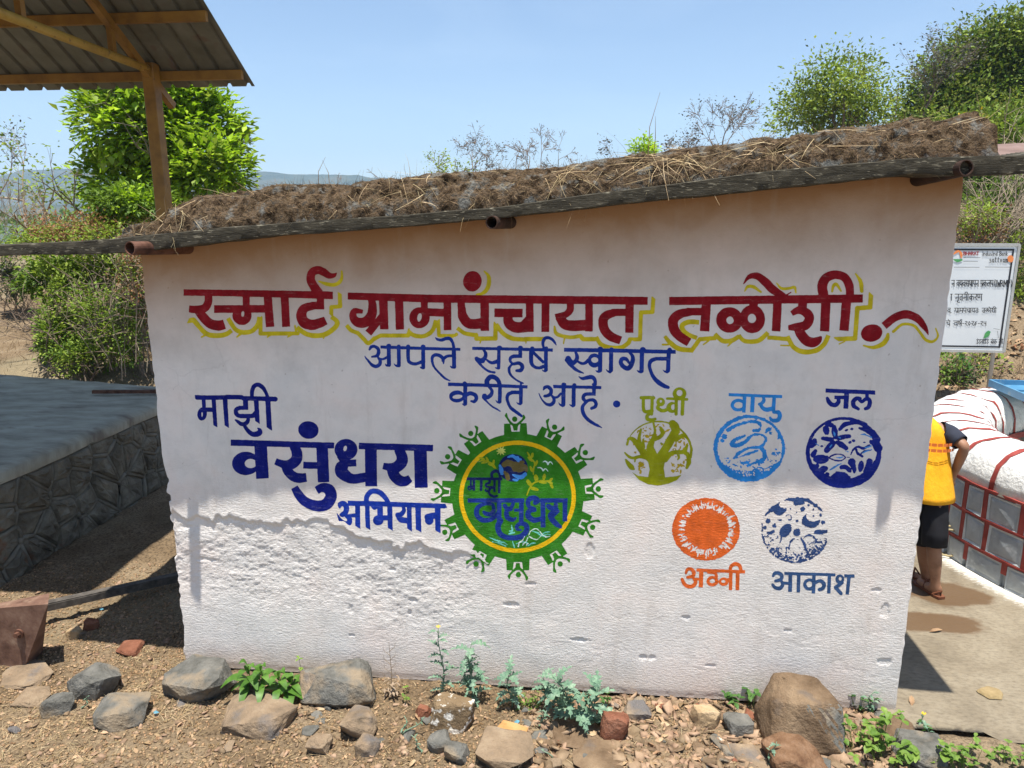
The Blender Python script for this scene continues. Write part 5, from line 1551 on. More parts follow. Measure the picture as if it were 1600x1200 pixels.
# ================================================================= rusty implement at the left edge
M_rplate = mat('rust_brown_plate', [(.09, .045, .030), (.17, .095, .065), (.24, .15, .105)], scale=9, rough=.85, bump=.5, bscale=60, bdist=.004, spots=(.28, .19, .13), spot_scale=8, spot_at=(.58, .70))
imp = thing('iron_bracket', (-3.5, -.12, 0), 'rusty iron plate with a round bolt at the left edge', 'metal plate')
P = lambda px_, py_, y_=-.13: Vector(at_y(px_, py_, y_))
fr = [P(-120, 975), P(0, 950), P(75, 944), P(36, 1050), P(-120, 1062)]
bk = [v_+Vector((0, .16, .012)) for v_ in fr]; bk[1] = P(0, 942, .03); bk[2] = P(77, 927, .03); bk[0] = P(-120, 968, .03)
m = MB(); n = 5; m.add(fr+bk, [tuple(range(n)), tuple(reversed(range(n, 2*n)))]+[(i, (i+1) % n, n+(i+1) % n, n+i) for i in range(n)]); m.build('plate', M_rplate, imp)
bc = P(31, 989, -.133); m = MB(); m.tube([bc, bc+Vector((0, -.012, 0))], .027, 18); o = m.build('washer', M_rust, imp); m = MB(); m.tube([bc+Vector((0, -.010, 0)), bc+Vector((0, -.035, .002))], .016, 6); m.build('bolt', M_rust, o)
M_iron = mat('dark_iron', [(.035, .03, .026), (.08, .07, .06), (.13, .115, .10)], scale=20, rough=.7, bump=.3, bscale=80, bdist=.003)
a = Vector(at_z(70, 950, .14)); b = Vector(at_z(300, 899, .07)); d_ = (b-a); a = a-d_*.03
m = MB(); m.bar(a, b, .028, .045); m.bar(a+Vector((0, .028, .026)), b+Vector((0, .028, .026)), .055, .006); o = m.build('iron_bar', M_iron); tag(o, 'long dark iron bar running from the rusty plate to behind the shed corner', 'iron bar')

# ================================================================= rocks
def rock(name, box, depth, mat_, label, seed, cuts=9, sink=.30, rot=0.0, flat=.0, cat='rock', group=None, pinch=1.0, small=False, facet=None):
    x0, x1, y0, y1 = box; base = at_z((x0+x1)/2, y1, 0.0); dist = math.hypot(base[0], base[1]-CAMY)
    w = (x1-x0)/F*float((base-EYE) @ FW)*.97; dep = w*depth; cy_ = base[1]+dep*.42
    h = max(.03, at_y((x0+x1)/2, y0, cy_+dep*.10)[2])
    rs = np.random.RandomState(seed); bm = bmesh.new(); npt = 9+cuts*2
    for k in range(npt):
        v_ = rs.normal(size=3); v_ /= np.linalg.norm(v_); v_ = np.sign(v_)*np.abs(v_)**.62; v_ = v_*rs.uniform(.82, 1.05); bm.verts.new(v_)
    r_ = bmesh.ops.convex_hull(bm, input=bm.verts); bmesh.ops.delete(bm, geom=[g for g in r_['geom_interior'] if isinstance(g, bmesh.types.BMVert)], context='VERTS')
    bmesh.ops.bevel(bm, geom=bm.edges[:], offset=.075, offset_type='OFFSET', segments=2, profile=.6, affect='EDGES', clamp_overlap=True)
    bmesh.ops.triangulate(bm, faces=bm.faces[:])
    for it in range(3 if not small else 1):
        bmesh.ops.subdivide_edges(bm, edges=[e for e in bm.edges if e.calc_length() > (.16 if not small else .5)], cuts=1, use_grid_fill=True); bmesh.ops.triangulate(bm, faces=bm.faces[:])
    bm.normal_update()
    co = np.array([v_.co[:] for v_ in bm.verts]); nn = np.array([v_.normal[:] for v_ in bm.verts])
    ns = vnoise(co[:, 0]*2.2+seed, co[:, 1]*2.2+co[:, 2]*1.7, 300+seed % 9)*.7+vnoise(co[:, 0]*6+co[:, 2]*5, co[:, 1]*6+seed, 310+seed % 7)*.35+vnoise(co[:, 0]*15+co[:, 2]*11, co[:, 1]*15-co[:, 2]*7, 320)*.22
    co = co+nn*ns[:, None]*.05
    mn, mx = co.min(0), co.max(0); co = (co-mn)/(mx-mn); 
    if pinch != 1: co[:, :2] = .5+(co[:, :2]-.5)*(1+(pinch-1)*co[:, 2:3])
    a_ = rot; X_ = (co[:, 0]-.5)*w; Y_ = (co[:, 1]-.5)*dep
    Xr = X_*math.cos(a_)-Y_*math.sin(a_); Yr = X_*math.sin(a_)+Y_*math.cos(a_)
    Z_ = co[:, 2]*h*(1+sink)-h*sink
    for v_, x_, y_, z_ in zip(bm.verts, Xr, Yr, Z_): v_.co = (x_, y_, z_)
    me = bpy.data.meshes.new(name); bm.to_mesh(me); bm.free(); me.materials.append(mat_)
    if facet:
        me.materials.append(facet[0]); fv = Vector(facet[1]).normalized()
        for p_ in me.polygons:
            if p_.normal.dot(fv) > facet[2]: p_.material_index = 1
    me.polygons.foreach_set('use_smooth', np.ones(len(me.polygons), dtype=bool)); me.set_sharp_from_angle(angle=math.radians(24))
    o = bpy.data.objects.new(name, me); COLL.objects.link(o); o.location = (base[0], cy_, 0)
    return tag(o, label, cat, group)
KW = dict(bump=1.0, bdist=.02, rough=.95, spec=.12)
M_basalt = mat('grey_basalt', [(.085, .083, .072), (.15, .146, .13), (.225, .215, .19)], scale=11, bscale=42, spots=(.27, .215, .15), spot_scale=4, spot_at=(.55, .66), **KW)
M_brownr = mat('brown_stone', [(.10, .065, .038), (.19, .13, .08), (.28, .20, .125)], scale=6, bscale=34, spots=(.12, .105, .095), spot_scale=4, spot_at=(.58, .72), **KW)
M_dusty = mat('dusty_stone', [(.15, .115, .08), (.26, .19, .125), (.34, .26, .175)], scale=6, bscale=36, spots=(.15, .14, .135), spot_scale=4, spot_at=(.52, .66), **KW)
M_orange = mat('ochre_stone', [(.32, .15, .05), (.48, .26, .10), (.56, .34, .15)], scale=7, bscale=30, **KW)
M_brick = mat('brick_red_clay', [(.15, .062, .035), (.24, .10, .06), (.30, .155, .10)], scale=9, bscale=40, **KW)
M_clay = mat('red_clay', [(.12, .062, .035), (.20, .115, .065), (.28, .175, .11)], scale=14, bscale=40, **KW)
M_white = mat('limewashed_stone', [(.15, .105, .06), (.27, .19, .11)], scale=6, bscale=34, spots=(.72, .68, .60), spot_scale=26, spot_at=(.54, .60), **KW)
M_pale = mat('pale_tan_stone', [(.36, .25, .14), (.47, .34, .20), (.52, .40, .26)], scale=7, bscale=36, **KW)
rock('boulder', (1186, 1332, 1062, 1178), .85, M_brownr, 'big rounded brown boulder at the right foot of the wall', 11, cuts=6, pinch=.78, facet=(M_basalt, (.8, -.55, .15), .80))
rock('boulder', (446, 588, 1034, 1108), .62, M_basalt, 'big blocky dark grey boulder leaning on the wall left of centre', 23, cuts=8, pinch=.86, facet=(M_dusty, (-.8, -.3, .3), .72))
rock('rock', (232, 350, 1036, 1100), .7, M_basalt, 'grey pointed rock at the left corner of the wall', 31, cuts=8)
rock('rock', (326, 452, 1092, 1152), .8, M_dusty, 'wide low dusty rock half buried in front of the leafy plant', 41, cuts=5, sink=.5)
rock('rock', (96, 175, 1038, 1094), .8, M_basalt, 'square-topped grey rock right of the rusty plate', 52, cuts=10)
rock('rock', (128, 215, 1088, 1142), .9, M_basalt, 'sloping grey rock just in front of the square-topped one', 63, cuts=7, sink=.3)
rock('rock', (58, 104, 1084, 1122), .9, M_basalt, 'small narrow grey rock at the far left', 71, cuts=8)
rock('rock', (-30, 60, 1050, 1078), .9, M_dusty, 'flat brown slab under the rusty plate', 83, cuts=5, sink=.6)
rock('rock', (10, 62, 1082, 1104), 1.0, M_dusty, 'flat dusty grey slab in the lower left', 85, cuts=5, sink=.6)
rock('rock', (664, 748, 1084, 1146), .6, M_white, 'brown rock splashed with white lime drips below the thistles', 94, cuts=8, pinch=.8)
rock('rock', (736, 834, 1152, 1208), .9, M_dusty, 'grey-brown domed rock at the bottom edge below the middle of the wall', 102, cuts=6, sink=.3)
rock('rock', (762, 824, 1134, 1172), .8, M_orange, 'bright ochre rock tucked behind the domed one', 113, cuts=6)
rock('rock', (520, 586, 1106, 1158), .9, M_dusty, 'flat brown stone in front of the big grey boulder', 124, cuts=7, sink=.3)
rock('rock', (858, 945, 1138, 1170), .9, M_brownr, 'flat reddish-brown rock below the thistle pair', 131, cuts=5, sink=.4)
rock('rock', (936, 984, 1112, 1162), .7, M_brick, 'upright reddish rock right of the thistle pair', 145, cuts=6)
rock('rock', (1080, 1130, 1100, 1142), .8, M_pale, 'pale tan slab left of the big brown boulder', 152, cuts=7)
rock('rock', (890, 990, 1172, 1205), .9, M_brownr, 'broad brown rock at the bottom edge under the reddish one', 164, cuts=5, sink=.4)
rock('rock', (1140, 1212, 1172, 1204), .9, M_dusty, 'flat dusty rock at the bottom edge left of the red clay', 174, cuts=5, sink=.4)
rock('clay_lump', (1200, 1312, 1160, 1222), .8, M_clay, 'crumbly red clay lump under the brown boulder', 183, cuts=4, cat='clay lump')
rock('rock', (1408, 1492, 1154, 1200), .9, M_basalt, 'flat grey slab among the weeds in the lower right', 191, cuts=6, sink=.5)
rock('rock', (1378, 1440, 1128, 1162), .9, M_brownr, 'low brown rock by the right corner of the wall', 195, cuts=6, sink=.4)
rock('rock', (402, 424, 1074, 1092), .9, M_pale, 'small pale stone beside the leafy plant', 201, cuts=6)
rock('rock', (418, 446, 1078, 1102), .9, M_orange, 'small orange stone between the leafy plant and the grey boulder', 202, cuts=6)
rock('rock', (645, 672, 1100, 1124), .9, M_brick, 'small pinkish stone left of the lime-splashed rock', 203, cuts=6)
rock('rock', (470, 514, 1146, 1182), .9, M_dusty, 'angular brown stone below the big grey boulder', 204, cuts=8)
rock('rock', (548, 590, 1150, 1186), .9, M_dusty, 'angular grey-brown stone beside the flat brown one', 205, cuts=8)
rock('rock', (664, 705, 1142, 1178), .9, M_basalt, 'thin grey slab below the lime-splashed rock', 206, cuts=8)
rock('rock', (690, 732, 1160, 1196), .9, M_basalt, 'wedge of grey stone left of the domed rock', 207, cuts=8)
rock('rock', (170, 214, 1004, 1026), .9, M_brick, 'brick-red lump in the shade left of the wall', 208, cuts=6)
rock('rock', (128, 152, 966, 986), .9, M_brick, 'small red brick scrap on the bare soil at left', 209, cuts=6)
rock('rock', (1132, 1180, 1118, 1152), .9, M_basalt, 'bluish grey chip left of the brown boulder', 210, cuts=8)
rock('rock', (974, 1020, 1100, 1126), .8, M_dusty, 'thin brown slab propped near the wall foot', 211, cuts=8)
rock('rock', (100, 122, 980, 1000), .9, M_pale, 'small pale stone on the soil beside the rusty plate', 212, cuts=7)
# small stones: thirty-odd copies of a few shapes, and the uncounted rest as one litter
rs = np.random.RandomState(77)
protos = [rock('small_stone', (600, 630, 1120, 1140), 1.0, mm_, 'small loose stone on the earth along the wall foot', 400+i, cuts=3, small=True, group='small loose stones along the wall foot') for i, mm_ in enumerate((M_dusty, M_brownr, M_basalt, M_pale, M_brick))]
placed = 0
for i in range(150):
    px_ = rs.uniform(0, 1400) if i < 50 else rs.uniform(820, 1380); py_ = rs.uniform(1100, 1196) if px_ > 250 else rs.uniform(960, 1196)
    if i < 5: o = protos[i]
    else: o = protos[[0, 1, 1, 3, 2, 0, 4][rs.randint(0, 7)]].copy(); COLL.objects.link(o)
    q_ = at_z(px_, py_, 0); o.location = (q_[0], q_[1], rs.uniform(-.006, .004)); s_ = rs.uniform(.3, .8) if rs.rand() < .85 else rs.uniform(.8, 1.2)
    o.scale = (s_*rs.uniform(.7, 1.3), s_*rs.uniform(.7, 1.3), s_*rs.uniform(.5, 1.0)); o.rotation_euler = (rs.uniform(-.4, .4), rs.uniform(-.4, .4), rs.uniform(0, 6.28))

def litter(name, n, place, size, mat_, label, cat, seed, flat=.35, curl=False):
    rs = np.random.RandomState(seed); V = []; Q = []
    for i in range(n):
        x, y, z = place(rs); s_ = rs.uniform(*size); b0 = len(V)
        R_ = Matrix.Rotation(rs.uniform(0, 6.28), 3, 'Z') @ Matrix.Rotation(rs.normal()*.5, 3, 'X') @ Matrix.Rotation(rs.normal()*.4, 3, 'Y'); R_ = np.array(R_)
        if curl:      # a dry leaf: five-point sheet with a fold
            L, w_ = s_, s_*rs.uniform(.35, .6); c_ = rs.uniform(.1, .5)*s_
            pts = np.array([(-L/2, 0, 0), (-L*.15, w_/2, c_*.6), (L*.2, w_*.42, c_*.5), (L/2, 0, c_*.3), (L*.2, -w_*.42, c_*.5), (-L*.15, -w_/2, c_*.6), (0, 0, 0)])
            V += list(pts @ R_.T+(x, y, z+.004)); Q += [(b0, b0+1, b0+6, b0+5), (b0+1, b0+2, b0+3, b0+6), (b0+6, b0+3, b0+4, b0+5)]
        else:
            k = rs.uniform(.65, 1.35, size=(8, 3))
            pts = np.array([(a_, b_, c_) for a_ in (-1, 1) for b_ in (-1, 1) for c_ in (-1, 1)])*k*.5*s_*np.array([1, .75, flat])
            V += list(pts @ R_.T+(x, y, z+s_*flat*.3)); Q += [tuple(b0+q_ for q_ in f_) for f_ in ((0, 1, 3, 2), (4, 6, 7, 5), (0, 4, 5, 1), (2, 3, 7, 6), (0, 2, 6, 4), (1, 5, 7, 3))]
    o = link_mesh(name, np.array(V), np.array(Q), mat_); return tag(o, label, cat, kind='stuff')
def spread(x0, x1, y0, y1, px_bias=None):
    def f(rs):
        px_ = rs.uniform(x0, x1); py_ = y0+(y1-y0)*rs.rand()**.9; q_ = at_z(px_, py_, 0); return q_[0], q_[1], float(terrain(q_[0], q_[1]))
    return f
M_grit = mat('soil_crumbs', [(.16, .095, .05), (.30, .20, .11), (.40, .29, .18)], scale=14, rough=1, island=.7, spec=.1, bump=.4, bscale=90, bdist=.004)
M_chip = mat('brown_chips', [(.13, .085, .055), (.26, .18, .115), (.36, .26, .17)], scale=10, rough=.95, island=.6, spec=.1, bump=.5, bscale=60, bdist=.005)
M_dleaf = mat('dry_leaf', [(.16, .095, .05), (.32, .21, .12), (.45, .32, .19)], scale=9, rough=.85, island=.5, spec=.2)
litter('gravel', 7000, spread(-60, 1440, 1062, 1225), (.004, .013), M_grit, 'crumbs of dry soil and grit in front of the wall', 'gravel', 1, .7)
litter('gravel', 4500, spread(-60, 290, 880, 1100), (.004, .013), M_grit, 'crumbs of dry soil on the ground left of the wall', 'gravel', 2, .7)
litter('stone_slabs', 170, spread(830, 1390, 1090, 1225), (.04, .085), M_chip, 'larger flat pieces of broken brown stone along the right half of the wall foot', 'stone chips', 33, .18)
litter('stone_chips', 1400, spread(820, 1400, 1082, 1225), (.012, .045), M_chip, 'flaky brown stone chips heaped along the right half of the wall foot', 'stone chips', 3, .25)
litter('stone_chips', 650, spread(-40, 840, 1085, 1225), (.010, .034), M_chip, 'scattered brown stone chips in front of the left half of the wall', 'stone chips', 4, .3)
litter('stone_chips', 350, spread(-40, 270, 880, 1090), (.010, .034), M_chip, 'scattered chips on the soil beside the platform', 'stone chips', 5, .3)
litter('leaf_litter', 520, spread(830, 1400, 1078, 1220), (.02, .06), M_dleaf, 'curled brown dry leaves among the chips', 'leaf litter', 6, curl=True)
litter('leaf_litter', 220, spread(-20, 840, 1080, 1220), (.015, .045), M_dleaf, 'a few curled dry leaves on the bare soil', 'leaf litter', 7, curl=True)
def low(x0, x1, y0, y1):
    f = spread(x0, x1, y0, y1)
    return lambda rs: (np.array(f(rs))+np.array([0, 0, .004]), (rs.normal(), rs.normal(), rs.uniform(.0, .35)))
sg = blades('dry_grass', 2200, low(-40, 1420, 1070, 1225), (.02, .09), (.001, .0022), M_straw, seed=11, droop=.3); tag(sg, 'thin strands of straw lying on the soil in front of the wall', 'straw', kind='stuff')
sg = blades('dry_grass', 700, low(180, 300, 1010, 1130), (.03, .12), (.001, .0022), M_straw, seed=12, droop=.3); tag(sg, 'straw between the square-topped rock and the pointed rock', 'straw', kind='stuff')
sg = blades('dry_grass', 500, low(-20, 150, 1100, 1200), (.03, .10), (.001, .0022), M_straw, seed=13, droop=.3); tag(sg, 'straw on the ground in the lower left corner', 'straw', kind='stuff')
M_scrap = mat('blue_plastic', (.12, .33, .42), rough=.4); 
for (px_, py_, lb) in ((244, 1118, 'crumpled pale blue plastic scrap between the left rocks'), (159, 955, 'small blue-grey plastic scrap beside the iron bar'), (808, 1132, 'small blue plastic scrap behind the ochre rock')):
    q_ = at_z(px_, py_, 0); m = MB(); r_ = random.Random(px_); pts = [(q_[0]+.018*math.cos(k)*r_.uniform(.6, 1.2), q_[1]+.014*math.sin(k)*r_.uniform(.6, 1.2), .012+r_.uniform(0, .014)) for k in range(6)]
    m.add(pts+[(q_[0], q_[1], .03)], [(k, (k+1) % 6, 6) for k in range(6)]); tag(m.build('plastic_scrap', M_scrap), lb, 'litter')
q_ = at_z(1150, 1158, 0); m = MB(); M_stick = mat('pale_stick', [(.50, .44, .33), (.64, .58, .46)], scale=30, rough=.8)
m.bar(Vector(at_z(1117, 1152, .02)), Vector(at_z(1156, 1170, .015)), .014, .010); tag(m.build('stick', M_stick), 'pale split stick lying left of the brown boulder', 'stick')
M_dung = mat('dry_dung', [(.26, .19, .09), (.36, .27, .14)], scale=20, rough=.95, bump=.8, bscale=60)
for (px_, py_, s_, mm_, lb, cat) in ((1548, 1087, .065, M_dung, 'round pale dung pat drying on the concrete', 'dung pat'),):
    q_ = at_z(px_, py_, 0); m = MB(); ring = [(q_[0]+s_*(1+.15*math.sin(3*t))*math.cos(t), q_[1]+s_*.8*(1+.1*math.sin(5*t))*math.sin(t), .012) for t in np.linspace(0, math.tau, 19)[:-1]]
    ring2 = [(q_[0]+(x_-q_[0])*.7, q_[1]+(y_-q_[1])*.7, .034) for x_, y_, z_ in ring]; m.add(ring+ring2+[(q_[0], q_[1], .028)], [(k, (k+1) % 18, 18+(k+1) % 18, 18+k) for k in range(18)]+[(18+k, 18+(k+1) % 18, 36) for k in range(18)]); tag(m.build('dung_pat', mm_, smooth=True), lb, cat)
for (px_, py_, an, lb) in ((1462, 988, .3, 'curled reddish dry leaf on the edge of the damp patch'), (1424, 1098, 1.2, 'pale dry leaf on the concrete by the wall corner')):
    q_ = at_z(px_, py_, 0); m = MB(); c_, s_ = math.cos(an), math.sin(an); L = .05
    pts = [(-L, 0, 0), (-L*.3, .014, .012), (L*.4, .012, .014), (L, 0, .006), (L*.4, -.012, .012), (-L*.3, -.014, .01), (0, 0, .002)]
    m.add([(q_[0]+a_*c_-b_*s_, q_[1]+a_*s_+b_*c_, .008+z_) for a_, b_, z_ in pts], [(0, 1, 6), (1, 2, 6), (2, 3, 6), (3, 4, 6), (4, 5, 6), (5, 0, 6)]); tag(m.build('fallen_leaf', M_dleaf), lb, 'dry leaf')

# ================================================================= small plants
M_teal = mat('thistle_green', [(.08, .16, .10), (.15, .26, .17), (.28, .38, .27)], scale=30, rough=.6, transl=.2, spec=.3, island=.3)
M_tealb = mat('thistle_stem', [(.14, .22, .15), (.22, .30, .20)], scale=30, rough=.7)
M_green = mat('fresh_green', [(.045, .12, .014), (.08, .19, .025), (.14, .27, .05)], scale=18, rough=.45, transl=.3, spec=.35, island=.3)
M_lime = mat('weed_green', [(.08, .16, .02), (.15, .26, .04), (.25, .36, .08)], scale=18, rough=.55, transl=.35, island=.4)
M_dkgreen = mat('dark_leaf_green', [(.03, .09, .015), (.06, .15, .03), (.09, .20, .04)], scale=12, rough=.5, transl=.3, island=.4)
M_yel = mat('yellow_petal', (.85, .62, .02), rough=.6, transl=.3)
M_drystem = mat('dry_stem', [(.20, .14, .09), (.34, .26, .18)], scale=20, rough=.9)
def lobed_leaf(m, base, d, up, L, wd, rs, lobes=5, droop=.25):
    d = np.array(d)/np.linalg.norm(d); sd = np.cross(d, up); sd /= np.linalg.norm(sd)+1e-9; nrm = np.cross(sd, d)
    mid = lambda t: np.array(base)+d*L*t+nrm*L*droop*(t-t*t*1.6)
    for k in range(lobes):
        t0, t1 = k/lobes, (k+1)/lobes; tm = (t0+t1)/2; w_ = wd*math.sin(math.pi*min(.93, (tm*.85+.12)))*rs.uniform(.8, 1.2)
        for s_ in (-1, 1):
            tip = mid(tm+.09)+sd*s_*w_+nrm*w_*rs.uniform(.1, .4); a1 = mid(t0)+sd*s_*w_*.16; a2 = mid(t1)
            sub = mid(tm-.03)+sd*s_*w_*.62+nrm*w_*.2
            m.add([mid(t0), a1, sub, tip, mid(tm+.10)+sd*s_*w_*.5, a2], [(0, 1, 2, 5), (2, 3, 4), (2, 4, 5)] if s_ > 0 else [(0, 5, 2, 1), (2, 4, 3), (2, 5, 4)])
    m.add([mid(.97)-sd*wd*.12, mid(.97)+sd*wd*.12, mid(1.12)], [(0, 1, 2)])
def thistle(px_, py_, top_py, label, seed, nleaf=16, L=(.05, .09), flower=False, stems=1, y=None, lean=0.0):
    rs = np.random.RandomState(seed); b = at_z(px_, py_, 0); h = at_y(px_, top_py, b[1])[2]
    t = thing('thistle', (b[0], b[1], 0), label, 'thistle', 'grey-green prickly weeds along the wall')
    for s_ in range(stems):
        mst = MB(); mlf = MB(); hh_ = h*(1-.25*s_); ang = rs.uniform(0, 6.28); lx = rs.normal()*.045+lean*hh_; ly = (rs.normal()*.02 if s_ else 0)
        pth = [np.array([b[0]+lx*u_+.012*math.sin(u_*7+seed), b[1]+ly*u_, hh_*u_]) for u_ in np.linspace(0, 1, 7)]
        mst.tube(pth, [.0045*(1-.6*k/6) for k in range(7)], 6); mst.build('stem', M_tealb, t, smooth=True)
        nl_ = max(6, int(nleaf*.75))
        for k in range(nl_):
            u_ = .12+.86*k/nl_; p_ = np.array([np.interp(u_, np.linspace(0, 1, 7), [q_[i_] for q_ in pth]) for i_ in range(3)])
            a_ = ang+k*2.4+rs.normal()*.5; el_ = rs.uniform(-.25, .85); ln = rs.uniform(*L)*.86*min(1.1, h*4)
            lobed_leaf(mlf, p_, (math.cos(a_)*math.cos(el_), math.sin(a_)*math.cos(el_)*.8-.15, math.sin(el_)), np.array([0, 0, 1.]), ln, ln*.30, rs, droop=rs.uniform(.1, .6))
        mlf.build('leaves', M_teal, t)
        if flower and s_ == 0:
            m = MB(); c_ = pth[-1]
            for k in range(5): a_ = k*1.257; m.add([c_, c_+np.array([math.cos(a_)*.013, math.sin(a_)*.013, .012]), c_+np.array([math.cos(a_+.8)*.013, math.sin(a_+.8)*.013, .012])], [(0, 1, 2)])
            m.build('flower', M_yel, t)
    return t
thistle(693, 1096, 982, 'tall thin prickly weed with a yellow bud, leftmost of the thistles', 5, 20, (.06, .09), True)
thistle(736, 1098, 1000, 'bushy two-stemmed prickly weed right of the yellow-budded one', 6, 20, (.07, .11), stems=2, lean=-.1)
thistle(798, 1106, 1044, 'short grey-green thistle left of the yellow moss', 7, 18, (.08, .12))
thistle(880, 1112, 1056, 'grey-green thistle leaning left, behind the teal clump', 8, 16, (.09, .14), stems=2, lean=-.3)
thistle(916, 1140, 1058, 'tallest teal thistle clump beside the reddish rock', 9, 24, (.09, .14), stems=2)
thistle(846, 1136, 1108, 'low silvery thistle rosette at the foot of the teal clump', 10, 12, (.07, .10))
thistle(1450, 1156, 1118, 'small thistle with a bright yellow flower on the concrete edge', 12, 12, (.05, .08), True)
thistle(1352, 1112, 1078, 'sparse weed beside the right corner of the wall', 13, 10, (.06, .09), stems=2)
thistle(1200, 1198, 1158, 'small teal seedling below the brown boulder', 14, 12, (.05, .08))
thistle(662, 1176, 1150, 'small green seedling left of the grey slab', 15, 10, (.05, .07))
thistle(630, 1148, 1118, 'tiny seedling in front of the big grey boulder', 16, 9, (.04, .06), stems=2)
thistle(868, 1190, 1172, 'tiny seedling between the two brown rocks at the bottom', 17, 8, (.04, .06))
thistle(130, 1106, 1086, 'small feathery green seedling between the left rocks', 18, 10, (.04, .07))
def ovate(m, base, d, L, w_, rs, droop=.5, fold=.25, n=5):
    d = np.array(d, float); d /= np.linalg.norm(d); up = np.array([0, 0, 1.]); sd = np.cross(d, up); sd /= np.linalg.norm(sd)+1e-9; nrm = np.cross(sd, d); b0 = []
    for k in range(n+1):
        t = k/n; c_ = np.array(base)+d*L*t+np.array([0, 0, -1])*L*droop*t*t; ww = w_*math.sin(math.pi*min(.97, t*.9+.05))**.9
        b0 += [c_-sd*ww+nrm*ww*fold, c_, c_+sd*ww+nrm*ww*fold]
    m.add(b0, [(3*k+i, 3*k+1+i, 3*k+4+i, 3*k+3+i) for k in range(n) for i in (0, 1)])
pb = at_z(415, 1096, 0); lp = thing('leafy_plant', (pb[0], pb[1], 0), 'bright green plant with long arching leaves at the wall foot', 'plant')
rs = np.random.RandomState(3)
for (px_, top) in ((392, 1024), (415, 1030), (440, 1042), (455, 1052), (402, 1050)):
    b = at_z(px_, 1094, 0); b = b+np.array([0, rs.uniform(-.03, .02), 0]); h = at_y(px_, top+8, b[1])[2]; m = MB(); m.tube([b, (b[0]+.01, b[1], h*.5), (b[0], b[1], h*.88)], [.004, .003, .002], 6); m.build('stem', M_lime, lp)
    for k in range(9):
        a_ = k*2.4+px_; u_ = .35+.55*k/9; el_ = .55+.8*(k/9); m = MB(); L = rs.uniform(.14, .21)*(1.1-.3*k/9)
        ovate(m, (b[0], b[1], h*u_), (math.cos(a_)*math.cos(el_), math.sin(a_)*math.cos(el_)-.25, math.sin(el_)), L, L*.14, rs, droop=.75, n=7); m.build('leaf', M_green, lp, smooth=True)
def weed(px_, py_, w_px, h_px, n, L, label, seed, mat_=None, cat='weed'):
    rs = np.random.RandomState(seed); b = at_z(px_, py_, 0); t = thing('weed', (b[0], b[1], 0), label, cat); m = MB(); ms = MB(); sc_ = 3.9/F
    for k in range(n):
        x_ = b[0]+rs.normal()*w_px*sc_*.28; y_ = b[1]+rs.normal()*.03; z_ = rs.uniform(.15, 1)*h_px*sc_; ms.tube([(x_*.7+b[0]*.3, y_, 0), (x_, y_, z_)], .0012, 4)
        for q2 in range(3):
            a_ = rs.uniform(0, 6.28); ll = rs.uniform(*L); ovate(m, (x_, y_, z_), (math.cos(a_), math.sin(a_)-.2, rs.uniform(-.1, .8)), ll, ll*rs.uniform(.26, .40), rs, droop=.3, n=3)
    ms.build('stems', M_lime, t)['kind'] = 'stuff'; m.build('leaves', mat_ or M_lime, t)['kind'] = 'stuff'; return t
weed(1368, 1172, 90, 60, 26, (.025, .05), 'leafy bright green weeds right of the brown boulder', 21)
weed(1395, 1196, 90, 40, 18, (.03, .06), 'broad-leaved green weeds at the bottom edge below the wall corner', 22)
weed(1505, 1196, 120, 35, 24, (.025, .045), 'low green weeds at the bottom edge of the concrete', 23)
weed(1572, 1192, 50, 30, 14, (.02, .035), 'sparse weeds in the lower right corner', 24)
weed(1352, 1110, 40, 30, 10, (.015, .03), 'thin climbing weed on the right corner of the wall', 25, M_dkgreen)
weed(1143, 1102, 22, 22, 7, (.03, .045), 'left one of two small leafy sprigs at the wall foot', 26, M_dkgreen)
weed(1172, 1100, 20, 28, 7, (.03, .045), 'right one of two small leafy sprigs, touching the boulder', 27, M_dkgreen)
weed(829, 1108, 44, 22, 42, (.008, .016), 'patch of yellow-green moss between the thistles', 28, M_lime, 'moss')
weed(478, 1062, 14, 40, 5, (.02, .035), 'single small sprig behind the big grey boulder', 29)
weed(636, 1092, 16, 16, 5, (.015, .025), 'tiny green sprig by the dry stalk', 30)
weed(950, 1102, 16, 26, 5, (.018, .03), 'small dull sprig against the wall right of the thistles', 31, M_dkgreen)
weed(1398, 1130, 24, 14, 8, (.02, .035), 'little green leaves at the outer corner of the wall', 32)
weed(1445, 1132, 14, 10, 5, (.015, .025), 'tiny green tuft left of the yellow-flowered thistle', 33, M_dkgreen)
b = at_z(612, 1088, 0); ds = thing('dry_stalk', (b[0], b[1], 0), 'branched dead weed stalk against the wall right of the grey boulder', 'dry weed')
h = at_y(612, 1004, b[1])[2]; m = MB(); m.tube([b, (b[0]+.004, b[1], h*.5), (b[0]-.004, b[1], h)], [.003, .0022, .001], 5)
for q2 in range(9):
    u_ = .2+.08*q2; a_ = (-1)**q2; m.tube([(b[0], b[1], h*u_), (b[0]+a_*.03, b[1]-.01, h*(u_+.10)), (b[0]+a_*.035, b[1]-.01, h*(u_+.18))], [.0016, .0012, .0008], 4)
m.build('stalk', M_drystem, ds)
rs = np.random.RandomState(9); m = MB()
for q2 in range(34): a_ = rs.uniform(0, 6.28); ll = rs.uniform(.02, .045); ovate(m, (b[0]+rs.normal()*.03, b[1]+rs.normal()*.02, rs.uniform(.02, .12)), (math.cos(a_), math.sin(a_), rs.uniform(-.5, .5)), ll, ll*.2, rs, n=3)
m.build('withered_leaves', M_drystem, ds)
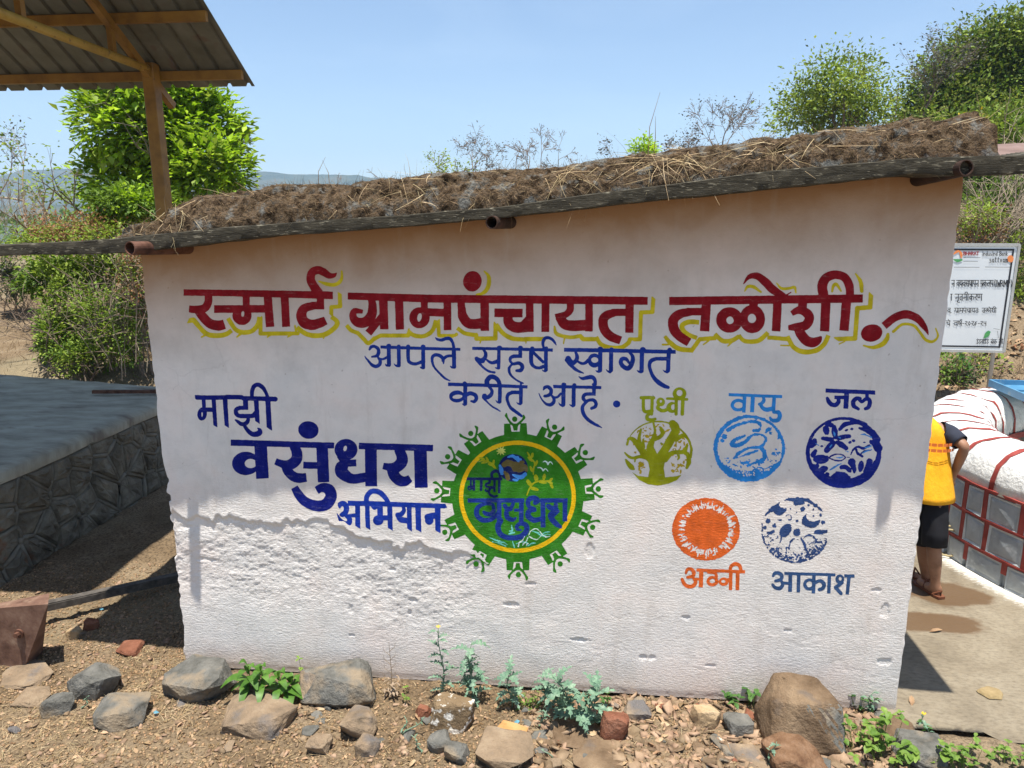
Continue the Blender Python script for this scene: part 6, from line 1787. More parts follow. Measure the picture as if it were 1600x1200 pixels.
# ================================================================= trees and brush
def skeleton(rs, base, d, L, r, depth, spread=.55, kids=(2, 4), shrink=.72, grav=.0, wob=.12, minr=.003):
    """returns list of (p0, p1, r0, r1) and tip points"""
    segs = []; tips = []
    stack = [(np.array(base, float), np.array(d, float)/np.linalg.norm(d), L, r, depth)]
    while stack:
        p, d, L, r, k = stack.pop(); n = 3; q = p; rr = r
        for i in range(n):
            d = d+rs.normal(size=3)*wob+np.array([0, 0, -grav]); d /= np.linalg.norm(d); e = q+d*L/n; r2 = max(minr, rr*.86); segs.append((q, e, rr, r2)); q = e; rr = r2
            if k > 0 and i < n-1 and rs.rand() < .55:
                nd = d+rs.normal(size=3)*spread*1.1; stack.append((q, nd/np.linalg.norm(nd), L*shrink*rs.uniform(.6, .9), rr*.6, k-1))
        if k > 0:
            for c in range(rs.randint(*kids)):
                nd = d+rs.normal(size=3)*spread; stack.append((q, nd/np.linalg.norm(nd), L*shrink*rs.uniform(.8, 1.1), rr*.72, k-1))
        else: tips.append(q)
        if k <= 1: tips.append((p+q)/2)
    return segs, tips
def seg_mesh(name, segs, mat_, parent=None, n=5):
    A = np.array([s[0] for s in segs]); B = np.array([s[1] for s in segs]); R0 = np.array([s[2] for s in segs]); R1 = np.array([s[3] for s in segs])
    D = B-A; D /= np.linalg.norm(D, axis=1)[:, None]+1e-9; T = np.where(np.abs(D[:, 2:3]) < .9, np.array([[0, 0, 1.]]), np.array([[1., 0, 0]]))
    Xv = np.cross(D, T); Xv /= np.linalg.norm(Xv, axis=1)[:, None]; Yv = np.cross(D, Xv); N = len(segs); V = np.zeros((N, 2, n, 3))
    for k in range(n):
        a = k*math.tau/n; o_ = Xv*math.cos(a)+Yv*math.sin(a); V[:, 0, k] = A+o_*R0[:, None]; V[:, 1, k] = B+o_*R1[:, None]
    b = (np.arange(N)*2*n)[:, None]; q = []
    for k in range(n): q.append(np.concatenate([b+k, b+(k+1) % n, b+n+(k+1) % n, b+n+k], 1))
    return link_mesh(name, V.reshape(-1, 3), np.concatenate(q), mat_, parent, smooth=True)
def leaf_mesh(name, C_, mat_, parent, size, rs, up=.5, aspect=.5, droopy=0.0, out=None):
    N = len(C_); D = rs.normal(size=(N, 3)); D[:, 2] = D[:, 2]*.5-droopy
    if out is not None: D = D*.6+out
    D /= np.linalg.norm(D, axis=1)[:, None]+1e-9
    Nn = rs.normal(size=(N, 3))*(1-up); Nn[:, 2] += up*1.4; Sd = np.cross(D, Nn); Sd /= np.linalg.norm(Sd, axis=1)[:, None]+1e-9; Nn = np.cross(Sd, D)
    L = rs.uniform(size[0], size[1], N)[:, None]; w_ = L*aspect*.5; f_ = w_*.35
    V = np.stack([C_, C_+D*L*.45-Sd*w_+Nn*f_, C_+D*L-Nn*L*.12, C_+D*L*.45+Sd*w_+Nn*f_], 1)
    b = (np.arange(N)*4)[:, None]
    T = np.concatenate([np.concatenate([b, b+1, b+2], 1), np.concatenate([b, b+2, b+3], 1)])
    return link_mesh(name, V.reshape(-1, 3), T, mat_, parent)
M_bark = mat('grey_bark', [(.10, .075, .055), (.19, .155, .12), (.28, .24, .20)], scale=14, rough=.95, bump=.6, bscale=40)
M_barkd = mat('brown_twigs', [(.10, .07, .05), (.20, .15, .11), (.28, .22, .17)], scale=6, rough=.95, island=.4)
M_palet = mat('pale_twigs', [(.26, .20, .14), (.40, .33, .24)], scale=6, rough=.95, island=.4)
M_bright = mat('bright_broad_leaf', [(.18, .32, .012), (.32, .50, .022), (.46, .64, .05)], scale=2.2, rough=.45, transl=.38, island=.5, spec=.3)
M_mid = mat('mid_leaf', [(.06, .12, .014), (.13, .22, .026), (.23, .33, .045)], scale=1.4, rough=.55, transl=.32, island=.5)
M_lightl = mat('yellow_green_leaf', [(.13, .21, .022), (.24, .34, .04), (.36, .43, .07)], scale=1.6, rough=.6, transl=.35, island=.5)
M_olive = mat('olive_leaf', [(.075, .10, .018), (.15, .185, .032), (.24, .27, .055)], scale=1.1, rough=.65, transl=.3, island=.5)
M_reddish = mat('withered_brown_leaf', [(.15, .065, .03), (.26, .13, .06), (.30, .20, .08)], scale=3, rough=.8, transl=.2, island=.5)
M_greyl = mat('grey_blue_leaf', [(.07, .075, .065), (.12, .125, .10), (.17, .17, .13)], scale=3, rough=.8, transl=.2, island=.4)
M_yflow = mat('yellow_leaf', [(.45, .33, .02), (.62, .48, .04)], scale=3, rough=.7, transl=.35, island=.3)

def crown_points(rs, lobes, n, per, jitter):
    """leaf positions gathered in clumps over the shells of several ellipsoids"""
    P_ = []; O_ = []; tot = sum(l[3]*l[5] for l in lobes)
    for (cx, cy, cz, rx, ry, rz) in lobes:
        k = int(n*rx*rz/tot)
        for i in range(k):
            v_ = rs.normal(size=3); v_ /= np.linalg.norm(v_); r_ = rs.uniform(.25, 1.0)**.5
            if rs.rand() < .06: r_ *= rs.uniform(1.05, 1.16)
            c_ = np.array([cx+v_[0]*rx*r_, cy+v_[1]*ry*r_, cz+v_[2]*rz*r_])
            P_.append(c_+rs.normal(size=(per, 3))*jitter); O_.append(np.tile(v_*.9+np.array([0, 0, .1]), (per, 1)))
    return np.concatenate(P_), np.concatenate(O_)
def w2(px_, py_, y_): return at_y(px_, py_, y_)
def rad(px_w, y_): return px_w/F*(y_-CAMY)*1.03

# big bright broad-leaved tree on the left, behind the post
TY = 7.6; rs = np.random.RandomState(31)
def lobe(px_, py_, rx, rz, y_, dy=0.0, ry=None): c_ = w2(px_, py_, y_+dy); a_, b_ = rad(rx, y_+dy), rad(rz, y_+dy); return (c_[0], y_+dy, c_[2], a_, ry or a_*.85, b_)
lobes = [lobe(205, 195, 82, 72, TY), lobe(285, 215, 96, 84, TY, .3), lobe(170, 150, 48, 34, TY, .2), lobe(240, 140, 70, 34, TY), lobe(330, 265, 62, 62, TY, -.2), lobe(190, 285, 60, 60, TY, .2), lobe(255, 290, 80, 60, TY, .3), lobe(300, 150, 45, 26, TY, .2)]
g0 = w2(285, 400, TY); gz = float(terrain(g0[0], TY))
tr = thing('broadleaf_tree', (g0[0], TY, gz), 'big rounded tree with bright yellow-green leaves behind the orange post', 'tree')
sg_, tp_ = skeleton(rs, (g0[0], TY, gz-.1), (-.05, 0, 1), 1.6, .13, 4, spread=.5, kids=(2, 4)); seg_mesh('trunk', sg_, M_bark, tr, 6)
for q2 in range(3):
    P_, O_ = crown_points(rs, lobes, 560, 10, .085); leaf_mesh('crown', P_, (M_bright, M_bright, M_lightl)[q2], tr, (.08, .18), rs, up=.82, aspect=.55, out=O_)

def bush(label, px_, py_, w_, h_, y_, mat_, n, size, seed, cat='bush', name='bush', twig=True, group=None, m2=None, jit=.06, per=8):
    rs = np.random.RandomState(seed); c_ = w2(px_, py_, y_); gz = float(terrain(c_[0], y_)); rx, rz = rad(w_/2, y_), rad(h_/2, y_)
    t = thing(name, (c_[0], y_, min(gz, c_[2]-rz)), label, cat, group)
    lb = [(c_[0]+rs.uniform(-.5, .5)*rx, y_+rs.uniform(-.3, .3)*rx, c_[2]+rs.uniform(-.5, .5)*rz, rx*rs.uniform(.4, .7), rx*.5, rz*rs.uniform(.4, .65)) for k in range(6)]
    if twig:
        sg_ = []
        for k in range(9): s1, _ = skeleton(rs, (c_[0]+rs.uniform(-.6, .6)*rx, y_+rs.uniform(-.2, .2), min(gz, c_[2]-rz*.8)), (rs.normal()*.4, rs.normal()*.3, 1), rz*.9, .012, 2, spread=.5, minr=.003); sg_ += s1
        seg_mesh('stems', sg_, M_barkd, t, 4)
    P_, O_ = crown_points(rs, lb, n, per, jit*max(1, (y_+4)/12)); k_ = int(len(P_)*.6)
    leaf_mesh('foliage', P_[:k_], mat_, t, size, rs, up=.78, out=O_[:k_]); leaf_mesh('foliage', P_[k_:], m2 or mat_, t, size, rs, up=.78, out=O_[k_:]); return t
bush('dark leafy bush below the bright tree, right beside the post', 215, 320, 180, 90, 6.4, M_mid, 330, (.06, .12), 41, m2=M_bright)
bush('reddish-brown withered shrub behind the left end of the roof', 165, 370, 230, 80, 5.8, M_reddish, 380, (.03, .07), 42, m2=M_lightl)
bush('broad-leaved climber below the roof sheet at left', 105, 425, 200, 90, 6.2, M_mid, 420, (.07, .13), 43, m2=M_lightl)
bush('low yellow-green bush at the left edge above the roof sheet', 60, 375, 140, 40, 7.2, M_lightl, 200, (.05, .09), 44)
bush('feathery light green bush on the bank at left', 92, 505, 120, 150, 5.3, M_lightl, 420, (.035, .085), 45, m2=M_mid, jit=.05)
bush('tall light green shrub left of the shed wall', 170, 505, 110, 190, 5.1, M_lightl, 280, (.035, .08), 46, m2=M_mid, jit=.05)
bush('brown-stemmed scrub against the left side of the shed', 214, 470, 80, 230, 5.0, M_mid, 330, (.03, .06), 47, m2=M_reddish, jit=.05)
bush('small green bush low on the bank left of the shed', 125, 555, 90, 60, 4.9, M_mid, 170, (.03, .06), 48, m2=M_lightl)
bush('small grey-green shrub at the far left edge', 14, 430, 60, 90, 7.5, M_greyl, 160, (.04, .08), 49, m2=M_mid)
def barespray(name, label, specs, y_, mat_, seed, cat='dry brush', L=1.0, depth=3, r=.02, minr=.003, leaves=None, lsize=(.03, .06), nl=0, spread=.45, kids=(2, 4), grav=0.0):
    rs = np.random.RandomState(seed); c_ = w2(specs[0][0], specs[0][1], y_); gz = c_[2]; t = thing(name, (c_[0], y_, gz), label, cat); sg_ = []; tips = []
    for (px_, py_, dx_, dz_, k_) in specs:
        b_ = w2(px_, py_, y_); s1, t1 = skeleton(rs, (b_[0], y_+rs.uniform(-.3, .3), b_[2]), (dx_, rs.normal()*.15, dz_), L*k_, r*k_, depth, spread=spread, kids=kids, minr=minr, grav=grav); sg_ += s1; tips += t1
    seg_mesh('branches', sg_, mat_, t, 4)
    if leaves is not None:
        T_ = np.array(tips); T_ = T_[rs.randint(0, len(T_), nl)]+rs.normal(size=(nl, 3))*lsize[1]*1.1; leaf_mesh('foliage', T_, leaves, t, lsize, rs, up=.4)
    return t
# stems and dead scrub on the left bank
barespray('dry_scrub', 'tangle of dry stems between the light green bushes left of the shed', [(150, 585, -.2, 1, 1), (185, 590, .1, 1, 1.1), (205, 590, -.1, 1, 1.2), (222, 585, 0, 1, 1), (170, 580, .2, 1, .9), (232, 560, .05, 1, 1.2)], 4.7, M_palet, 51, L=.7, depth=2, r=.007, minr=.0025, leaves=M_lightl, nl=400)
barespray('tree', 'two pale thin trunks with sparse light leaves at the far left', [(48, 395, -.12, 1, 1), (57, 395, .22, 1, .9)], 14, M_palet, 52, 'tree', L=1.3, depth=3, r=.06, leaves=M_lightl, lsize=(.08, .14), nl=480, spread=.4)
barespray('tree', 'small light green tree right of the pale trunks', [(88, 400, 0, 1, .8)], 12, M_palet, 53, 'tree', L=.9, depth=3, r=.04, leaves=M_lightl, lsize=(.07, .12), nl=520)
barespray('bare_tree', 'leafless grey tree at the left edge with a few top leaves', [(8, 400, -.05, 1, 1.1), (-8, 400, .1, 1, 1)], 15, M_barkd, 54, 'bare tree', L=1.5, depth=4, r=.05, leaves=M_greyl, lsize=(.07, .13), nl=500, spread=.35)
barespray('bare_bush', 'thicket of bare upright twigs at the far left', [(x_, 400, random.Random(x_).uniform(-.25, .2), 1, .8) for x_ in (-20, -5, 6, 15, 24, 34)], 11, M_palet, 55, 'bare bush', L=.8, depth=3, r=.015, spread=.22)
barespray('bare_sapling', 'thin dark bare twigs against the hill left of the bright tree', [(133, 340, .02, 1, 1)], 8, M_barkd, 56, 'sapling', L=.42, depth=1, r=.008, spread=.2)
# things peeping over the roof
barespray('dry_shrub', 'arching half-bare shrub above the middle of the roof', [(738, 285, 0, 1, 1), (745, 285, .3, 1, .8)], 10, M_barkd, 61, 'shrub', L=.42, depth=4, r=.012, leaves=M_greyl, lsize=(.025, .05), nl=500, spread=.5, grav=.06)
barespray('dry_shrub', 'low yellow-green shrub left of the arching one', [(690, 290, -.1, 1, .9), (712, 290, .1, 1, .7)], 10, M_barkd, 62, 'shrub', L=.28, depth=3, r=.010, leaves=M_lightl, lsize=(.035, .07), nl=420)
barespray('dry_shrub', 'bare twiggy shrub above the roof left of the two stalks', [(845, 275, 0, 1, 1), (870, 272, .25, 1, .9), (830, 275, -.2, 1, .9)], 10, M_barkd, 63, 'shrub', L=.30, depth=4, r=.010, leaves=M_greyl, lsize=(.02, .04), nl=260)
bush('small bright green treetop above the roof right of centre', 1010, 232, 48, 34, 12, M_bright, 70, (.07, .12), 64, 'treetop', 'treetop')
barespray('dry_shrub', 'thin dark sprays left of the small bright treetop', [(958, 255, -.1, 1, .6), (1075, 250, 0, 1, .7), (1050, 250, .1, 1, .6)], 11, M_barkd, 65, 'shrub', L=.32, depth=3, r=.010, leaves=M_greyl, lsize=(.04, .07), nl=300)
barespray('dry_shrub', 'airy upright shrub with fine grey-green sprays above the roof', [(1125, 245, 0, 1, 1), (1130, 245, .3, 1, .9), (1118, 245, -.35, 1, .9)], 10, M_barkd, 66, 'shrub', L=.40, depth=4, r=.012, leaves=M_greyl, lsize=(.03, .055), nl=520, spread=.4)
barespray('bare_twig', 'few bare twigs over the left part of the roof', [(595, 295, -.1, 1, 1), (520, 300, 0, 1, .9), (608, 295, .1, 1, .8)], 7, M_barkd, 67, 'twigs', L=.16, depth=2, r=.005, minr=.0018)
# loosely leaved tree right of centre
def hill_tree(label, lobes_px, y_, mats, n, size, seed, trunk_px, depth=4, L=1.6, cat='tree', jit=.2, per=9, branch=True, thin=.0):
    rs = np.random.RandomState(seed); lb = [lobe(a_, b_, c_, d_, y_, rs.uniform(-.8, .8)) for a_, b_, c_, d_ in lobes_px]
    g_ = w2(trunk_px[0], trunk_px[1], y_); gz = float(terrain(g_[0], y_)); t = thing('tree', (g_[0], y_, min(gz, g_[2])), label, cat)
    if branch:
        sg_, tp_ = skeleton(rs, (g_[0], y_, min(gz, g_[2])), (0, 0, 1), L, .10, depth, spread=.5); 
        for a_ in lb:
            s1, _ = skeleton(rs, (g_[0], y_, g_[2]), (a_[0]-g_[0], a_[1]-y_, a_[2]-g_[2]+.3), np.linalg.norm([a_[0]-g_[0], a_[2]-g_[2]])*.55, .05, 2, spread=.4, shrink=.45); sg_ += s1
        seg_mesh('trunk', sg_, M_bark, t, 5)
    for q2, mm_ in enumerate(mats):
        P_, O_ = crown_points(rs, lb, n//len(mats), per, jit); leaf_mesh('crown', P_, mm_, t, size, rs, up=.55, out=O_)
    return t
hill_tree('airy light green tree over the right part of the roof', [(1290, 125, 30, 22), (1262, 160, 34, 26), (1330, 110, 26, 18), (1345, 145, 34, 26), (1250, 185, 40, 22), (1310, 175, 45, 30), (1360, 175, 30, 22)], 15, [M_lightl, M_olive, M_lightl], 1000, (.06, .13), 71, (1318, 240), jit=.22, L=.7, depth=3)
barespray('bare_tree', 'dark sparse tree with small purple-grey leaves between the green ones', [(1425, 210, 0, 1, 1), (1432, 200, .1, 1, 1)], 15, M_barkd, 72, 'tree', L=.78, depth=4, r=.025, leaves=M_greyl, lsize=(.05, .09), nl=900, spread=.32)
hill_tree('great dark green tree on the slope at the upper right', [(1446, 167, 30, 22), (1476, 132, 32, 24), (1506, 102, 34, 25), (1541, 82, 36, 25), (1581, 64, 34, 22), (1616, 62, 30, 24), (1491, 172, 36, 30), (1536, 137, 42, 30), (1586, 117, 40, 30), (1631, 112, 44, 40), (1436, 207, 34, 25), (1506, 207, 51, 25), (1566, 182, 49, 32), (1616, 182, 51, 40), (1666, 152, 61, 61), (1706, 92, 61, 61)], 19, [M_olive, M_lightl, M_mid, M_olive], 9000, (.08, .17), 73, (1530, 290), jit=.30, L=1.2, depth=3)
hill_tree('green tree lower on the slope behind the right end of the roof', [(1560, 235, 60, 50), (1620, 230, 60, 60), (1500, 235, 50, 35), (1590, 290, 60, 40), (1540, 300, 40, 40), (1570, 340, 50, 34), (1450, 225, 40, 26)], 14, [M_olive, M_lightl, M_mid], 4200, (.07, .14), 74, (1570, 350), jit=.22, L=.9, depth=3)
bush('patch of yellow leaves in front of the great dark tree', 1505, 205, 70, 34, 13, M_yflow, 50, (.06, .11), 75, 'shrub', 'shrub', m2=M_lightl)
bush('yellow-tinged shrub over the right end of the roof', 1400, 225, 110, 40, 13, M_lightl, 170, (.05, .10), 76, 'shrub', 'shrub', m2=M_reddish)
# undergrowth and scrub behind the notice board
for i, (px_, py_, w_, h_, y_, m_, n_, lb) in enumerate([
    (1560, 330, 130, 110, 11.5, M_mid, 420, 'dark green undergrowth above the notice board'),
    (1530, 350, 80, 90, 9.8, M_lightl, 150, 'bright weedy growth just above the left of the notice board'),
    (1600, 440, 70, 200, 9.5, M_lightl, 260, 'dry yellow-green scrub right of the notice board'),
    (1640, 330, 90, 160, 11, M_mid, 300, 'dark thicket at the right edge'),
    (1590, 585, 60, 80, 7.8, M_lightl, 110, 'leafy sprigs right of the notice board leg'),
    (1535, 580, 90, 90, 7.5, M_lightl, 90, 'open leafy shrub below the notice board'),
    (1490, 590, 60, 70, 7.2, M_dkgreen, 120, 'dark shrub between the shed wall and the well')]):
    bush(lb, px_, py_, w_, h_, y_, m_, n_, (.045, .09), 81+i, m2=[M_mid, M_reddish, M_lightl][i % 3])
for i, (px_, py_, y_, lb) in enumerate([(1520, 400, 10, 'tangle of bare pale canes above the notice board'), (1570, 400, 10.5, 'tangle of bare canes above the right of the notice board'), (1610, 420, 9.5, 'bare pale canes at the right edge'), (1515, 645, 7.6, 'brown stems of the shrub below the notice board'), (1590, 330, 10.8, 'grey vine stems hanging before the dark thicket')]):
    rr_ = random.Random(i); barespray('bare_canes', lb, [(px_+rr_.uniform(-35, 35), py_+rr_.uniform(-15, 15), rr_.uniform(-.7, .7), 1, rr_.uniform(.7, 1.2)) for k in range(8)], y_, M_palet if i != 3 else M_barkd, 90+i, 'bare canes', L=.8 if i != 3 else .4, depth=2, r=.014, minr=.004, spread=.5)
# dry grass on the banks
def bank(x0, x1, y0, y1):
    def f(rs):
        x_, y_ = rs.uniform(x0, x1), rs.uniform(y0, y1); return (x_, y_, float(terrain(x_, y_))-.01), (rs.normal()*.4, rs.normal()*.4, 1)
    return f
sg = blades('dry_grass', 5000, bank(4.2, 11, 6.4, 14), (.06, .28), (.004, .010), M_straw, seed=21, droop=.5); tag(sg, 'dry grass over the brown bank behind the notice board', 'dry grass', kind='stuff')
sg = blades('dry_grass', 4000, bank(-9, -2.4, 4.4, 11), (.04, .16), (.003, .008), M_straw_d, seed=22, droop=.5); tag(sg, 'dry grass over the bank behind the platform', 'dry grass', kind='stuff')
litter('leaf_litter', 3500, lambda rs: (lambda x_, y_: (x_, y_, float(terrain(x_, y_))))(rs.uniform(4.0, 10.5), rs.uniform(6.2, 13)), (.05, .13), M_dleaf, 'fallen brown leaves over the bank behind the notice board', 'leaf litter', 23, curl=True)
# far woods on the valley floor: one mass
rs = np.random.RandomState(7); lb = []
for k in range(120):
    px_ = rs.uniform(-300, 1500); y_ = rs.uniform(60, 150); c_ = w2(px_, 352+rs.uniform(-8, 14), y_); r_ = rs.uniform(2.2, 4.5); lb.append((c_[0], y_, c_[2]-1.5, r_, r_, r_*.8))
P_, O_ = crown_points(rs, lb, 4200, 4, .5); o = leaf_mesh('far_wood', P_, M_mid, None, (.6, 1.3), rs, up=.5, out=O_); tag(o, 'far wooded valley seen as one hazy mass', 'far wood', kind='stuff')

# ================================================================= the man behind the corner
M_skin = mat('brown_skin', [(.22, .11, .062), (.29, .15, .088), (.33, .18, .11)], scale=12, rough=.55, spec=.35)
M_shirt = mat('yellow_jersey', [(.70, .29, .006), (.80, .37, .010), (.84, .43, .02)], scale=5, rough=.85, bump=.6, bscale=9, stretch=(1, 1, .45), bdist=.03)
M_navy = mat('navy_cloth', [(.018, .022, .035), (.035, .04, .06)], scale=8, rough=.9, bump=.15, bscale=40, bdist=.006)
M_black = mat('black_shorts', [(.007, .007, .009), (.016, .016, .02)], scale=8, rough=.85, bump=.2, bscale=30, bdist=.008)
M_hair = mat('black_hair', [(.006, .005, .005), (.015, .012, .01)], scale=60, rough=.6, stretch=(1, 1, .3))
M_sandal = mat('brown_sandal', [(.12, .04, .02), (.18, .07, .035)], scale=20, rough=.6)
man = thing('person', (2.38, 1.42, 0), 'person in yellow jersey and black shorts bending behind the right corner of the shed', 'person')
YM = 1.42
def pm(px_, py_, y_=YM): return np.array(at_y(px_, py_, y_))
hipR, hipL = pm(1464, 768, 1.40), pm(1438, 766, 1.48); pel = (hipR+hipL)/2+np.array([0, 0, .05])
chest = pm(1450, 690, 1.52); neck = pm(1440, 655, 1.60); head = neck+np.array([-.12, .10, .10])
shR, shL = pm(1479, 674, 1.50), pm(1424, 676, 1.62); elR, elL = pm(1508, 698, 1.36), shL+np.array([-.10, .10, -.26])
wrR, wrL = pm(1490, 741, 1.48), elL+np.array([-.02, .22, -.10])
anR, anL = pm(1462, 922, 1.36), pm(1447, 912, 1.55); knR, knL = pm(1459, 852, 1.35), pm(1443, 846, 1.50)
toeR = anR+np.array([-.05, .17, -.055]); toeL = anL+np.array([-.09, .15, -.05]); heR = anR+np.array([.01, -.035, -.05]); heL = anL+np.array([.01, -.035, -.045])
for v_ in (toeR, toeL, heR, heL): v_[2] = .032
verts = []; edges = []; radii = []
def J(p, r, par=None):
    verts.append(tuple(p)); radii.append(r if isinstance(r, tuple) else (r, r)); k = len(verts)-1
    if par is not None: edges.append((par, k))
    return k
root = J(pel, (.125, .10)); wa = J((pel+chest)/2, (.115, .09), root); ch = J(chest, (.13, .10), wa); nb = J(neck+np.array([.01, -.01, -.02]), .052, ch); nk = J(neck+np.array([-.03, .03, .03]), .048, nb)
hd = J(head, (.068, .078), nk); J(head+np.array([-.035, .03, .10]), (.06, .068), hd)
for hip, kn, an, toe, he in ((hipR, knR, anR, toeR, heR), (hipL, knL, anL, toeL, heL)):
    a = J(hip, .082, root); b = J((hip+kn)/2, .068, a); c2 = J(kn, .05, b); c3 = J(kn*.65+an*.35, .052, c2); c4 = J(kn*.25+an*.75, .034, c3); d2 = J(an, .031, c4)
    J(he, .028, d2); e2 = J((an+toe)/2-np.array([0, 0, .01]), .034, d2); J(toe, .026, e2)
for s_, sh, el, wr in ((1, shR, elR, wrR), (-1, shL, elL, wrL)):
    a = J(sh, .052, ch); b = J((sh+el)/2, .044, a); c2 = J(el, .037, b); c3 = J(el*.6+wr*.4, .036, c2); d2 = J(wr, .024, c3)
    dr = (wr-el)/np.linalg.norm(wr-el); sd_ = np.cross(dr, (0, 0, 1.)); sd_ /= np.linalg.norm(sd_); pmv = J(wr+dr*.05, (.030, .018), d2)
    for k in range(4):
        o_ = sd_*(k-1.5)*.019; f1 = J(wr+dr*.092+o_, .0095, pmv); f2 = J(wr+dr*(.117+(.006, .010, .006, -.004)[k])+o_+np.array([0, .008, -.012]), .0085, f1); J(wr+dr*(.128+(.008, .012, .006, -.008)[k])+o_+np.array([0, .018, -.030]), .0075, f2)
    t1 = J(wr+dr*.035-sd_*.034, .011, pmv); J(wr+dr*.068-sd_*.046+np.array([0, .006, -.006]), .0095, t1)
me = bpy.data.meshes.new('body'); me.from_pydata(verts, edges, []); me.update(); me.materials.append(M_skin)
body = bpy.data.objects.new('body', me); COLL.objects.link(body); attach(body, man)
sk = body.modifiers.new('skin', 'SKIN'); sk.use_smooth_shade = True
for k, r_ in enumerate(radii): me.skin_vertices[0].data[k].radius = r_
me.skin_vertices[0].data[0].use_root = True
ss = body.modifiers.new('sub', 'SUBSURF'); ss.levels = 2; ss.render_levels = 2
def garment(name, path, rads, mat_, n=20, wob=.009, seed=0, caps=False, oval=(1, .8), par=man):
    P_ = [Vector(p_) for p_ in path]; rings = []
    for i, p_ in enumerate(P_):
        d_ = (P_[min(i+1, len(P_)-1)]-P_[max(i-1, 0)]).normalized(); x_ = Vector((1, 0, 0)); x_ = (x_-d_*x_.dot(d_)).normalized(); y_ = d_.cross(x_); r_ = rads[i]; ra, rb = r_ if isinstance(r_, tuple) else (r_*oval[0], r_*oval[1])
        rings.append([p_+x_*math.cos(t)*(ra+wob*math.sin(t*5+i*1.3+seed))+y_*math.sin(t)*(rb+wob*math.cos(t*4+i*.9+seed)) for t in [k*math.tau/n for k in range(n)]])
    m = MB(); m.loft(rings, caps=caps); o = m.build(name, mat_, par, smooth=True); sb = o.modifiers.new('sub', 'SUBSURF'); sb.levels = 1; sb.render_levels = 1
    so = o.modifiers.new('thickness', 'SOLIDIFY'); so.thickness = .004; return o
hem = np.array([pel[0], pel[1], pm(1460, 779, 1.42)[2]])
jersey = garment('jersey', [hem, (hem+pel)/2, (pel+chest)/2, chest+np.array([0, 0, -.03]), chest+np.array([0, 0, .05]), neck+np.array([.02, -.015, -.05]), neck+np.array([0, -.0, -.005])], [(.178, .155), (.160, .140), (.136, .115), (.136, .112), (.142, .104), (.098, .088), (.066, .064)], M_shirt, seed=1)
garment('sleeve', [shR+np.array([-.035, .0, .01]), shR+np.array([.0, 0, .005]), (shR+elR)/2, shR*.25+elR*.75], [.062, .066, .062, .058], M_navy, n=16, oval=(1, 1), wob=.003)
garment('sleeve', [shL+np.array([.035, .0, .01]), shL, (shL+elL)/2, shL*.25+elL*.75], [.062, .066, .062, .058], M_navy, n=16, oval=(1, 1), wob=.003)
def leg_short(hip, kn): garment('shorts_leg', [hip+np.array([0, 0, .02]), hip+np.array([0, 0, -.06]), (hip+kn)/2, kn+np.array([0, 0, .0])], [.066, .078, .086, .083], M_black, n=16, oval=(1, 1), wob=.006, seed=2)
leg_short(hipR, knR); leg_short(hipL, knL)
garment('shorts_waist', [pel+np.array([0, 0, -.10]), pel, pel+np.array([0, 0, .06])], [(.140, .112), (.135, .108), (.12, .10)], M_black, n=20)
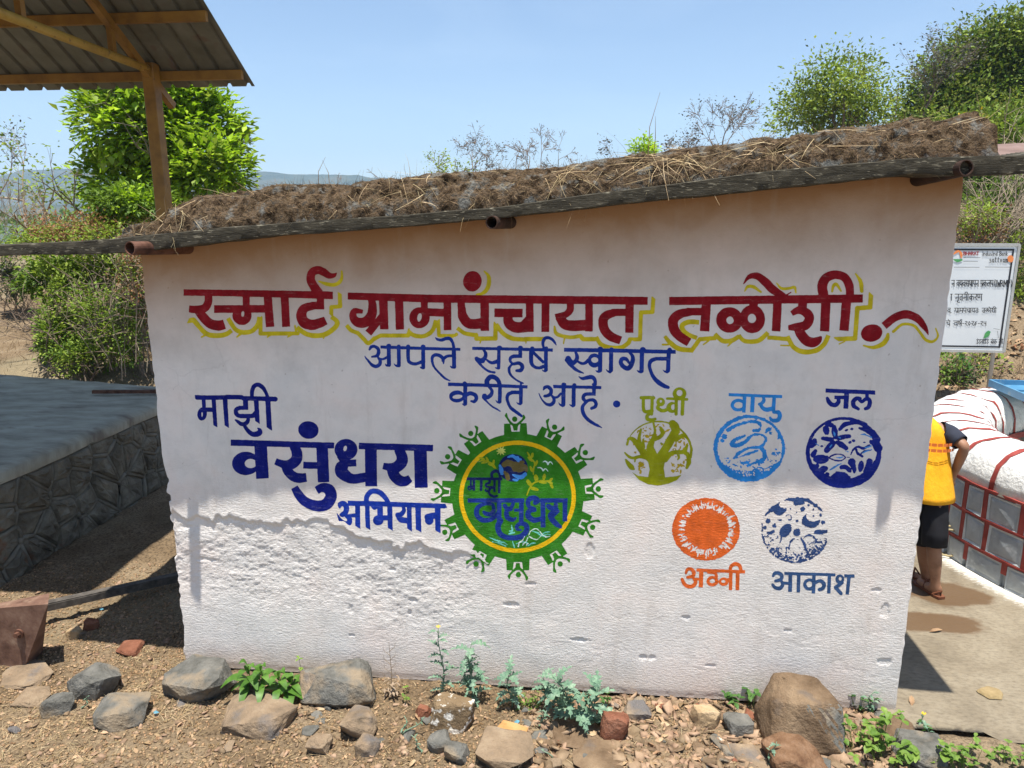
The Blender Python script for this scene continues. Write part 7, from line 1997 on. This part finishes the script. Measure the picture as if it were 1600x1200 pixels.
# faint orange print and a dark panel on the back of the jersey
M_print = mat('orange_print', [(.75, .16, .03), (.80, .22, .05)], scale=30, rough=.7)
m = MB()
for k, (z_, x0, x1) in enumerate(((1.06, -.10, .10), (1.10, -.11, .10))):
    for q2 in range(9):
        a0 = math.radians(205+q2*15); a1 = a0+math.radians(13); c_ = (pel+chest)/2; r1, r2 = .146, .125
        m.add([(c_[0]+r1*math.cos(a_), c_[1]+r2*math.sin(a_), zz) for a_, zz in ((a0, z_), (a1, z_), (a1, z_+.022), (a0, z_+.022))], [(0, 1, 2, 3)])
m.build('jersey_print', M_print, jersey)
m = MB(); bm_ = bmesh.new(); bmesh.ops.create_uvsphere(bm_, u_segments=20, v_segments=14, radius=1); hc = Vector(head)+Vector((-.02, .012, .065))
m.add([(hc.x+v_.co.x*.084, hc.y+v_.co.y*.094-.012, hc.z+v_.co.z*.095+.012) for v_ in bm_.verts if True], [[v_.index for v_ in f_.verts] for f_ in bm_.faces if min(v_.co.z for v_ in f_.verts) > -.35 or max(v_.co.y for v_ in f_.verts) < .1]); bm_.free(); m.build('hair', M_hair, man, smooth=True)
for an_, toe_, he_ in ((anR, toeR, heR), (anL, toeL, heL)):
    d_ = Vector(toe_)-Vector(he_); d_.z = 0; L = d_.length+.05; d_.normalize(); x_ = Vector((d_.y, -d_.x, 0)); c_ = Vector(he_)-d_*.028; c_.z = .004
    o1 = [c_+d_*L*t+x_*s2*w_ for s2, seq in ((1, [(0, .026), (.15, .036), (.5, .036), (.8, .045), (.95, .034), (1, .012)]), (-1, [(1, .012), (.95, .034), (.8, .045), (.5, .036), (.15, .036), (0, .026)])) for t, w_ in seq]
    n_ = len(o1); m = MB(); m.add(o1+[p_+Vector((0, 0, .018)) for p_ in o1], [tuple(range(n_)), tuple(reversed(range(n_, 2*n_)))]+[(i, (i+1) % n_, n_+(i+1) % n_, n_+i) for i in range(n_)])
    sdl = m.build('sandal', M_sandal, man); m = MB(); m.tube([c_+d_*L*.55+x_*.036+Vector((0, 0, .02)), c_+d_*L*.62+Vector((0, 0, .075)), c_+d_*L*.55-x_*.036+Vector((0, 0, .02))], .007, 6); m.tube([c_+d_*L*.2+x_*.034+Vector((0, 0, .02)), c_+d_*L*.03+Vector((0, 0, .06)), c_+d_*L*.2-x_*.034+Vector((0, 0, .02))], .006, 6); m.build('strap', M_sandal, sdl)

# ================================================================= the air
hz = MB(); hz.box((-3400, -60, -75), (3400, 1800, 175)); haze = hz.build('haze', None)
mh = bpy.data.materials.new('hazy_air'); mh.use_nodes = True; nt = mh.node_tree; nt.nodes.clear()
pv_ = nt.nodes.new('ShaderNodeVolumePrincipled'); pv_.inputs['Color'].default_value = (.50, .72, 1.0, 1); pv_.inputs['Density'].default_value = .00048; pv_.inputs['Anisotropy'].default_value = .2
ou = nt.nodes.new('ShaderNodeOutputMaterial'); nt.links.new(pv_.outputs[0], ou.inputs['Volume']); haze.data.materials.append(mh); haze['kind'] = 'stuff'; haze['label'] = 'thin bluish haze in the air'
